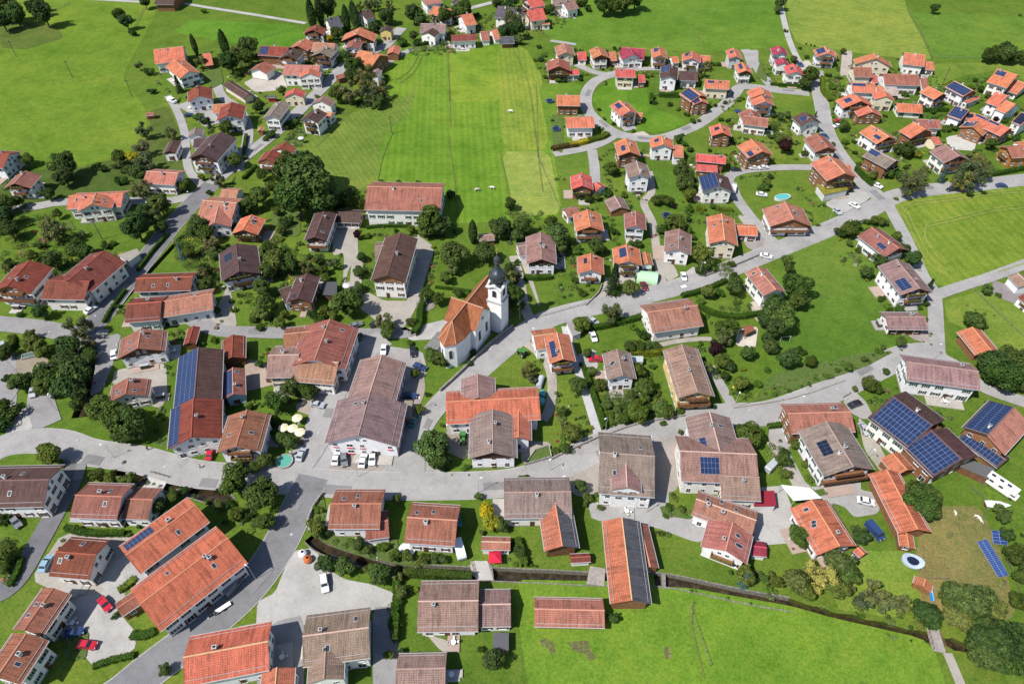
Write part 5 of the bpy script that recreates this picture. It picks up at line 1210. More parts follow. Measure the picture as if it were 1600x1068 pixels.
for s, wd, hg, cc, wds in [
    ('646,520 655,505 657,480 664,468', 2.0, 2.2, HG, 0), ('1065,461 1100,452 1135,437', 1.6, 1.6, HG, 0), ('1092,477 1115,488 1150,494 1190,488', 1.6, 1.6, HG, 0), ('1212,494', 0, 0, 0, 0),
    ('905,513 945,508 990,497 1005,492', 1.6, 1.8, HG, 0), ('912,572 925,610 940,650 945,668', 1.3, 2.0, HG, 0), ('985,550 1020,551 1040,547', 1.4, 2.0, (.14, .17, .02), 'yellow green clipped hedge'),
    ('862,232 880,228 903,225', 2.2, 1.8, (.10, .075, .03), 'brown leaved hedge'), ('890,226 905,223 918,219', 2.4, 1.9, (.42, .36, .03), 'yellow flowering hedge'), ('920,218 940,214 950,208', 2.4, 1.8, (.10, .15, .02), 'mixed green hedge'),
    ('818,432 840,433 862,431', 1.8, 1.8, HG, 0), ('630,893 680,896 738,900', 1.8, 2.2, (.06, .10, .02), 0), ('1088,324 1102,326', 1.4, 1.8, (.12, .17, .02), 'yellow green hedge'), ('1118,325 1145,328', 1.4, 1.6, (.10, .16, .02), 'sunny clipped hedge'),
    ('1018,147 1018,160', 1.5, 2, HG, 0), ('1030,147 1060,148', 2.2, 2.2, HG, 0), ('1285,120 1286,140 1296,152 1305,154', 1.8, 2.0, (.12, .18, .02), 'bright green curved hedge'), ('1204,131 1250,134', 1.2, 1.5, HG, 0),
    ('1440,171 1482,171', 1.4, 1.8, HG, 0), ('1338,262 1350,275 1365,288', 1.6, 2.0, HG, 0), ('1545,272 1570,268 1600,262', 1.6, 1.8, HG, 0), ('380,278 390,268 400,258', 1.2, 1.5, HG, 0), ('262,365 238,392 215,422', .9, 1.4, HG, 0), ('196,452 175,480 162,503', .9, 1.4, HG, 0),
    ('385,210 381,235 383,248', 1.2, 1.6, HG, 0), ('655,70 680,64 695,60', 1.4, 2, HG, 0), ('102,823 125,830 150,832 195,832', 1.4, 1.6, HG, 0), ('185,922 200,912 212,902', 1.8, 1.0, (.12, .17, .03), 'low yellow green hedge'),
    ('205,990 222,992 242,985', 2.0, .9, HG, 0), ('145,1040 175,1030 210,1022', 1.4, 1.0, HG, 0), ('808,840 816,865 820,882', 1.6, 2.0, (.07, .13, .02), 0), ('15,915 28,890 33,870', 1.2, 1.4, HG, 0), ('-5,665 5,655 25,660', .1, .1, 0, 0),
    ('1200,665 1225,662', 1.4, 1.4, HG, 0), ('573,355 600,352 640,353', 1.0, 1.2, HG, 0), ('617,890 620,930 612,980', 1.6, 2.0, HG, 0), ('1212,595 1240,575 1265,572', .1, .1, 0, 0), ('40,560 15,600 -5,640', .1, .1, 0, 0), ('-5,560 10,545 25,530', 2.2, 2.2, HG, 0), ('18,590 45,590', 2.2, 2, HG, 0),
    ('1100,780', 0, 0, 0, 0), ('620,960 618,1000', 1.2, 2.4, HG, 0), ('555,560', 0, 0, 0, 0), ('680,448 720,452 745,458', .8, 1.0, HG, 0), ('1245,262', 0, 0, 0, 0), ('850,88 870,90', .1, .1, 0, 0), ('868,90 905,82', .1, .1, 0, 0)]:
    if wd > .5 and len(pairs(s)) > 1: hedge(s, wd, hg, cc, wds or 'clipped green hedge')
# ------------------------------------------------------------------ church
hN = 15.0; eN = 9.8
def zc(x, y): return (640 + x / 5.34, 380 + y / 5.34)
A, B = at(*zc(355, 645), hN), at(*zc(650, 275), hN)
d = (B - A).normalized(); rz = math.atan2(d.y, d.x); nrm = Vector((-d.y, d.x))
wN = abs((at(*zc(525, 710), eN) - A).dot(nrm)); LN = (B - A).length + 2
ch = thing('church', 'white church with orange roofs and black onion domed tower', 'church', (A.x, A.y, 0), rz)
def cput(name, g, mats, color=None, par=None): return g.obj(name, mats, par or ch, color)
sN = (hN - eN) / wN; wi = wN - .5
# nave and polygonal choir: eave outline
ap = 4.6
oct_ = [(0, wN), (-ap * .72, wN * .62), (-ap, 0.001), (-ap, -.001), (-ap * .72, -wN * .62), (0, -wN)]
g = G()
g.face([(0, 0, hN), (LN, 0, hN), (LN, wN, eN), (0, wN, eN)], 0, [(0, 0), (LN, 0), (LN, 7), (0, 7)]); g.face([(0, 0, hN), (0, -wN, eN), (LN, -wN, eN), (LN, 0, hN)], 0, [(0, 0), (0, 7), (LN, 7), (LN, 0)])
oc = [(0, wN), (-ap * .75, wN * .72), (-ap * 1.25, wN * .0), (-ap * .75, -wN * .72), (0, -wN)]
for a, b in zip(oc, oc[1:]): g.face([(0, 0, hN), (*a, eN), (*b, eN)], 0, [(0, 0), (0, 7), (5, 7)])
pts = [(LN, wN)] + oc + [(LN, -wN)]
for a, b in zip(pts, pts[1:]): g.face([(*a, eN), (*a, eN - .25), (*b, eN - .25), (*b, eN)], 1)
g.face([(*p, eN - .25) for p in pts], 1)
cput('roof', g, ['tile', 'plaster'], (.46, .165, .075))
g = G(); sc_ = .93
wp = [(LN - .5, wi)] + [(x * sc_, y * sc_) for x, y in oc] + [(LN - .5, -wi)]
for a, b in zip(wp, wp[1:]): g.face([(*b, 0), (*a, 0), (*a, eN - .1), (*b, eN - .1)])
g.face([(LN - .5, -wi, 0), (LN - .5, wi, 0), (LN - .5, wi, eN), (LN - .5, 0, hN - .3), (LN - .5, -wi, eN)])
cput('wall', g, ['plaster'], (.90, .90, .89))
# transept
T1, T2 = at(*zc(350, 450), hN), at(*zc(615, 540), hN)
def loc2(P): q = P - A; return Vector((q.dot(d), q.dot(nrm)))
t1, t2 = loc2(T1), loc2(T2); xt = (t1.x + t2.x) / 2; wt = 5.0; y1, y2 = max(t1.y, wN + 1.2), min(t2.y, -wN - 1.2)
g = G(); st_ = (hN - eN) / wt
g.face([(xt, y2, hN), (xt + wt, y2, eN), (xt + wt, y1, eN), (xt, y1, hN)], 0, [(0, 0), (0, 7), (14, 7), (14, 0)]); g.face([(xt, y1, hN), (xt - wt, y1, eN), (xt - wt, y2, eN), (xt, y2, hN)], 0, [(14, 0), (14, 7), (0, 7), (0, 0)])
cput('transept_roof', g, ['tile'], (.46, .165, .075))
g = G(); w2 = wt - .4
for yy, s_ in ((y1 - .4, 1), (y2 + .4, -1)):
    P = [(xt - w2, yy, 0), (xt + w2, yy, 0), (xt + w2, yy, eN + .2), (xt, yy, hN - .1), (xt - w2, yy, eN + .2)]; g.face(P if s_ < 0 else P[::-1])
for xx, s_ in ((xt - w2, -1), (xt + w2, 1)):
    for ya, yb in ((wi, y1 - .4), (y2 + .4, -wi)): g.face([(xx, ya, 0), (xx, ya, eN), (xx, yb, eN), (xx, yb, 0)])
cput('transept_wall', g, ['plaster'], (.90, .90, .89))
g = G(); g.tube((0, 0, hN), (LN, 0, hN), .16, n=6); g.tube((xt, y2, hN), (xt, y1, hN), .16, n=6)
for p in oc[1:4]: g.tube((0, 0, hN), (*p, eN), .13, n=6)
cput('ridge_cap', g, ['plaster'], (.55, .30, .2))
# arched windows
def arch(par, x, y, z, ang, wd, hg, name='window', shade=(.45, .33, .28)):
    o = Matrix.Translation((x, y, z)) @ Matrix.Rotation(ang, 4, 'Z'); g = G(); n = 8
    out = [(-wd / 2, 0)] + [(-wd / 2 * math.cos(k * math.pi / n), hg + wd / 2 * math.sin(k * math.pi / n)) for k in range(n + 1)] + [(wd / 2, 0)]
    f = [o @ Vector((a, -.06, b)) for a, b in out]; g.face(f, 0)
    for k in range(len(out) - 1):
        a, b = out[k], out[k + 1]; q = lambda p, s, yy: o @ Vector((p[0] * s, yy, p[1] if s == 1 else p[1] * 1.02))
        g.face([q(a, 1, -.06), q(b, 1, -.06), q(b, 1.16, -.14), q(a, 1.16, -.14)], 1)
        g.face([q(a, 1.16, -.14), q(b, 1.16, -.14), q(b, 1.16, .0), q(a, 1.16, .0)], 1)
    w_ = g.obj(name, ['glass', 'plaster'], par, (.62, .58, .55)); return w_
for x in (1.2, 5.0):
    if abs(x - xt) > wt: arch(ch, x, -wi, 3.5, 0, 1.1, 3.4)
for x in (xt + wt + 2.5, xt + wt + 6.5, LN - 4):
    if x < LN: arch(ch, x, -wi, 3.5, 0, 1.1, 3.4)
for x in (xt - 2.2, xt + 2.2): arch(ch, x, y2 + .4, 3.6, 0, 1.1, 3.2)
arch(ch, xt, y2 + .4, 10.4, 0, .8, .6)
for x in (2.0, xt + wt + 3, xt + wt + 8): arch(ch, x, wi, 3.5, math.pi, 1.1, 3.4)
for i in (1, 2):
    a, b = Vector(oc[i]) * sc_, Vector(oc[i + 1]) * sc_; m = (a + b) / 2; arch(ch, m.x, m.y, 3.8, math.atan2(b.y - a.y, b.x - a.x), 1.0, 3.0)
# tower
f0 = at(*zc(738, 758)) + Vector((1.1, 0)); lf = loc2(f0); tw = 4.7; HT = 18.0
# outer corner nearest the camera at f0; the tower is set square to the nave on its right flank
tx0, ty1 = lf.x, lf.y; tower = put('tower', None, ch)
tower.location = (tx0 + tw / 2, ty1 + tw / 2, 0)
h2 = tw / 2
g = G(); g.box(-h2, h2, -h2, h2, 0, 12.2); g.box(-h2 + .25, h2 - .25, -h2 + .25, h2 - .25, 12.6, HT - .5)
cput('tower_wall', g, ['plaster'], (.90, .90, .89), tower)
g = G(); g.box(-h2 - .25, h2 + .25, -h2 - .25, h2 + .25, 12.2, 12.6); cput('string_course', g, ['plaster'], (.42, .42, .42), tower)
# cornice swinging up over each face, then the onion
g = G(); n = 12; hh = h2 + .35
for (ax, ay, bx, by) in ((-1, -1, 1, -1), (1, -1, 1, 1), (1, 1, -1, 1), (-1, 1, -1, -1)):
    pr = []
    for k in range(n + 1):
        t = k / n; z = HT - .4 + .9 * math.exp(-((t - .5) / .2) ** 2); pr.append((ax + (bx - ax) * t, ay + (by - ay) * t, z))
    for (x, y, z), (x2, y2_, z2) in zip(pr, pr[1:]):
        g.face([(x * hh, y * hh, z), (x2 * hh, y2_ * hh, z2), (x2 * hh, y2_ * hh, z2 + .3), (x * hh, y * hh, z + .3)])
        g.face([(x * (h2 - .25), y * (h2 - .25), HT - .6), (x2 * (h2 - .25), y2_ * (h2 - .25), HT - .6), (x2 * (h2 - .25), y2_ * (h2 - .25), z2 + .1), (x * (h2 - .25), y * (h2 - .25), z + .1)])
        g.face([(x * hh, y * hh, z + .3), (x2 * hh, y2_ * hh, z2 + .3), (x2 * 2, y2_ * 2, z2 + .75), (x * 2, y * 2, z + .75)])
        g.face([(x * (h2 - .3), y * (h2 - .3), z), (x2 * (h2 - .3), y2_ * (h2 - .3), z2), (x2 * hh, y2_ * hh, z2), (x * hh, y * hh, z)])
cput('cornice', g, ['plaster'], (.55, .55, .54), tower)
g = G(); g.lathe([(2.36, HT + .4), (1.98, HT + .9), (1.85, HT + 1.3), (2.36, HT + 2.2), (2.58, HT + 3.1), (2.45, HT + 4.0), (1.98, HT + 4.8), (1.29, HT + 5.4), (0.82, HT + 5.9), (0.69, HT + 6.3)], 16)
cput('onion_dome', g, ['paint'], (.035, .045, .05), tower)
g = G(); g.lathe([(0.73, HT + 6.3), (0.73, HT + 8.0)], 8); g.lathe([(0.90, HT + 6.2), (0.90, HT + 6.5), (0.69, HT + 6.6)], 8); g.lathe([(0.95, HT + 7.9), (0.95, HT + 8.1), (0.77, HT + 8.3), (0.99, HT + 8.9), (0.86, HT + 9.5), (0.39, HT + 10.1), (0.13, HT + 10.7), (0.05, HT + 11.2)], 12)
cput('lantern', g, ['paint'], (.045, .055, .06), tower)
g = G(); g.lathe([(0.00, HT + 11.1), (0.21, HT + 11.35), (0.00, HT + 11.6)], 10); g.tube((0, 0, HT + 11.5), (0, 0, HT + 13), .04); g.tube((-.4, 0, HT + 12.5), (.4, 0, HT + 12.5), .04); cput('cross', g, ['paint'], (.5, .38, .1), tower)
for ang, xx, yy in ((0, 0, -h2 + .25), (math.pi / 2, h2 - .25, 0), (math.pi, 0, h2 - .25), (-math.pi / 2, -h2 + .25, 0)):
    arch(tower, xx, yy, 14.2, ang, 1.25, 2.0, 'belfry_window')
    g = G(); mt = Matrix.Translation((xx, yy, 18.5)) @ Matrix.Rotation(ang, 4, 'Z')
    P = [mt @ Vector((.75 * math.cos(k * math.tau / 20), -.10, .75 * math.sin(k * math.tau / 20))) for k in range(20)]; g.face(P, 0)
    for k in range(12):
        a = k * math.tau / 12; c0 = Vector((math.cos(a) * .58, -.12, math.sin(a) * .58)); u = Vector((math.cos(a), 0, math.sin(a))) * .1; s_ = Vector((-math.sin(a), 0, math.cos(a))) * .03
        g.face([mt @ (c0 - u - s_), mt @ (c0 - u + s_), mt @ (c0 + u + s_), mt @ (c0 + u - s_)], 1)
    for a, l in ((1.2, .42), (2.6, .55)):
        u = Vector((math.cos(a), 0, math.sin(a))); s_ = Vector((-math.sin(a), 0, math.cos(a))) * .035
        g.face([mt @ (Vector((0, -.13, 0)) - s_), mt @ (Vector((0, -.13, 0)) + s_), mt @ (u * l + Vector((0, -.13, 0)) + s_), mt @ (u * l + Vector((0, -.13, 0)) - s_)], 1)
    g.obj('clock_face', ['plaster', 'rubber'], tower, (.75, .74, .72))
# sacristy
g = G(); sx, sy = -1.5, wi
g.box(sx - 2, sx + 5.5, sy, sy + 4.5, 0, 3.2); cput('sacristy_wall', g, ['plaster'], (.90, .90, .89))
g = G(); g.face([(sx - 2.3, sy, 5.0), (sx - 2.3, sy + 5, 3.1), (sx + 5.8, sy + 5, 3.1), (sx + 5.8, sy, 5.0)][::1], 0); g.box(sx - 2.3, sx + 5.8, sy + 4.95, sy + 5.05, 2.95, 3.1, 0); cput('sacristy_roof', g, ['wood'], (.2, .2, .19))

# ------------------------------------------------------------------ vehicles
def car_proto(kind):
    g = G(); gl = G(); W2 = .86
    if kind == 'car': prof = [(-2.1, .35), (-2.15, .75), (-1.95, .95), (-1.55, 1.0), (-1.0, 1.42), (.35, 1.45), (1.0, 1.0), (1.85, .85), (2.1, .68), (2.12, .35)]; L_ = 2.1; roofy = 1.45
    elif kind == 'estate': prof = [(-2.2, .35), (-2.25, .9), (-2.1, 1.1), (-1.95, 1.45), (.4, 1.5), (1.05, 1.02), (1.95, .86), (2.2, .68), (2.22, .35)]; L_ = 2.2; roofy = 1.5
    else: prof = [(-2.5, .35), (-2.55, 1.9), (-2.3, 2.05), (1.4, 2.05), (1.95, 1.35), (2.45, 1.1), (2.55, .6), (2.55, .35)]; L_ = 2.5; W2 = .95; roofy = 2.05
    def wid(z): return W2 if z < 1.0 else W2 - (z - 1.0) * (.32 if kind != 'van' else .1)
    n = len(prof)
    for (x0, z0), (x1, z1) in zip(prof, prof[1:]):
        g.face([(x0, wid(z0), z0), (x0, -wid(z0), z0), (x1, -wid(z1), z1), (x1, wid(z1), z1)][::-1])
    for s_ in (1, -1):
        P = [(x, s_ * wid(z), z) for x, z in prof]; g.face(P if s_ < 0 else P[::-1])
    g.face([(prof[0][0], W2, .35), (prof[-1][0], W2, .35), (prof[-1][0], -W2, .35), (prof[0][0], -W2, .35)])
    body = g.mesh('body', ['paint'])
    # glass: windscreen, rear window and side windows laid 1 cm proud
    def strip(x0, z0, x1, z1, off=.015):
        d_ = Vector((x1 - x0, 0, z1 - z0)).normalized(); nn = Vector((-d_.z, 0, d_.x)); nn = nn if nn.z > 0 or abs(nn.z) < .01 and True else -nn
        a = Vector((x0, 0, z0)) + d_ * .06 + nn * off; b = Vector((x1, 0, z1)) - d_ * .06 + nn * off
        gl.face([(a.x, wid(a.z) - .08, a.z), (a.x, -wid(a.z) + .08, a.z), (b.x, -wid(b.z) + .08, b.z), (b.x, wid(b.z) - .08, b.z)])
    if kind == 'car': strip(-1.55, 1.0, -1.0, 1.42); strip(.35, 1.45, 1.0, 1.0); sw = [(-1.35, 1.03), (-.95, 1.38), (.32, 1.38), (.85, 1.03)]
    elif kind == 'estate': strip(-2.1, 1.1, -1.95, 1.45); strip(.4, 1.5, 1.05, 1.02); sw = [(-1.9, 1.06), (-1.8, 1.4), (.36, 1.42), (.88, 1.06)]
    else: strip(1.4, 2.05, 1.95, 1.35); sw = [(.5, 1.3), (.5, 1.85), (1.38, 1.85), (1.75, 1.3)]
    for s_ in (1, -1): gl.face([(x, s_ * (wid(z) + .012), z) for x, z in sw][::s_])
    glass = gl.mesh('window', ['glass'])
    wh = G(); wh.tube((0, -.1, 0), (0, .1, 0), .32, n=14); tyre = wh.mesh('wheel', ['rubber']); rm = G(); rm.tube((0, -.11, 0), (0, .11, 0), .19, n=10); rim = rm.mesh('rim', ['metal'])
    hl = G(); hl.box(-.04, .04, -.17, .17, -.07, .07); lamp = hl.mesh('headlight', ['white'])
    return body, glass, tyre, rim, lamp, L_, W2
CP = {k: car_proto(k) for k in ('car', 'estate', 'van')}
CARC = dict(w=(.75, .75, .75), s=(.42, .44, .47), k=(.02, .02, .025), b=(.03, .06, .16), r=(.50, .02, .04), t=(.02, .17, .20), g=(.18, .19, .21), m=(.16, .02, .03), l=(.25, .38, .5))
CW = dict(w='white', s='silver', k='black', b='dark blue', r='red', t='turquoise', g='grey', m='maroon', l='pale blue')
def car(kind, x, y, x2, y2, c, lab):
    p, q = at(x, y, .7), at(x2, y2, .7); dd = q - p; body, glass, tyre, rim, lamp, L_, W2 = CP[kind]
    root = thing('van' if kind == 'van' else 'parked_car', lab, 'van' if kind == 'van' else 'car', (p.x, p.y, .20), math.atan2(dd.y, dd.x), 'vehicles parked in the village')
    put('body', body, root, CARC[c]); put('window', glass, root)
    for sx in (-1.3, 1.3):
        for sy in (-1, 1):
            t = put('wheel', tyre, root, None, (sx * (1.15 if kind == 'van' else 1), sy * (W2 - .06), .32)); put('rim', rim, t)
    for sy in (-1, 1): put('headlight', lamp, root, None, (L_ + .02, sy * .6, .72 if kind != 'van' else .85))
for row in '''
e 507 911 509 925 w|white estate car on the bare parking ground at the bottom
c 470.5 710 474 702 s|silver car beside the round fountain
c 525 716 527 708 w|first white car in the row before the mauve inn, farthest left
c 537.5 718 538.5 726 g|grey car second in the row before the mauve inn
c 567 720 569 712 w|white car third in the row before the mauve inn
c 582 716 581 725 w|white car at the right end of the row before the mauve inn
c 599.5 546 598 556 w|white car at the top of the inn parking
c 645 549 646 558 k|black car on the striped parking by the church garden
c 656 573 666 577 b|dark blue car on the edge of the church lawn
c 640 618 650 618 b|dark blue car behind the mauve inn
c 647 658 652 650 t|turquoise car behind the mauve inn
c 614 684 612 692 l|pale blue car at the inn corner
c 496 632 506 634 s|silver car beside the two dark courtyard trees
c 142 484 151 478 w|white car in front of the long brown red building
c 185 438 194 430 r|red car in the shade under the white garages
c 52 612 50 622 s|silver car by the clipped hedge at the left junction
c 178 554 178 545 w|white car in front of the wooden porch
c 5 540 9 548 s|silver car half out of the left frame edge
c 329 708 332 700 r|small red car between the two inns
v 365 915 372 907 g|grey van parked on the shaded kerb
c 164 943 170 951 r|red car beside the longest orange roof
c 136 1007 146 1008 r|red car on the white paving
c 115 988 124 986 b|dark blue car in the deep shade at the lower left
c 72 880 76 873 l|pale blue car beside the plain garage house
c 25 815 30 822 g|grey car under the carport at the lower left
c 927 502 933 506 s|silver car on the slip beside the main road
c 927 526 930 534 w|white car under the hedge below the main road
c 930 561 925 561 r|red car beside the mauve roofed garden house
c 1006 447 1009 454 m|maroon car in front of the green tent
c 1068 432 1070 440 w|white car on the gravel parking of the plain white house
v 1146 296 1147 288 w|white van beside the solar covered roof
c 1150 265 1156 265 k|black car in front of the big timber house
c 1179 262 1188 262 w|first white car before the big timber house
c 1193 262 1202 261 w|second white car before the big timber house, on the right
c 1190 304 1198 305 w|white car on the drive below the timber garage
c 1308 330 1313 335 s|silver car on the parking of the grass roofed hall
c 1335 321 1342 325 w|white car on the parking of the grass roofed hall
c 1371 290 1377 293 w|white car at the east road crossing
c 1487 296 1480 297 k|black car beneath the big olive tree on the road
c 1565 290 1574 290 b|dark blue car driving on the east road
c 1288 213 1293 216 b|dark blue car beside the stepped brown roof
c 1311 189 1318 189 r|red car in the estate drive
c 1309 197 1315 196 w|white car behind the red car in the estate drive
c 1519 209 1528 209 k|dark car on the white court of the solar timber house
c 1336 631 1344 628 k|dark grey car beside the salmon barn
c 1350 670 1356 680 s|silver car below the solar farm
c 1353 783 1362 785 w|white car beside the long orange stable
v 1366 830 1372 837 b|dark blue van beside the orange roofed house
c 295 180 302 179 b|dark blue car on the grassy hamlet drive
v 269 158 274 160 w|white van on the hamlet turning place
c 315 127 317 133 w|white car beside the orange L shaped house
c 1155 175 1162 177 b|dark blue car by the stepped coral roofs
c 492 62 500 64 b|dark blue car by the small orange shed of the hamlet
c 715 810 716 820 t|turquoise car in the shade between orange roof and drive
c 510 105 517 104 b|dark blue car outside the upper hamlet guest house
c 588 506 598 502 k|black car under the light green tree by the old house
c 556 508 565 505 g|grey car beside the wooden fence of the old house
v 1206 728 1212 722 s|silver van half hidden by the garden tree
c 1197 400 1206 402 w|white car outside the red balconied chalet
c 1250 101 1255 104 b|blue car at the raspberry roofed annex
'''.strip().splitlines():
    a, lab = row.split('|'); a = a.split(); car({'c': 'car', 'e': 'estate', 'v': 'van'}[a[0]], *map(float, a[1:5]), a[5], lab)
# motorhome
p, q = at(1567, 760, 1.5), at(1582, 770, 1.5); dd = q - p
mh = thing('motorhome', 'white motorhome with dark windows beside the manure yard', 'motorhome', (p.x, p.y, .06), math.atan2(dd.y, dd.x))
g = G(); g.box(-4, 2.2, -1.15, 1.15, .5, 3.0); g.box(2.2, 3.2, -1.1, 1.1, 1.9, 3.0); g.prism([(2.2, -1.0), (3.9, -.85), (3.9, .85), (2.2, 1.0)], .5, 1.3); g.obj('body', ['white'], mh)
g = G(); g.box(2.25, 3.3, -.95, .95, 1.3, 1.85); g.obj('windscreen', ['glass'], mh)
for x in (-3, -1, .9):
    g = G(); g.box(-.5, .5, -.35, .35, 0, .12); g.obj('roof_hatch', ['glass'], mh, None, (x, 0, 3.0))
for x in (-2.6, -.3):
    g = G(); g.box(-.5, .5, -.02, .02, -.3, .3); g.obj('window', ['glass'], mh, None, (x, -1.17, 2.1))
for x in (-2.4, 2.8):
    for y in (-1, 1): put('wheel', CP['van'][2], mh, None, (x, y * 1.0, .34))
# motorcycle with trailer
p, q = at(333, 959, .5), at(350, 948, .5); dd = q - p; tr = thing('trailer', 'white flat trailer standing on the lower road', 'trailer', (*at(350, 949, .4), .1), math.atan2(dd.y, dd.x))
g = G(); g.box(-1.8, 1.6, -.5, .5, .5, .75); g.tube((-1.8, 0, .55), (-2.9, 0, .5), .05); g.obj('bed', ['white'], tr)
for y in (-.62, .62): put('wheel', CP['car'][2], tr, None, (0, y, .32))
mb = thing('motorcycle', 'dark motorcycle standing in front of the white trailer', 'motorcycle', (*p, .1), math.atan2(dd.y, dd.x))
g = G(); g.box(-.6, .5, -.14, .14, .5, .85); g.tube((.55, -.35, 1.0), (.55, .35, 1.0), .03); g.tube((.7, 0, .35), (.5, 0, 1.0), .05); g.obj('body', ['paint'], mb, (.03, .03, .035))
for x in (-.7, .75): put('wheel', CP['car'][2], mb, None, (x, 0, .32))
# tractors
def tractor(x, y, x2, y2, lab):
    p, q = at(x, y, 1), at(x2, y2, 1); dd = q - p; t = thing('tractor', lab, 'tractor', (*p, .08), math.atan2(dd.y, dd.x))
    g = G(); g.box(0, 1.9, -.4, .4, .8, 1.45); g.box(-.9, .1, -.5, .5, .6, 1.1); g.box(-1.3, -.3, -1.05, -.6, 1.25, 1.4); g.box(-1.3, -.3, .6, 1.05, 1.25, 1.4); g.obj('body', ['paint'], t, (.06, .22, .05))
    g = G(); g.box(-1.1, .1, -.6, .6, 1.1, 2.3); g.obj('cab', ['glass'], t); g = G(); g.box(-1.2, .2, -.68, .68, 2.3, 2.42); g.obj('cab_roof', ['paint'], t, (.06, .22, .05))
    for xx, r_, yy in ((-.8, .78, .8), (1.4, .48, .7)):
        for sy in (-1, 1):
            g = G(); g.tube((0, -.2, 0), (0, .2, 0), r_, n=16); g.tube((0, -.21, 0), (0, .21, 0), r_ * .5, n=10, m=1); g.obj('wheel', ['rubber', 'metal'], t, None, (xx, sy * yy, r_))
tractor(816, 551, 811, 547, 'green tractor with cab on the gravel track by the church road'); tractor(724, 684, 724, 694, 'green tractor in the farmyard beside the round tree')
# boat with red hull
p, q = at(1557, 789, 1), at(1570, 790, 1); dd = q - p; bt = thing('boat', 'dark red hulled boat under a white cover on a trailer', 'boat', (*p, .4), math.atan2(dd.y, dd.x))
g = G(); sec = [(-2.8, .9, .3), (-1, 1.05, .25), (1.2, .9, .25), (2.6, .35, .45), (3.2, .03, .8)]
for (x0, w0, b0), (x1, w1, b1) in zip(sec, sec[1:]):
    for s_ in (1, -1):
        P = [(x0, 0, b0 - .2), (x1, 0, b1 - .2), (x1, s_ * w1, 1.15), (x0, s_ * w0, 1.05)]; g.face(P if s_ < 0 else P[::-1])
g.face([(-2.8, -.9, 1.05), (-2.8, 0, .1), (-2.8, .9, 1.05)]); g.obj('hull', ['paint'], bt, (.22, .02, .05))
g = G()
for (x0, w0, b0), (x1, w1, b1) in zip(sec, sec[1:]):
    for s_ in (1, -1):
        P = [(x0, 0, 1.45), (x1, 0, 1.45 if x1 < 3 else 1.15), (x1, s_ * w1, 1.16), (x0, s_ * w0, 1.06)]; g.face(P[::-1] if s_ < 0 else P)
g.face([(-2.8, -.9, 1.06), (-2.8, .9, 1.06), (-2.8, 0, 1.45)]); g.obj('cover', ['white'], bt); g = G(); g.box(-2, 1.6, -.5, .5, -.1, .12); g.obj('cradle', ['metal'], bt)
for y in (-.9, .9): put('wheel', CP['car'][2], bt, None, (-.6, y, -.06))
# ------------------------------------------------------------------ street furniture and garden things
def lamp(x, y, i):
    p = at(x, y); o = thing('street_lamp', auto_label('white street lamp post', x, y), 'street lamp', (*p, 0), i * 1.7, 'street lamps of the village')
    g = G(); g.tube((0, 0, 0), (0, 0, 6), .07, .045, 8); g.tube((0, 0, 6), (1.0, 0, 6.25), .04, .03, 6); g.obj('pole', ['metal'], o)
    g = G(); g.box(.6, 1.25, -.14, .14, 6.2, 6.32); g.obj('lamp_head', ['white'], o)
for i, s in enumerate('354,470 90,642 179,715 657,640 748,770 954,632 946,673 1092,431 1292,353 1017,705 1148,632 828,535 700,690 1460,560 1350,720 540,600 812,500 1010,800 300,320 560,745 400,905 860,735 1240,640'.split()): lamp(*nums(s), i)
def pole(x, y, lab, h=8.5):
    p = at(x, y); o = thing('utility_pole', lab, 'utility pole', (*p, 0), .4, 'wooden utility poles in the meadows')
    g = G(); g.tube((0, 0, 0), (0, 0, h), .15, .1, 8); g.obj('pole', ['bark'], o); g = G(); g.box(-1, 1, -.06, .06, h - .7, h - .5); g.obj('crossarm', ['bark'], o)
    for u in (-.85, 0, .85): g = G(); g.tube((u, 0, h - .5), (u, 0, h - .25), .06, n=6); g.obj('insulator', ['white'], o)
for x, y, l in ((26, 89, 'utility pole farthest up in the left meadow'), (113.8, 121.8, 'middle utility pole in the left meadow'), (207, 151.5, 'utility pole nearest the hay shed'), (612.5, 209.5, 'lone utility pole on the hill meadow slope'), (160, 374, 'short pole in the garden below the white farmhouse'), (1472, 133, 'thin pole at the corner of the east field')): pole(x, y, l)
def parasol(x, y, lab, c=(.80, .72, .48), r=1.45, grp='cream parasols of the beer garden'):
    p = at(x, y, 2.6); o = thing('parasol', lab, 'parasol', (*p, 0), x, grp)
    g = G(); n = 8
    for k in range(n):
        a, b = k * math.tau / n, (k + 1) * math.tau / n; A_, B_ = (r * math.cos(a), r * math.sin(a), 2.45), (r * math.cos(b), r * math.sin(b), 2.45)
        g.face([(0, 0, 3.0), A_, B_]); g.face([A_, (A_[0], A_[1], 2.27), (B_[0], B_[1], 2.27), B_])
    g.obj('canopy', ['plain'], o, c); g = G(); g.tube((0, 0, 0), (0, 0, 2.95), .04, n=6); g.obj('pole', ['metal'], o); g = G(); g.box(-.35, .35, -.35, .35, 0, .12); g.obj('foot', ['stone'], o, (.4, .4, .4))
for x, y, l in ((442.5, 667, 'cream parasol at the left of the beer garden'), (457, 668, 'cream parasol in the middle of the beer garden'), (468.5, 674, 'cream parasol nearest the beer garden fence'), (464, 652, 'shaded parasol under the beer garden trees')): parasol(x, y, l)
parasol(470, 215, 'small white parasol in an upper hamlet garden', (.7, .7, .7), 1.3, 'single garden parasols'); parasol(541, 445, 'white parasol by the mauve old house wing', (.7, .7, .7), 1.3, 'single garden parasols')
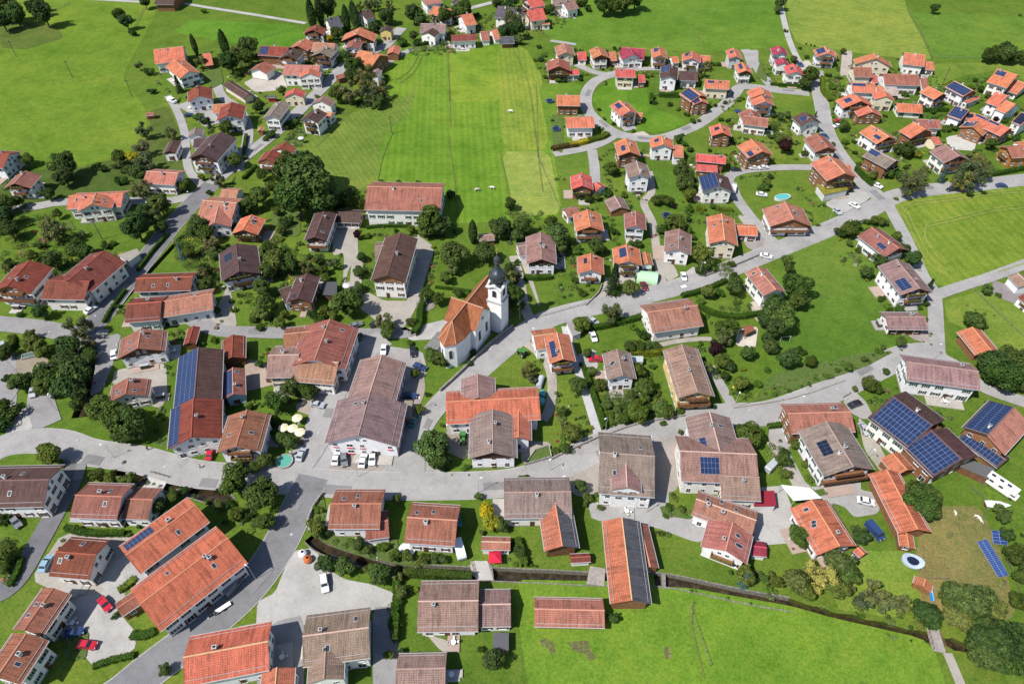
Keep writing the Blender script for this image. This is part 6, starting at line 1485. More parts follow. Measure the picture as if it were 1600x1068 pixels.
for x, y, l in ((455, 688, 'wooden beer table under the cream parasols'), (466, 692, 'wooden beer table near the courtyard fence'), (442, 685, 'wooden beer table by the dark hedge')):
    p = at(x, y); o = thing('beer_table', l, 'table', (*p, 0), .6, 'tables of the beer garden'); g = G(); g.box(-1.1, 1.1, -.35, .35, .72, .78); g.obj('table_top', ['wood'], o, (.35, .2, .1))
    for u in (-.8, .8): g = G(); g.box(u - .04, u + .04, -.28, .28, 0, .72); g.obj('leg', ['wood'], o, (.2, .1, .05))
    for s_ in (-1, 1): g = G(); g.box(-1.1, 1.1, -.13, .13, .4, .45); g.box(-.85, -.75, -.1, .1, 0, .4); g.box(.75, .85, -.1, .1, 0, .4); g.obj('bench', ['wood'], o, (.3, .17, .08), (0, s_ * .7, 0))
# fountain
p = at(445, 722); o = thing('fountain', 'round stone fountain with green water and tap column', 'fountain', (*p, .05)); g = G(); g.lathe([(2.3, 0), (2.3, .75), (2.0, .75), (2.0, .3)], 20); g.obj('basin', ['stone'], o, (.5, .47, .43))
g = G(); g.face([(2.0 * math.cos(k * math.tau / 20), 2.0 * math.sin(k * math.tau / 20), .62) for k in range(20)]); g.obj('fountain_water', ['paint'], o, (.10, .36, .28)); g = G(); g.box(-.25, .25, -.25, .25, 0, 1.6); g.lathe([(.42, 1.6), (.42, 1.75), (0, 2.1)], 8); g.obj('column', ['stone'], o, (.5, .47, .43), (1.4, 2.2, 0))
# shrine in the church garden
p = at(665, 476); o = thing('garden_monument', 'small white monument on a round stone terrace in the church garden', 'monument', (*p, .03)); g = G(); g.lathe([(3.2, 0), (3.2, .25), (2.6, .25), (2.6, .4), (0, .4)], 20); g.obj('terrace', ['stone'], o, (.36, .33, .30)); g = G(); g.box(-.5, .5, -.4, .4, .4, 1.2); g.box(-.3, .3, -.25, .25, 1.2, 2.5); g.lathe([(.3, 2.5), (.35, 2.8), (0, 3.2)], 8); g.obj('statue', ['white'], o)
# pools
def pool(x, y, rx, ry, lab, c, h=.9, nm='swimming_pool', cat='pool', rim=(.6, .6, .58)):
    p = at(x, y, h); o = thing(nm, lab, cat, (*p, .03), .3); n = 24
    q = [(rx * math.cos(k * math.tau / n), ry * math.sin(k * math.tau / n)) for k in range(n)]; g = G()
    for k in range(n):
        a, b = q[k], q[(k + 1) % n]; g.face([(*a, 0), (*b, 0), (*b, h), (*a, h)]); g.face([(*a, h), (*b, h), (b[0] * .92, b[1] * .92, h), (a[0] * .92, a[1] * .92, h)]); g.face([(a[0] * .92, a[1] * .92, h), (b[0] * .92, b[1] * .92, h), (b[0] * .92, b[1] * .92, .2), (a[0] * .92, a[1] * .92, .2)])
    g.obj('pool_wall', ['plain'], o, rim); g = G(); g.face([(a * .92, b * .92, h - .15) for a, b in q]); g.obj('pool_water', ['paint'], o, c)
pool(1223, 307, 3.4, 1.9, 'oval garden pool with turquoise water on the estate lawn', (.10, .42, .40)); pool(1371, 163.5, 1.3, .9, 'tiny turquoise paddling pool behind the stepped chalet', (.05, .45, .55), .5)
# trampolines
def tramp(x, y, lab, r=1.9):
    p = at(x, y, .9); o = thing('trampoline', lab, 'trampoline', (*p, 0), .2, 'round garden trampolines'); g = G(); g.lathe([(r - .3, .88), (0, .86)], 18); g.obj('jumping_mat', ['paint'], o, (.01, .015, .03)); g = G(); g.lathe([(r, .8), (r, .93), (r - .32, .93), (r - .32, .8)], 18); g.obj('edge_pad', ['paint'], o, (.03, .08, .25))
    for k in range(4):
        a = k * 1.57 + .4; g = G(); g.tube((math.cos(a) * r, math.sin(a) * r, 0), (math.cos(a) * r, math.sin(a) * r, 2.4), .03, n=5); g.obj('leg', ['metal'], o)
for x, y, l in ((859, 157, 'trampoline beside the timber house west of the ring'), (869, 201, 'trampoline behind the yellow hedge house'), (1042, 336, 'trampoline in the garden right of the narrow lane')): tramp(x, y, l)
p = at(635.5, 858.5, .8); o = thing('garden_table', 'big white round table on the lawn between stream and orange roof', 'table', (*p, 0)); g = G(); g.lathe([(0, .8), (2.0, .78), (2.0, .72), (0, .70)][::-1], 24); g.obj('table_top', ['white'], o); g = G(); g.tube((0, 0, 0), (0, 0, .75), .12); g.obj('leg', ['metal'], o)
# red pavilion tent
p = at(773.5, 869, 2.4); o = thing('pavilion_tent', 'square bright red pavilion tent beside the small white garden house', 'tent', (*p, 0), .05); g = G(); s_ = 1.45
for a, b in (((-s_, -s_), (s_, -s_)), ((s_, -s_), (s_, s_)), ((s_, s_), (-s_, s_)), ((-s_, s_), (-s_, -s_))): g.face([(*a, 2.2), (*b, 2.2), (0, 0, 3.0)]); g.face([(*a, 2.0), (*b, 2.0), (*b, 2.2), (*a, 2.2)])
g.obj('canopy', ['paint'], o, (.62, .02, .05))
for a in (-1, 1):
    for b in (-1, 1): g = G(); g.tube((a * s_, b * s_, 0), (a * s_, b * s_, 2.1), .035, n=6); g.obj('leg', ['metal'], o)
# covered caravan / long white box beside the drive
p, q = at(718, 857, 1.5), at(721, 868, 1.5); dd = q - p; o = thing('caravan', 'long white caravan parked beside the drive', 'caravan', (*p, .05), math.atan2(dd.y, dd.x)); g = G()
pr = [(-2.6, .5), (-2.7, 2.0), (-2.3, 2.5), (2.3, 2.5), (2.7, 1.8), (2.5, .5)]
for s_ in (1, -1): P = [(x, s_ * 1.05, z) for x, z in pr]; g.face(P if s_ < 0 else P[::-1])
for (x0, z0), (x1, z1) in zip(pr, pr[1:]): g.face([(x0, -1.05, z0), (x0, 1.05, z0), (x1, 1.05, z1), (x1, -1.05, z1)])
g.obj('body', ['white'], o)
for y in (-1.0, 1.0): put('wheel', CP['car'][2], o, None, (0, y, .32))
g = G(); g.box(-.8, .8, -1.08, -1.05, 1.3, 1.9); g.obj('window', ['glass'], o)
# green tarpaulin tent
p = at(1012, 429, 1.8); o = thing('tarpaulin_tent', 'pale green rounded tarpaulin tent beside the guest house', 'tent', (*p, 0), -.2); g = G(); n = 10; h_ = 2.6; w_ = 2.8; L_ = 3.4
for k in range(n):
    a, b = math.pi * k / n, math.pi * (k + 1) / n; g.face([(-L_, w_ * math.cos(a), h_ * math.sin(a)), (L_, w_ * math.cos(a), h_ * math.sin(a)), (L_, w_ * math.cos(b), h_ * math.sin(b)), (-L_, w_ * math.cos(b), h_ * math.sin(b))])
for x in (-L_, L_): g.face([(x, w_ * math.cos(math.pi * k / n), h_ * math.sin(math.pi * k / n)) for k in range(n + 1)])
g.obj('cover', ['plain'], o, (.42, .62, .42)); g = G()
for x in (-L_ - .03, 0, L_ + .03):
    for k in range(n): a, b = math.pi * k / n, math.pi * (k + 1) / n; g.tube((x, (w_ + .03) * math.cos(a), (h_ + .03) * math.sin(a)), (x, (w_ + .03) * math.cos(b), (h_ + .03) * math.sin(b)), .04, n=5, caps=False)
g.obj('hoop', ['metal'], o)
# white triangular canopy beside the orange roofed house
P = [at(x, y, 3.4) for x, y in ((1220, 757), (1240, 782), (1284, 778), (1266, 762))]; c0 = sum(P, Vector((0, 0))) / 4; o = thing('sail_canopy', 'white flat sail canopy in front of the orange roofed house', 'canopy', (*c0, 0)); Q = [tuple(p_ - c0) for p_ in P]
g = G(); g.prism(Q[::-1] if (P[1] - P[0]).cross(P[2] - P[1]) < 0 else Q, 3.35, 3.45); g.obj('sail', ['white'], o)
for q_ in Q: g = G(); g.tube((q_[0] * .95, q_[1] * .95, 0), (q_[0] * .95, q_[1] * .95, 3.35), .07, n=6); g.obj('post', ['metal'], o)
# blue white hammock-like trampoline sail
p = at(1427, 875, 1.0); o = thing('garden_lounger', 'big pale blue oval lounge swing with dark mat on the lawn', 'lounge swing', (*p, 0), -.3); g = G(); n = 22; R_ = 2.25
for k in range(n):
    a, b = k * math.tau / n, (k + 1) * math.tau / n; f_ = lambda t, r_: (r_ * math.cos(t) * 1.1, r_ * math.sin(t) * .85, .7 + .5 * math.cos(t) ** 2 * (r_ / R_)); g.face([f_(a, R_), f_(b, R_), f_(b, R_ * .55), f_(a, R_ * .55)][::-1]); g.face([f_(a, R_), f_(b, R_), (*f_(b, R_ * .97)[:2], .3), (*f_(a, R_ * .97)[:2], .3)])
g.obj('rim', ['plain'], o, (.45, .52, .62)); g = G(); g.face([(R_ * .56 * 1.1 * math.cos(k * math.tau / n), R_ * .56 * .85 * math.sin(k * math.tau / n), .82) for k in range(n)]); g.obj('mat', ['paint'], o, (.015, .02, .05))
for k in range(4): a = k * 1.57 + .8; g = G(); g.tube((1.8 * math.cos(a), 1.4 * math.sin(a), 0), (1.8 * math.cos(a), 1.4 * math.sin(a), .8), .05, n=6); g.obj('leg', ['metal'], o)
# flat roofed pieces
def flat(s, e, lab, colr, wallc, nm='flat_roofed_shed', cat='shed', doors=0, rmat='plain'):
    P = [at(*p, e) for p in pairs(s)]; c0 = sum(P, Vector((0, 0))) / len(P); 
    if sum(P[i].cross(P[(i + 1) % len(P)]) for i in range(len(P))) < 0: P = P[::-1]
    Q = [p - c0 for p in P]; o = thing(nm, lab, cat, (*c0, 0)); g = G(); g.prism([tuple(q) for q in Q], e - .2, e); g.obj('roof', [rmat], o, colr)
    g = G(); g.prism([tuple(q * .93) for q in Q], 0, e - .2); g.obj('wall', ['plaster' if wallc[0] > .4 else 'wood'], o, wallc)
    if doors:
        i = doors - 1; a, b = Q[i] * .93, Q[(i + 1) % len(Q)] * .93; dd = (b - a); n = max(2, int(dd.length / 3))
        for k in range(n):
            m_ = a + dd * (k + .5) / n; g = G(); g.box(-1.1, 1.1, -.06, 0, .0, 2.1); g.obj('garage_door', ['wood'], o, (.08, .05, .04), (*m_, .02), math.atan2(dd.y, dd.x))
    return o
flat('184,398 214,388 219,396 200,410', 2.8, 'flat roofed garage row with white posts beside the dark road', (.30, .28, .24), (.75, .74, .72), 'garage_row', 'garage', 2)
flat('503,450 503,460 526,462 527,440 507,440', 2.6, 'small flat black roofed garage beside the dark roofed house', (.08, .08, .085), (.12, .07, .05), 'garage', 'garage')
flat('771,987 770,1013 795,1015 795,988', 2.4, 'dark flat roofed shed beside the mauve bungalow', (.10, .10, .11), (.2, .12, .08))
flat('1508,714 1555,732 1545,748 1500,728', 2.6, 'grey flat roofed cattle shelter beside the manure yard', (.12, .12, .12), (.2, .09, .05), 'cattle_shelter', 'shelter')
flat('1175,766 1210,766 1213,790 1178,790', 2.8, 'dark red flat roof annex beside the mauve house complex', (.26, .02, .035), (.75, .74, .72), 'annex', 'annex')
flat('885,503 897,501 908,520 895,525', 2.6, 'grey flat garage roof with white edge on the main road', (.28, .26, .26), (.78, .77, .75), 'garage', 'garage')
flat('987,556 1005,556 1005,565 988,565', 2.2, 'grey glass greenhouse in the hedged garden', (.45, .5, .5), (.5, .55, .52), 'greenhouse', 'greenhouse')
flat('1276,288 1322,290 1326,296 1288,304', 3.4, 'modern hall with sloping grass roof and striped facade', (.20, .20, .03), (.62, .62, .60), 'hall', 'hall', 0, 'grass')
flat('615,625 645,625 643,652 612,650', 3.2, 'flat terrace annex with plants beside the mauve inn', (.25, .22, .17), (.3, .2, .15), 'terrace_annex', 'annex')
flat('1035,336 1040,335 1041,342 1036,343', .1, 'x', (.1, .1, .1), (.1, .1, .1)) if 0 else None
# ground mounted solar rows
def pv(s, wd, lab, nseg):
    (x0, y0), (x1, y1) = pairs(s); a, b = at(x0, y0, .9), at(x1, y1, .9); d_ = b - a; L_ = d_.length; o = thing('solar_rack', lab, 'solar rack', (*a, 0), math.atan2(d_.y, d_.x), 'solar racks in the paddock')
    g = G(); z0, z1 = .5, 1.5; P = [(0, -wd / 2, z0), (L_, -wd / 2, z0), (L_, wd / 2, z1), (0, wd / 2, z1)]; P = P if True else P; g.face(P, 0, [(0, 0), (nseg, 0), (nseg, 3.24), (0, 3.24)]); g.face([(x, y, z - .06) for x, y, z in P][::-1], 1); g.obj('solar_array', ['solar', 'metal'], o, (.03, .055, .15))
    for k in range(5): g = G(); g.tube((L_ * (k + .5) / 5, .3 * wd, 0), (L_ * (k + .5) / 5, .3 * wd, 1.3), .05, n=5); g.obj('leg', ['metal'], o)
pv('1534,844 1568,900', 2.0, 'long ground mounted row of solar panels in the paddock', 20); pv('1560,829 1563,850', 2.6, 'short ground mounted solar rack beside the paddock fence', 4)
# garden furniture and clutter on the terraces
rc_ = random.Random(21); tw_ = sorted(TERR, key=lambda q: q[0].y)
def furn(name, mk):
    return mk
PROT = {}
g = G(); g.lathe([(0, .75), (.6, .74), (.6, .70), (0, .69)][::-1], 12); PROT['tt'] = g.mesh('table_top', ['white']); g = G(); g.tube((0, 0, 0), (0, 0, .7), .05); PROT['tl'] = g.mesh('leg', ['metal'])
g = G(); g.box(-.22, .22, -.22, .22, .42, .46); g.box(-.22, -.17, -.22, .22, .46, .9)
for a in (-.19, .19):
    for b in (-.19, .19): g.tube((a, b, 0), (a, b, .42), .02, n=4)
PROT['ch'] = g.mesh('chair', ['white'])
g = G()
for i in range(7):
    for j in range(4): g.tube((-.4, -1.05 + i * .35, .2 + j * .32), (.4, -1.05 + i * .35 + .05, .2 + j * .32), .16, n=6)
PROT['wp'] = g.mesh('logs', ['bark']); g = G(); g.box(-.5, .5, -1.3, 1.3, 1.45, 1.52); PROT['wr'] = g.mesh('cover', ['metal'])
for k, (q, z, rz_a) in enumerate(rc_.sample(tw_, 80)):
    X_, Y_, _ = proj(q.x, q.y, 0)
    if not (0 < X_ < 1600 and 0 < Y_ < 1068): continue
    if k % 4:
        o = thing('patio_table', auto_label('small white patio table', X_, Y_), 'table', (*q, z), rz_a + .4, 'patio tables on the terraces'); put('table_top', PROT['tt'], o); put('leg', PROT['tl'], o)
        for t in range(rc_.choice((2, 3, 4))):
            a = t * 1.6 + rc_.uniform(-.3, .3); p = q + Vector((math.cos(a), math.sin(a))) * 1.0
            if k % 2: c_ = put('patio_chair', PROT['ch'], None, None, (*p, z), a + math.pi * 0); c_.rotation_euler.z = a + math.pi; u, v_, _ = proj(p.x, p.y, 0); tag(c_, auto_label('white patio chair', u, v_), 'chair', 'patio chairs on the terraces')
        if k % 5 == 1: pass
    else:
        o = thing('wood_pile', auto_label('stacked firewood pile', X_, Y_), 'wood pile', (*q, z), rz_a, 'firewood piles beside the houses'); put('logs', PROT['wp'], o); put('cover', PROT['wr'], o)
# ------------------------------------------------------------------ bridges
def bridge(s, lab, m, c, rail=1, z=.14):
    P = [at(*p) for p in pairs(s)]; c0 = sum(P, Vector((0, 0))) / 4
    if sum(P[i].cross(P[(i + 1) % 4]) for i in range(4)) < 0: P = P[::-1]
    Q = [p - c0 for p in P]; o = thing('bridge', lab, 'bridge', (*c0, 0)); g = G(); g.prism([tuple(q) for q in Q], -.25, z); g.obj('deck', [m], o, c)
    if rail:
        e_ = sorted(range(4), key=lambda i: -(Q[(i + 1) % 4] - Q[i]).length)[:2] if rail == 1 else [0, 2]
        for i in e_:
            a, b = Q[i] * .96, Q[(i + 1) % 4] * .96; g = G()
            for zz in (.6, 1.05): g.tube((*a, zz), (*b, zz), .05, n=5)
            for k in range(5): q = a.lerp(b, k / 4); g.tube((*q, z), (*q, 1.1), .06, n=5)
            g.obj('railing', ['wood'], o, (.22, .13, .08))
bridge('735,876 762,876 772,906 744,906', 'concrete bridge with brown railings to the mauve bungalow', 'asph', (.45, .43, .40))
bridge('922,884 946,888 944,915 916,912', 'wooden plank bridge beside the long orange and black barn', 'wood', (.36, .33, .30), 0)
bridge('1033,896 1040,896 1040,920 1034,920', 'narrow plank footbridge right of the long barn', 'wood', (.25, .23, .21), 0)
bridge('1447,978 1466,982 1478,1020 1457,1016', 'grey plank footbridge under the large leaning tree', 'wood', (.36, .33, .31))
bridge('237,738 265,746 250,772 222,763', 'concrete bridge to the orange red roofed house', 'asph', (.50, .48, .45))
bridge('152,500 170,504 160,512 146,507', 'short road culvert bridge at the upper junction', 'asph', (.33, .32, .31), 0)
# ------------------------------------------------------------------ fences
def fence(s, lab, h=1.1, c=(.22, .19, .16), step=2.6, rails=(.5, .95), wid=.06):
    P = [at(*p) for p in pairs(s)]; o = thing('fence', lab, 'fence', (*P[0], 0), 0, 'fences of meadows and gardens'); g = G(); r_ = G()
    for a, b in zip(P, P[1:]):
        n = max(1, int((b - a).length / step))
        for k in range(n + 1): q = a.lerp(b, k / n) - P[0]; g.tube((*q, 0), (*q, h), wid, n=5)
        for z in rails: r_.tube((*(a - P[0]), z), (*(b - P[0]), z), wid * .6, n=4)
    g.obj('post', ['wood'], o, c); o.children[0].name = 'fence_posts'; r_.obj('rail', ['wood'], o, c)
for s, l in (('1440,855 1444,905 1480,905 1484,925', 'wooden fence at the left side of the dry paddock'), ('1563,850 1590,920 1605,985', 'double rail fence at the right side of the dry paddock'), ('1415,16 1436,45 1450,75 1457,97', 'thin field fence along the pale hay field edge'), ('1457,90 1530,92', 'thin fence across the dark east meadow'), ('837,128 840,245 878,335', 'long fence beside the striped hill meadow'),
    ('697,72 702,160', 'fence line down the middle of the hill meadow'), ('544,180 492,232', 'fence at the foot of the hill meadow'), ('870,75 861,120', 'short fence behind the golden chalet'), ('1500,715 1520,745 1535,760', 'grey pole fence of the manure yard'), ('1515,760 1545,790 1540,800', 'grey pole fence round the small green pen'), ('1300,790 1310,800', 'garden gate fence by the stable'),
    ('827,448 895,480', 'x'), ('1522,455 1600,528', 'pipe fence across the lower right meadow'), ('1077,780 1080,940', 'y'), ('0,59 50,44 110,5', 'dark fence across the meadow top left'), ('400,63 470,44', 'fence behind the upper hamlet'), ('208,50 226,14', 'fence beside the tree group in the top meadow'), ('889,450 893,482', 'z'), ('840,497 915,476', 'low garden fence along the main road'), ('490,178 545,178', 'white fence beside the tall white house'),
    ('1082,943 1082,960 1110,1040', 'thin wire fence in the bottom meadow'), ('350,650', '')):
    if len(pairs(s)) > 1 and len(l) > 2: fence(s, l)
# garden walls
def wall(s, h, wd, lab, c=(.40, .37, .34)):
    c_ = smooth_line([at(*p) for p in pairs(s)], 3); o0 = c_[0].copy(); L, Rr = sides([q - o0 for q in c_], wd); g = G()
    for i in range(len(c_) - 1):
        g.face([(*Rr[i], h), (*Rr[i + 1], h), (*L[i + 1], h), (*L[i], h)]); g.face([(*Rr[i], 0), (*Rr[i + 1], 0), (*Rr[i + 1], h), (*Rr[i], h)]); g.face([(*L[i + 1], 0), (*L[i], 0), (*L[i], h), (*L[i + 1], h)])
    for i in (0, -1): g.face([(*Rr[i], 0), (*Rr[i], h), (*L[i], h), (*L[i], 0)])
    tag(g.obj('garden_wall', ['stone'], color=c, loc=(*o0, 0)), lab, 'wall', 'low walls of the village')
for s, h, wd, l in (('688,612 722,581 750,553 777,529 801,511', 1.3, .4, 'curved retaining wall between church and road'), ('862,718 895,702 935,684', 1.0, .35, 'low stone wall in front of the wild garden'), ('946,680 1000,662 1070,650', .8, .35, 'low wall at the foot of the hedged garden'), ('485,832 482,815 492,790 505,772', 1.2, .4, 'curved bank wall at the stream mouth by the road bend'), ('1146,638 1240,622 1320,595', .5, .3, 'low edging wall below the orchard slope'), ('840,497', 0, 0, ''), ('1100,433 1150,415 1190,398', 1.0, .3, 'dark wall along the main road below the stone fronted house'), ('915,478 935,458 940,445', .8, .3, 'curved wall beside the garage drive'), ('1316,622 1328,615', .8, .3, 'short dark wall at the grey car'), ('880,495 820,495', .1, .1, '')):
    if h > .3 and l: wall(s, h, wd, l)
# roadside wood pile, manure heap
for s, h, lab, c in (('820,728 836,705 858,698 862,716', 1.2, 'walled manure heap beside the orange barn wing', (.16, .10, .05)), ('1478,705 1492,700 1500,715 1485,725', .6, 'dark manure heap of the solar farm', (.05, .035, .02))):
    P = [at(*p) for p in pairs(s)]; c0 = sum(P, Vector((0, 0))) / 4; P = P if sum(P[i].cross(P[(i + 1) % 4]) for i in range(4)) > 0 else P[::-1]; o = thing('manure_heap', lab, 'manure heap', (*c0, 0)); Q = [tuple(q - c0) for q in P]
    g = G()
    for i in range(4):
        a, b = Vector(Q[i]), Vector(Q[(i + 1) % 4]); g.prism([tuple(a), tuple(b), tuple(b * .93), tuple(a * .93)], 0, h)
    g.obj('heap_wall', ['stone'], o, (.5, .48, .45)); g = G(); g.prism([(x * .92, y * .92) for x, y in Q], 0, h * .6); g.obj('heap', ['bed'], o, c)
# round silage bales / tanks along the track
for i, (x, y, c, l) in enumerate(((844, 597, (.45, .5, .55), 'grey cylindrical tank lying beside the farm track'), (847, 616, (.12, .42, .42), 'turquoise wrapped bale behind the orange barn, upper one'), (846, 628, (.12, .42, .42), 'turquoise wrapped bale behind the orange barn, lower one'))):
    p = at(x, y, .8); o = thing('silage_bale' if i else 'water_tank', l, 'bale' if i else 'tank', (*p, 0), 1.3); g = G(); L_ = .9 if i else 2.0; g.tube((-L_, 0, .95), (L_, 0, .95), .9, n=16); g.obj('wrap' if i else 'barrel', ['paint'], o, c)
    g = G(); g.box(-L_ * .8, L_ * .8, -.5, .5, 0, .15); g.obj('pallet', ['wood'], o, (.3, .2, .12))
# concrete mixer drum and white drum on the parking
for x, y, c, l in ((481, 873, (.50, .13, .03), 'orange drum at the edge of the bare parking ground'), (473, 864, (.75, .75, .75), 'round white tank at the edge of the bare parking ground')):
    p = at(x, y, .8); o = thing('drum', l, 'drum', (*p, .03), .5); g = G(); g.lathe([(0, 0), (.9, .05), (1.05, .5), (1.0, 1.1), (.6, 1.5), (0, 1.6)], 16); g.obj('barrel', ['paint'], o, c, smooth=True); g = G(); g.tube((0, 0, 1.55), (0, 0, 1.75), .3, n=10); g.obj('lid', ['rubber'], o)
# playground: climbing frame, swing, slide
p = at(1165, 523); o = thing('climbing_frame', 'brown wooden climbing frame on pale sand', 'playground', (*p, .05), .5, 'playground things')
for a in (-1.6, 1.6):
    for b in (-1.2, 1.2): g = G(); g.tube((a, b, 0), (a * .85, b * .85, 2.6), .09, n=6); g.obj('post', ['wood'], o, (.25, .13, .07))
g = G(); g.box(-1.5, 1.5, -1.1, 1.1, 1.3, 1.42); g.obj('platform', ['wood'], o, (.3, .16, .08)); g = G(); g.face([(-1.7, 0, 3.3), (1.7, 0, 3.3), (1.7, 1.4, 2.4), (-1.7, 1.4, 2.4)]); g.face([(-1.7, 0, 3.3), (-1.7, -1.4, 2.4), (1.7, -1.4, 2.4), (1.7, 0, 3.3)]); g.obj('roof', ['wood'], o, (.3, .12, .07))
g = G(); g.face([(1.6, -.4, 1.4), (1.6, .4, 1.4), (4.2, .4, .2), (4.2, -.4, .2)][::-1]); g.box(1.6, 1.7, -.45, .45, 1.3, 1.5); g.obj('slide', ['paint'], o, (.45, .42, .35))
p = at(1451, 927); o = thing('slide', 'bright blue slide leaning from the tiny playhouse', 'slide', (*p, .05), -1.6, 'playground things'); g = G()
g.face([(-1, -.35, 1.6), (-1, .35, 1.6), (1.8, .35, .25), (1.8, -.35, .25)][::-1])
for y in (-.35, .35): g.face([(-1, y, 1.6), (-1, y, 1.8), (1.8, y, .45), (1.8, y, .25)])
g.obj('chute', ['paint'], o, (.02, .22, .62)); g = G(); g.box(-1.15, -1, -.4, .4, 0, 1.7); g.obj('ladder', ['wood'], o, (.3, .2, .1))
p = at(1226, 533); o = thing('football_goal', 'small white football goal on the playground lawn', 'goal', (*p, .02), .1, 'playground things'); g = G(); g.tube((-1.5, 0, 0), (-1.5, 0, 2), .05); g.tube((1.5, 0, 0), (1.5, 0, 2), .05); g.tube((-1.5, 0, 2), (1.5, 0, 2), .05); g.obj('frame', ['white'], o)
# stone trough left square
p = at(47, 557); o = thing('water_trough', 'rectangular stone trough with green water on the gravel square', 'trough', (*p, .05), .35); g = G()
for x0, x1, y0, y1 in ((-2, 2, -1, -.8), (-2, 2, .8, 1), (-2, -1.8, -.8, .8), (1.8, 2, -.8, .8)): g.box(x0, x1, y0, y1, 0, .8)
g.obj('basin', ['stone'], o, (.5, .48, .45)); g = G(); g.box(-1.8, 1.8, -.8, .8, 0, .6); g.obj('trough_water', ['paint'], o, (.08, .16, .12))
# ------------------------------------------------------------------ animals and people
def skin(name, joints, edges, par, mt, c, sub=1):
    me = bpy.data.meshes.new(name); me.from_pydata([j[:3] for j in joints], edges, []); o = put(name, me, par, c)
    me.materials.append(M[mt]); m = o.modifiers.new('skin', 'SKIN'); s_ = me.skin_vertices.new(name='') if not me.skin_vertices else me.skin_vertices[0]
    s_ = me.skin_vertices[0]
    for i, j in enumerate(joints): s_.data[i].radius = (j[3], j[4] if len(j) > 4 else j[3])
    s_.data[0].use_root = True; m2 = o.modifiers.new('sub', 'SUBSURF'); m2.levels = sub; m2.render_levels = sub
    return o
def cow(x, y, rz, lab, c=(.62, .55, .44), sc=1.0, nm='cow', grz=True):
    p = at(x, y, .7); o = thing(nm, lab, nm, (*p, 0), rz, 'grazing animals'); hz = .45 if grz else 1.45
    J = [(-.1, 0, 1.05, .36, .40), (-.75, 0, 1.1, .30, .36), (.55, 0, 1.08, .32, .36), (.95, 0, 1.0, .18, .22), (1.25, 0, .5 + hz * .5, .13, .15), (1.55, 0, hz, .10, .11),
         (-.8, .22, .75, .15), (-.72, .24, .42, .075), (-.82, .24, .02, .06), (-.8, -.22, .75, .15), (-.86, -.24, .42, .075), (-.96, -.24, .02, .06), (.55, .2, .72, .13), (.58, .22, .4, .07), (.56, .22, .02, .06), (.55, -.2, .72, .13), (.64, -.22, .4, .07), (.66, -.22, .02, .06), (-1.05, 0, 1.15, .05), (-1.12, 0, .6, .03)]
    E_ = [(0, 1), (0, 2), (2, 3), (3, 4), (4, 5), (1, 6), (6, 7), (7, 8), (1, 9), (9, 10), (10, 11), (2, 12), (12, 13), (13, 14), (2, 15), (15, 16), (16, 17), (1, 18), (18, 19)]
    b = skin('body', J, E_, o, 'plain', c); o.scale = (sc, sc, sc)
    for s_ in (-1, 1): g = G(); g.face([(1.28, s_ * .1, .6 + hz * .5), (1.24, s_ * .34, .62 + hz * .5), (1.18, s_ * .12, .55 + hz * .5)]); g.face([(1.28, s_ * .1, .6 + hz * .5), (1.24, s_ * .34, .62 + hz * .5), (1.18, s_ * .12, .55 + hz * .5)][::-1]); g.obj('ear', ['plain'], o, c)
cow(745.5, 296, .2, 'pale cow grazing left of another in the hill meadow'); cow(769, 293, 2.8, 'pale cow grazing right of another in the hill meadow', (.7, .66, .58)); cow(798, 174, 2.9, 'white cow alone high on the hill meadow', (.7, .68, .64), 1.1)
cow(1493, 800, 1.4, 'white sheep standing at the top of the paddock', (.7, .67, .6), .7, 'sheep'); cow(1528, 806, -.6, 'first white sheep beside the paddock gate', (.7, .67, .6), .7, 'sheep'); cow(1532, 811, -1.2, 'second white sheep close behind the first at the gate', (.62, .6, .54), .7, 'sheep')
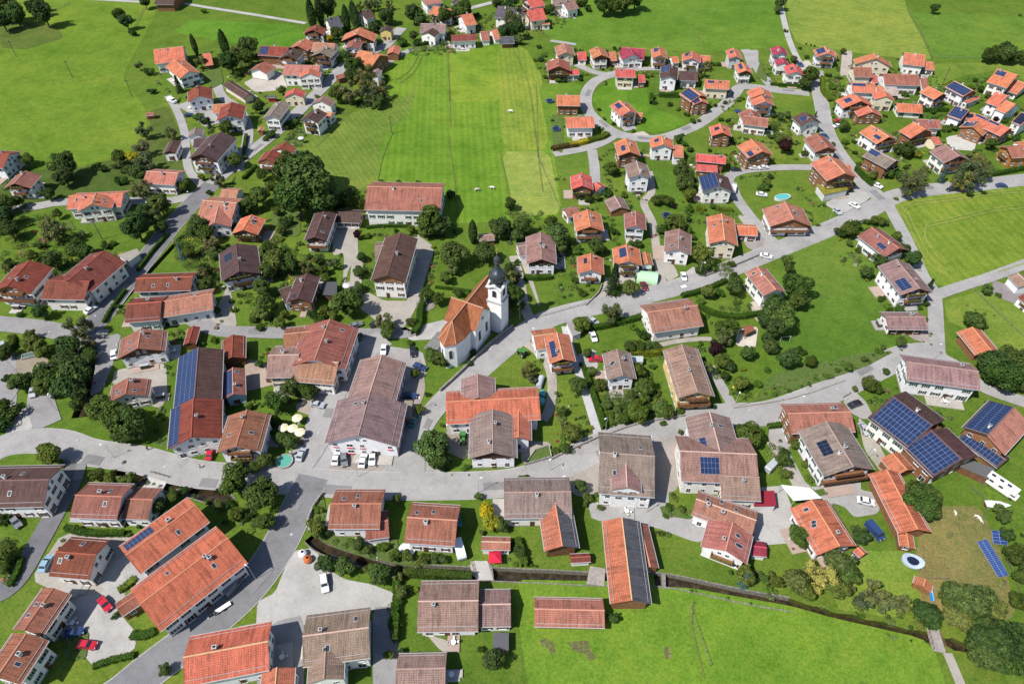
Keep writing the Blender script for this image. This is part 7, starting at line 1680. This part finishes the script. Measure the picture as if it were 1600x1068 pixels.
def person(x, y, rz, lab, top, legs):
    p = at(x, y, .9); o = thing('person', lab, 'person', (*p, .05), rz, 'people walking in the village')
    J = [(0, 0, .95, .15, .12), (0, 0, 1.2, .15, .12), (0, 0, 1.42, .17, .11), (0, 0, 1.52, .055), (0, 0, 1.6, .095, .1), (0, 0, 1.72, .085, .09), (0, .1, .88, .1), (.12, .11, .5, .065), (.02, .11, .06, .045), (.14, .11, .04, .04), (0, -.1, .88, .1), (-.05, -.11, .5, .065), (-.2, -.11, .07, .045), (-.08, -.11, .04, .04),
         (0, .22, 1.4, .06), (-.06, .27, 1.12, .045), (.08, .28, .88, .035), (0, -.22, 1.4, .06), (.04, -.27, 1.12, .045), (.16, -.27, .9, .035)]
    E_ = [(0, 1), (1, 2), (2, 3), (3, 4), (4, 5), (0, 6), (6, 7), (7, 8), (8, 9), (0, 10), (10, 11), (11, 12), (12, 13), (2, 14), (14, 15), (15, 16), (2, 17), (17, 18), (18, 19)]
    skin('body', J, E_, o, 'plain', (.5, .32, .24)); g = G(); g.lathe([(.2, .95), (.2, 1.2), (.22, 1.42), (.1, 1.5)], 10); g.obj('jacket', ['plain'], o, top); g = G()
    for s_ in (-1, 1): g.tube((0, s_ * .1, .97), (.06 * s_ + .03, s_ * .11, .5), .12, .085, 8); g.tube((.06 * s_ + .03, s_ * .11, .5), (-.09 + .09 * s_, s_ * .11, .1), .085, .065, 8)
    g.obj('trousers', ['plain'], o, legs); g = G(); g.lathe([(.115, 1.6), (.12, 1.68), (.09, 1.78), (0, 1.81)], 10); g.obj('hair', ['plain'], o, (.06, .04, .03))
person(154, 527, .3, 'person in a dark jacket walking near the upper junction', (.03, .03, .04), (.05, .05, .07)); person(162, 526, .3, 'person in a white shirt walking near the upper junction', (.6, .6, .6), (.03, .04, .08)); person(230, 700, 2.5, 'person in dark clothes at the foot of the large round tree', (.05, .02, .03), (.03, .03, .04)); person(312, 728, .1, 'person in pale clothes crossing the main road', (.6, .58, .5), (.3, .3, .3)); person(336, 958, .4, 'person in dark clothes beside the motorcycle', (.1, .1, .12), (.03, .03, .05))
n_t = sum(1 for o in bpy.data.objects if o.parent is None); print('TOP', n_t, 'ALL', len(bpy.data.objects))
ls = [o['label'] for o in bpy.data.objects if 'label' in o and o.parent is None]; print('dup labels', len(ls) - len(set(ls)), 'long', [l for l in ls if len(l.split()) > 16][:5], 'short', [l for l in ls if len(l.split()) < 4][:5])

# ------------------------------------------------------------------ haze
if HAZE:
    hz = bpy.data.materials.new('haze'); hz.use_nodes = True; t = hz.node_tree; t.nodes.remove(t.nodes['Principled BSDF']); pv_ = t.nodes.new('ShaderNodeVolumePrincipled')
    pv_.inputs['Color'].default_value = (.92, .95, 1, 1); pv_.inputs['Density'].default_value = HAZE; t.links.new(pv_.outputs[0], t.nodes['Material Output'].inputs['Volume'])
    g = G(); g.box(-3100, 3100, -700, 3100, -2.7, 152); o = g.obj('haze', []); o.data.materials.append(hz); tag(o, kind='stuff'); S.cycles.volume_bounces = 0
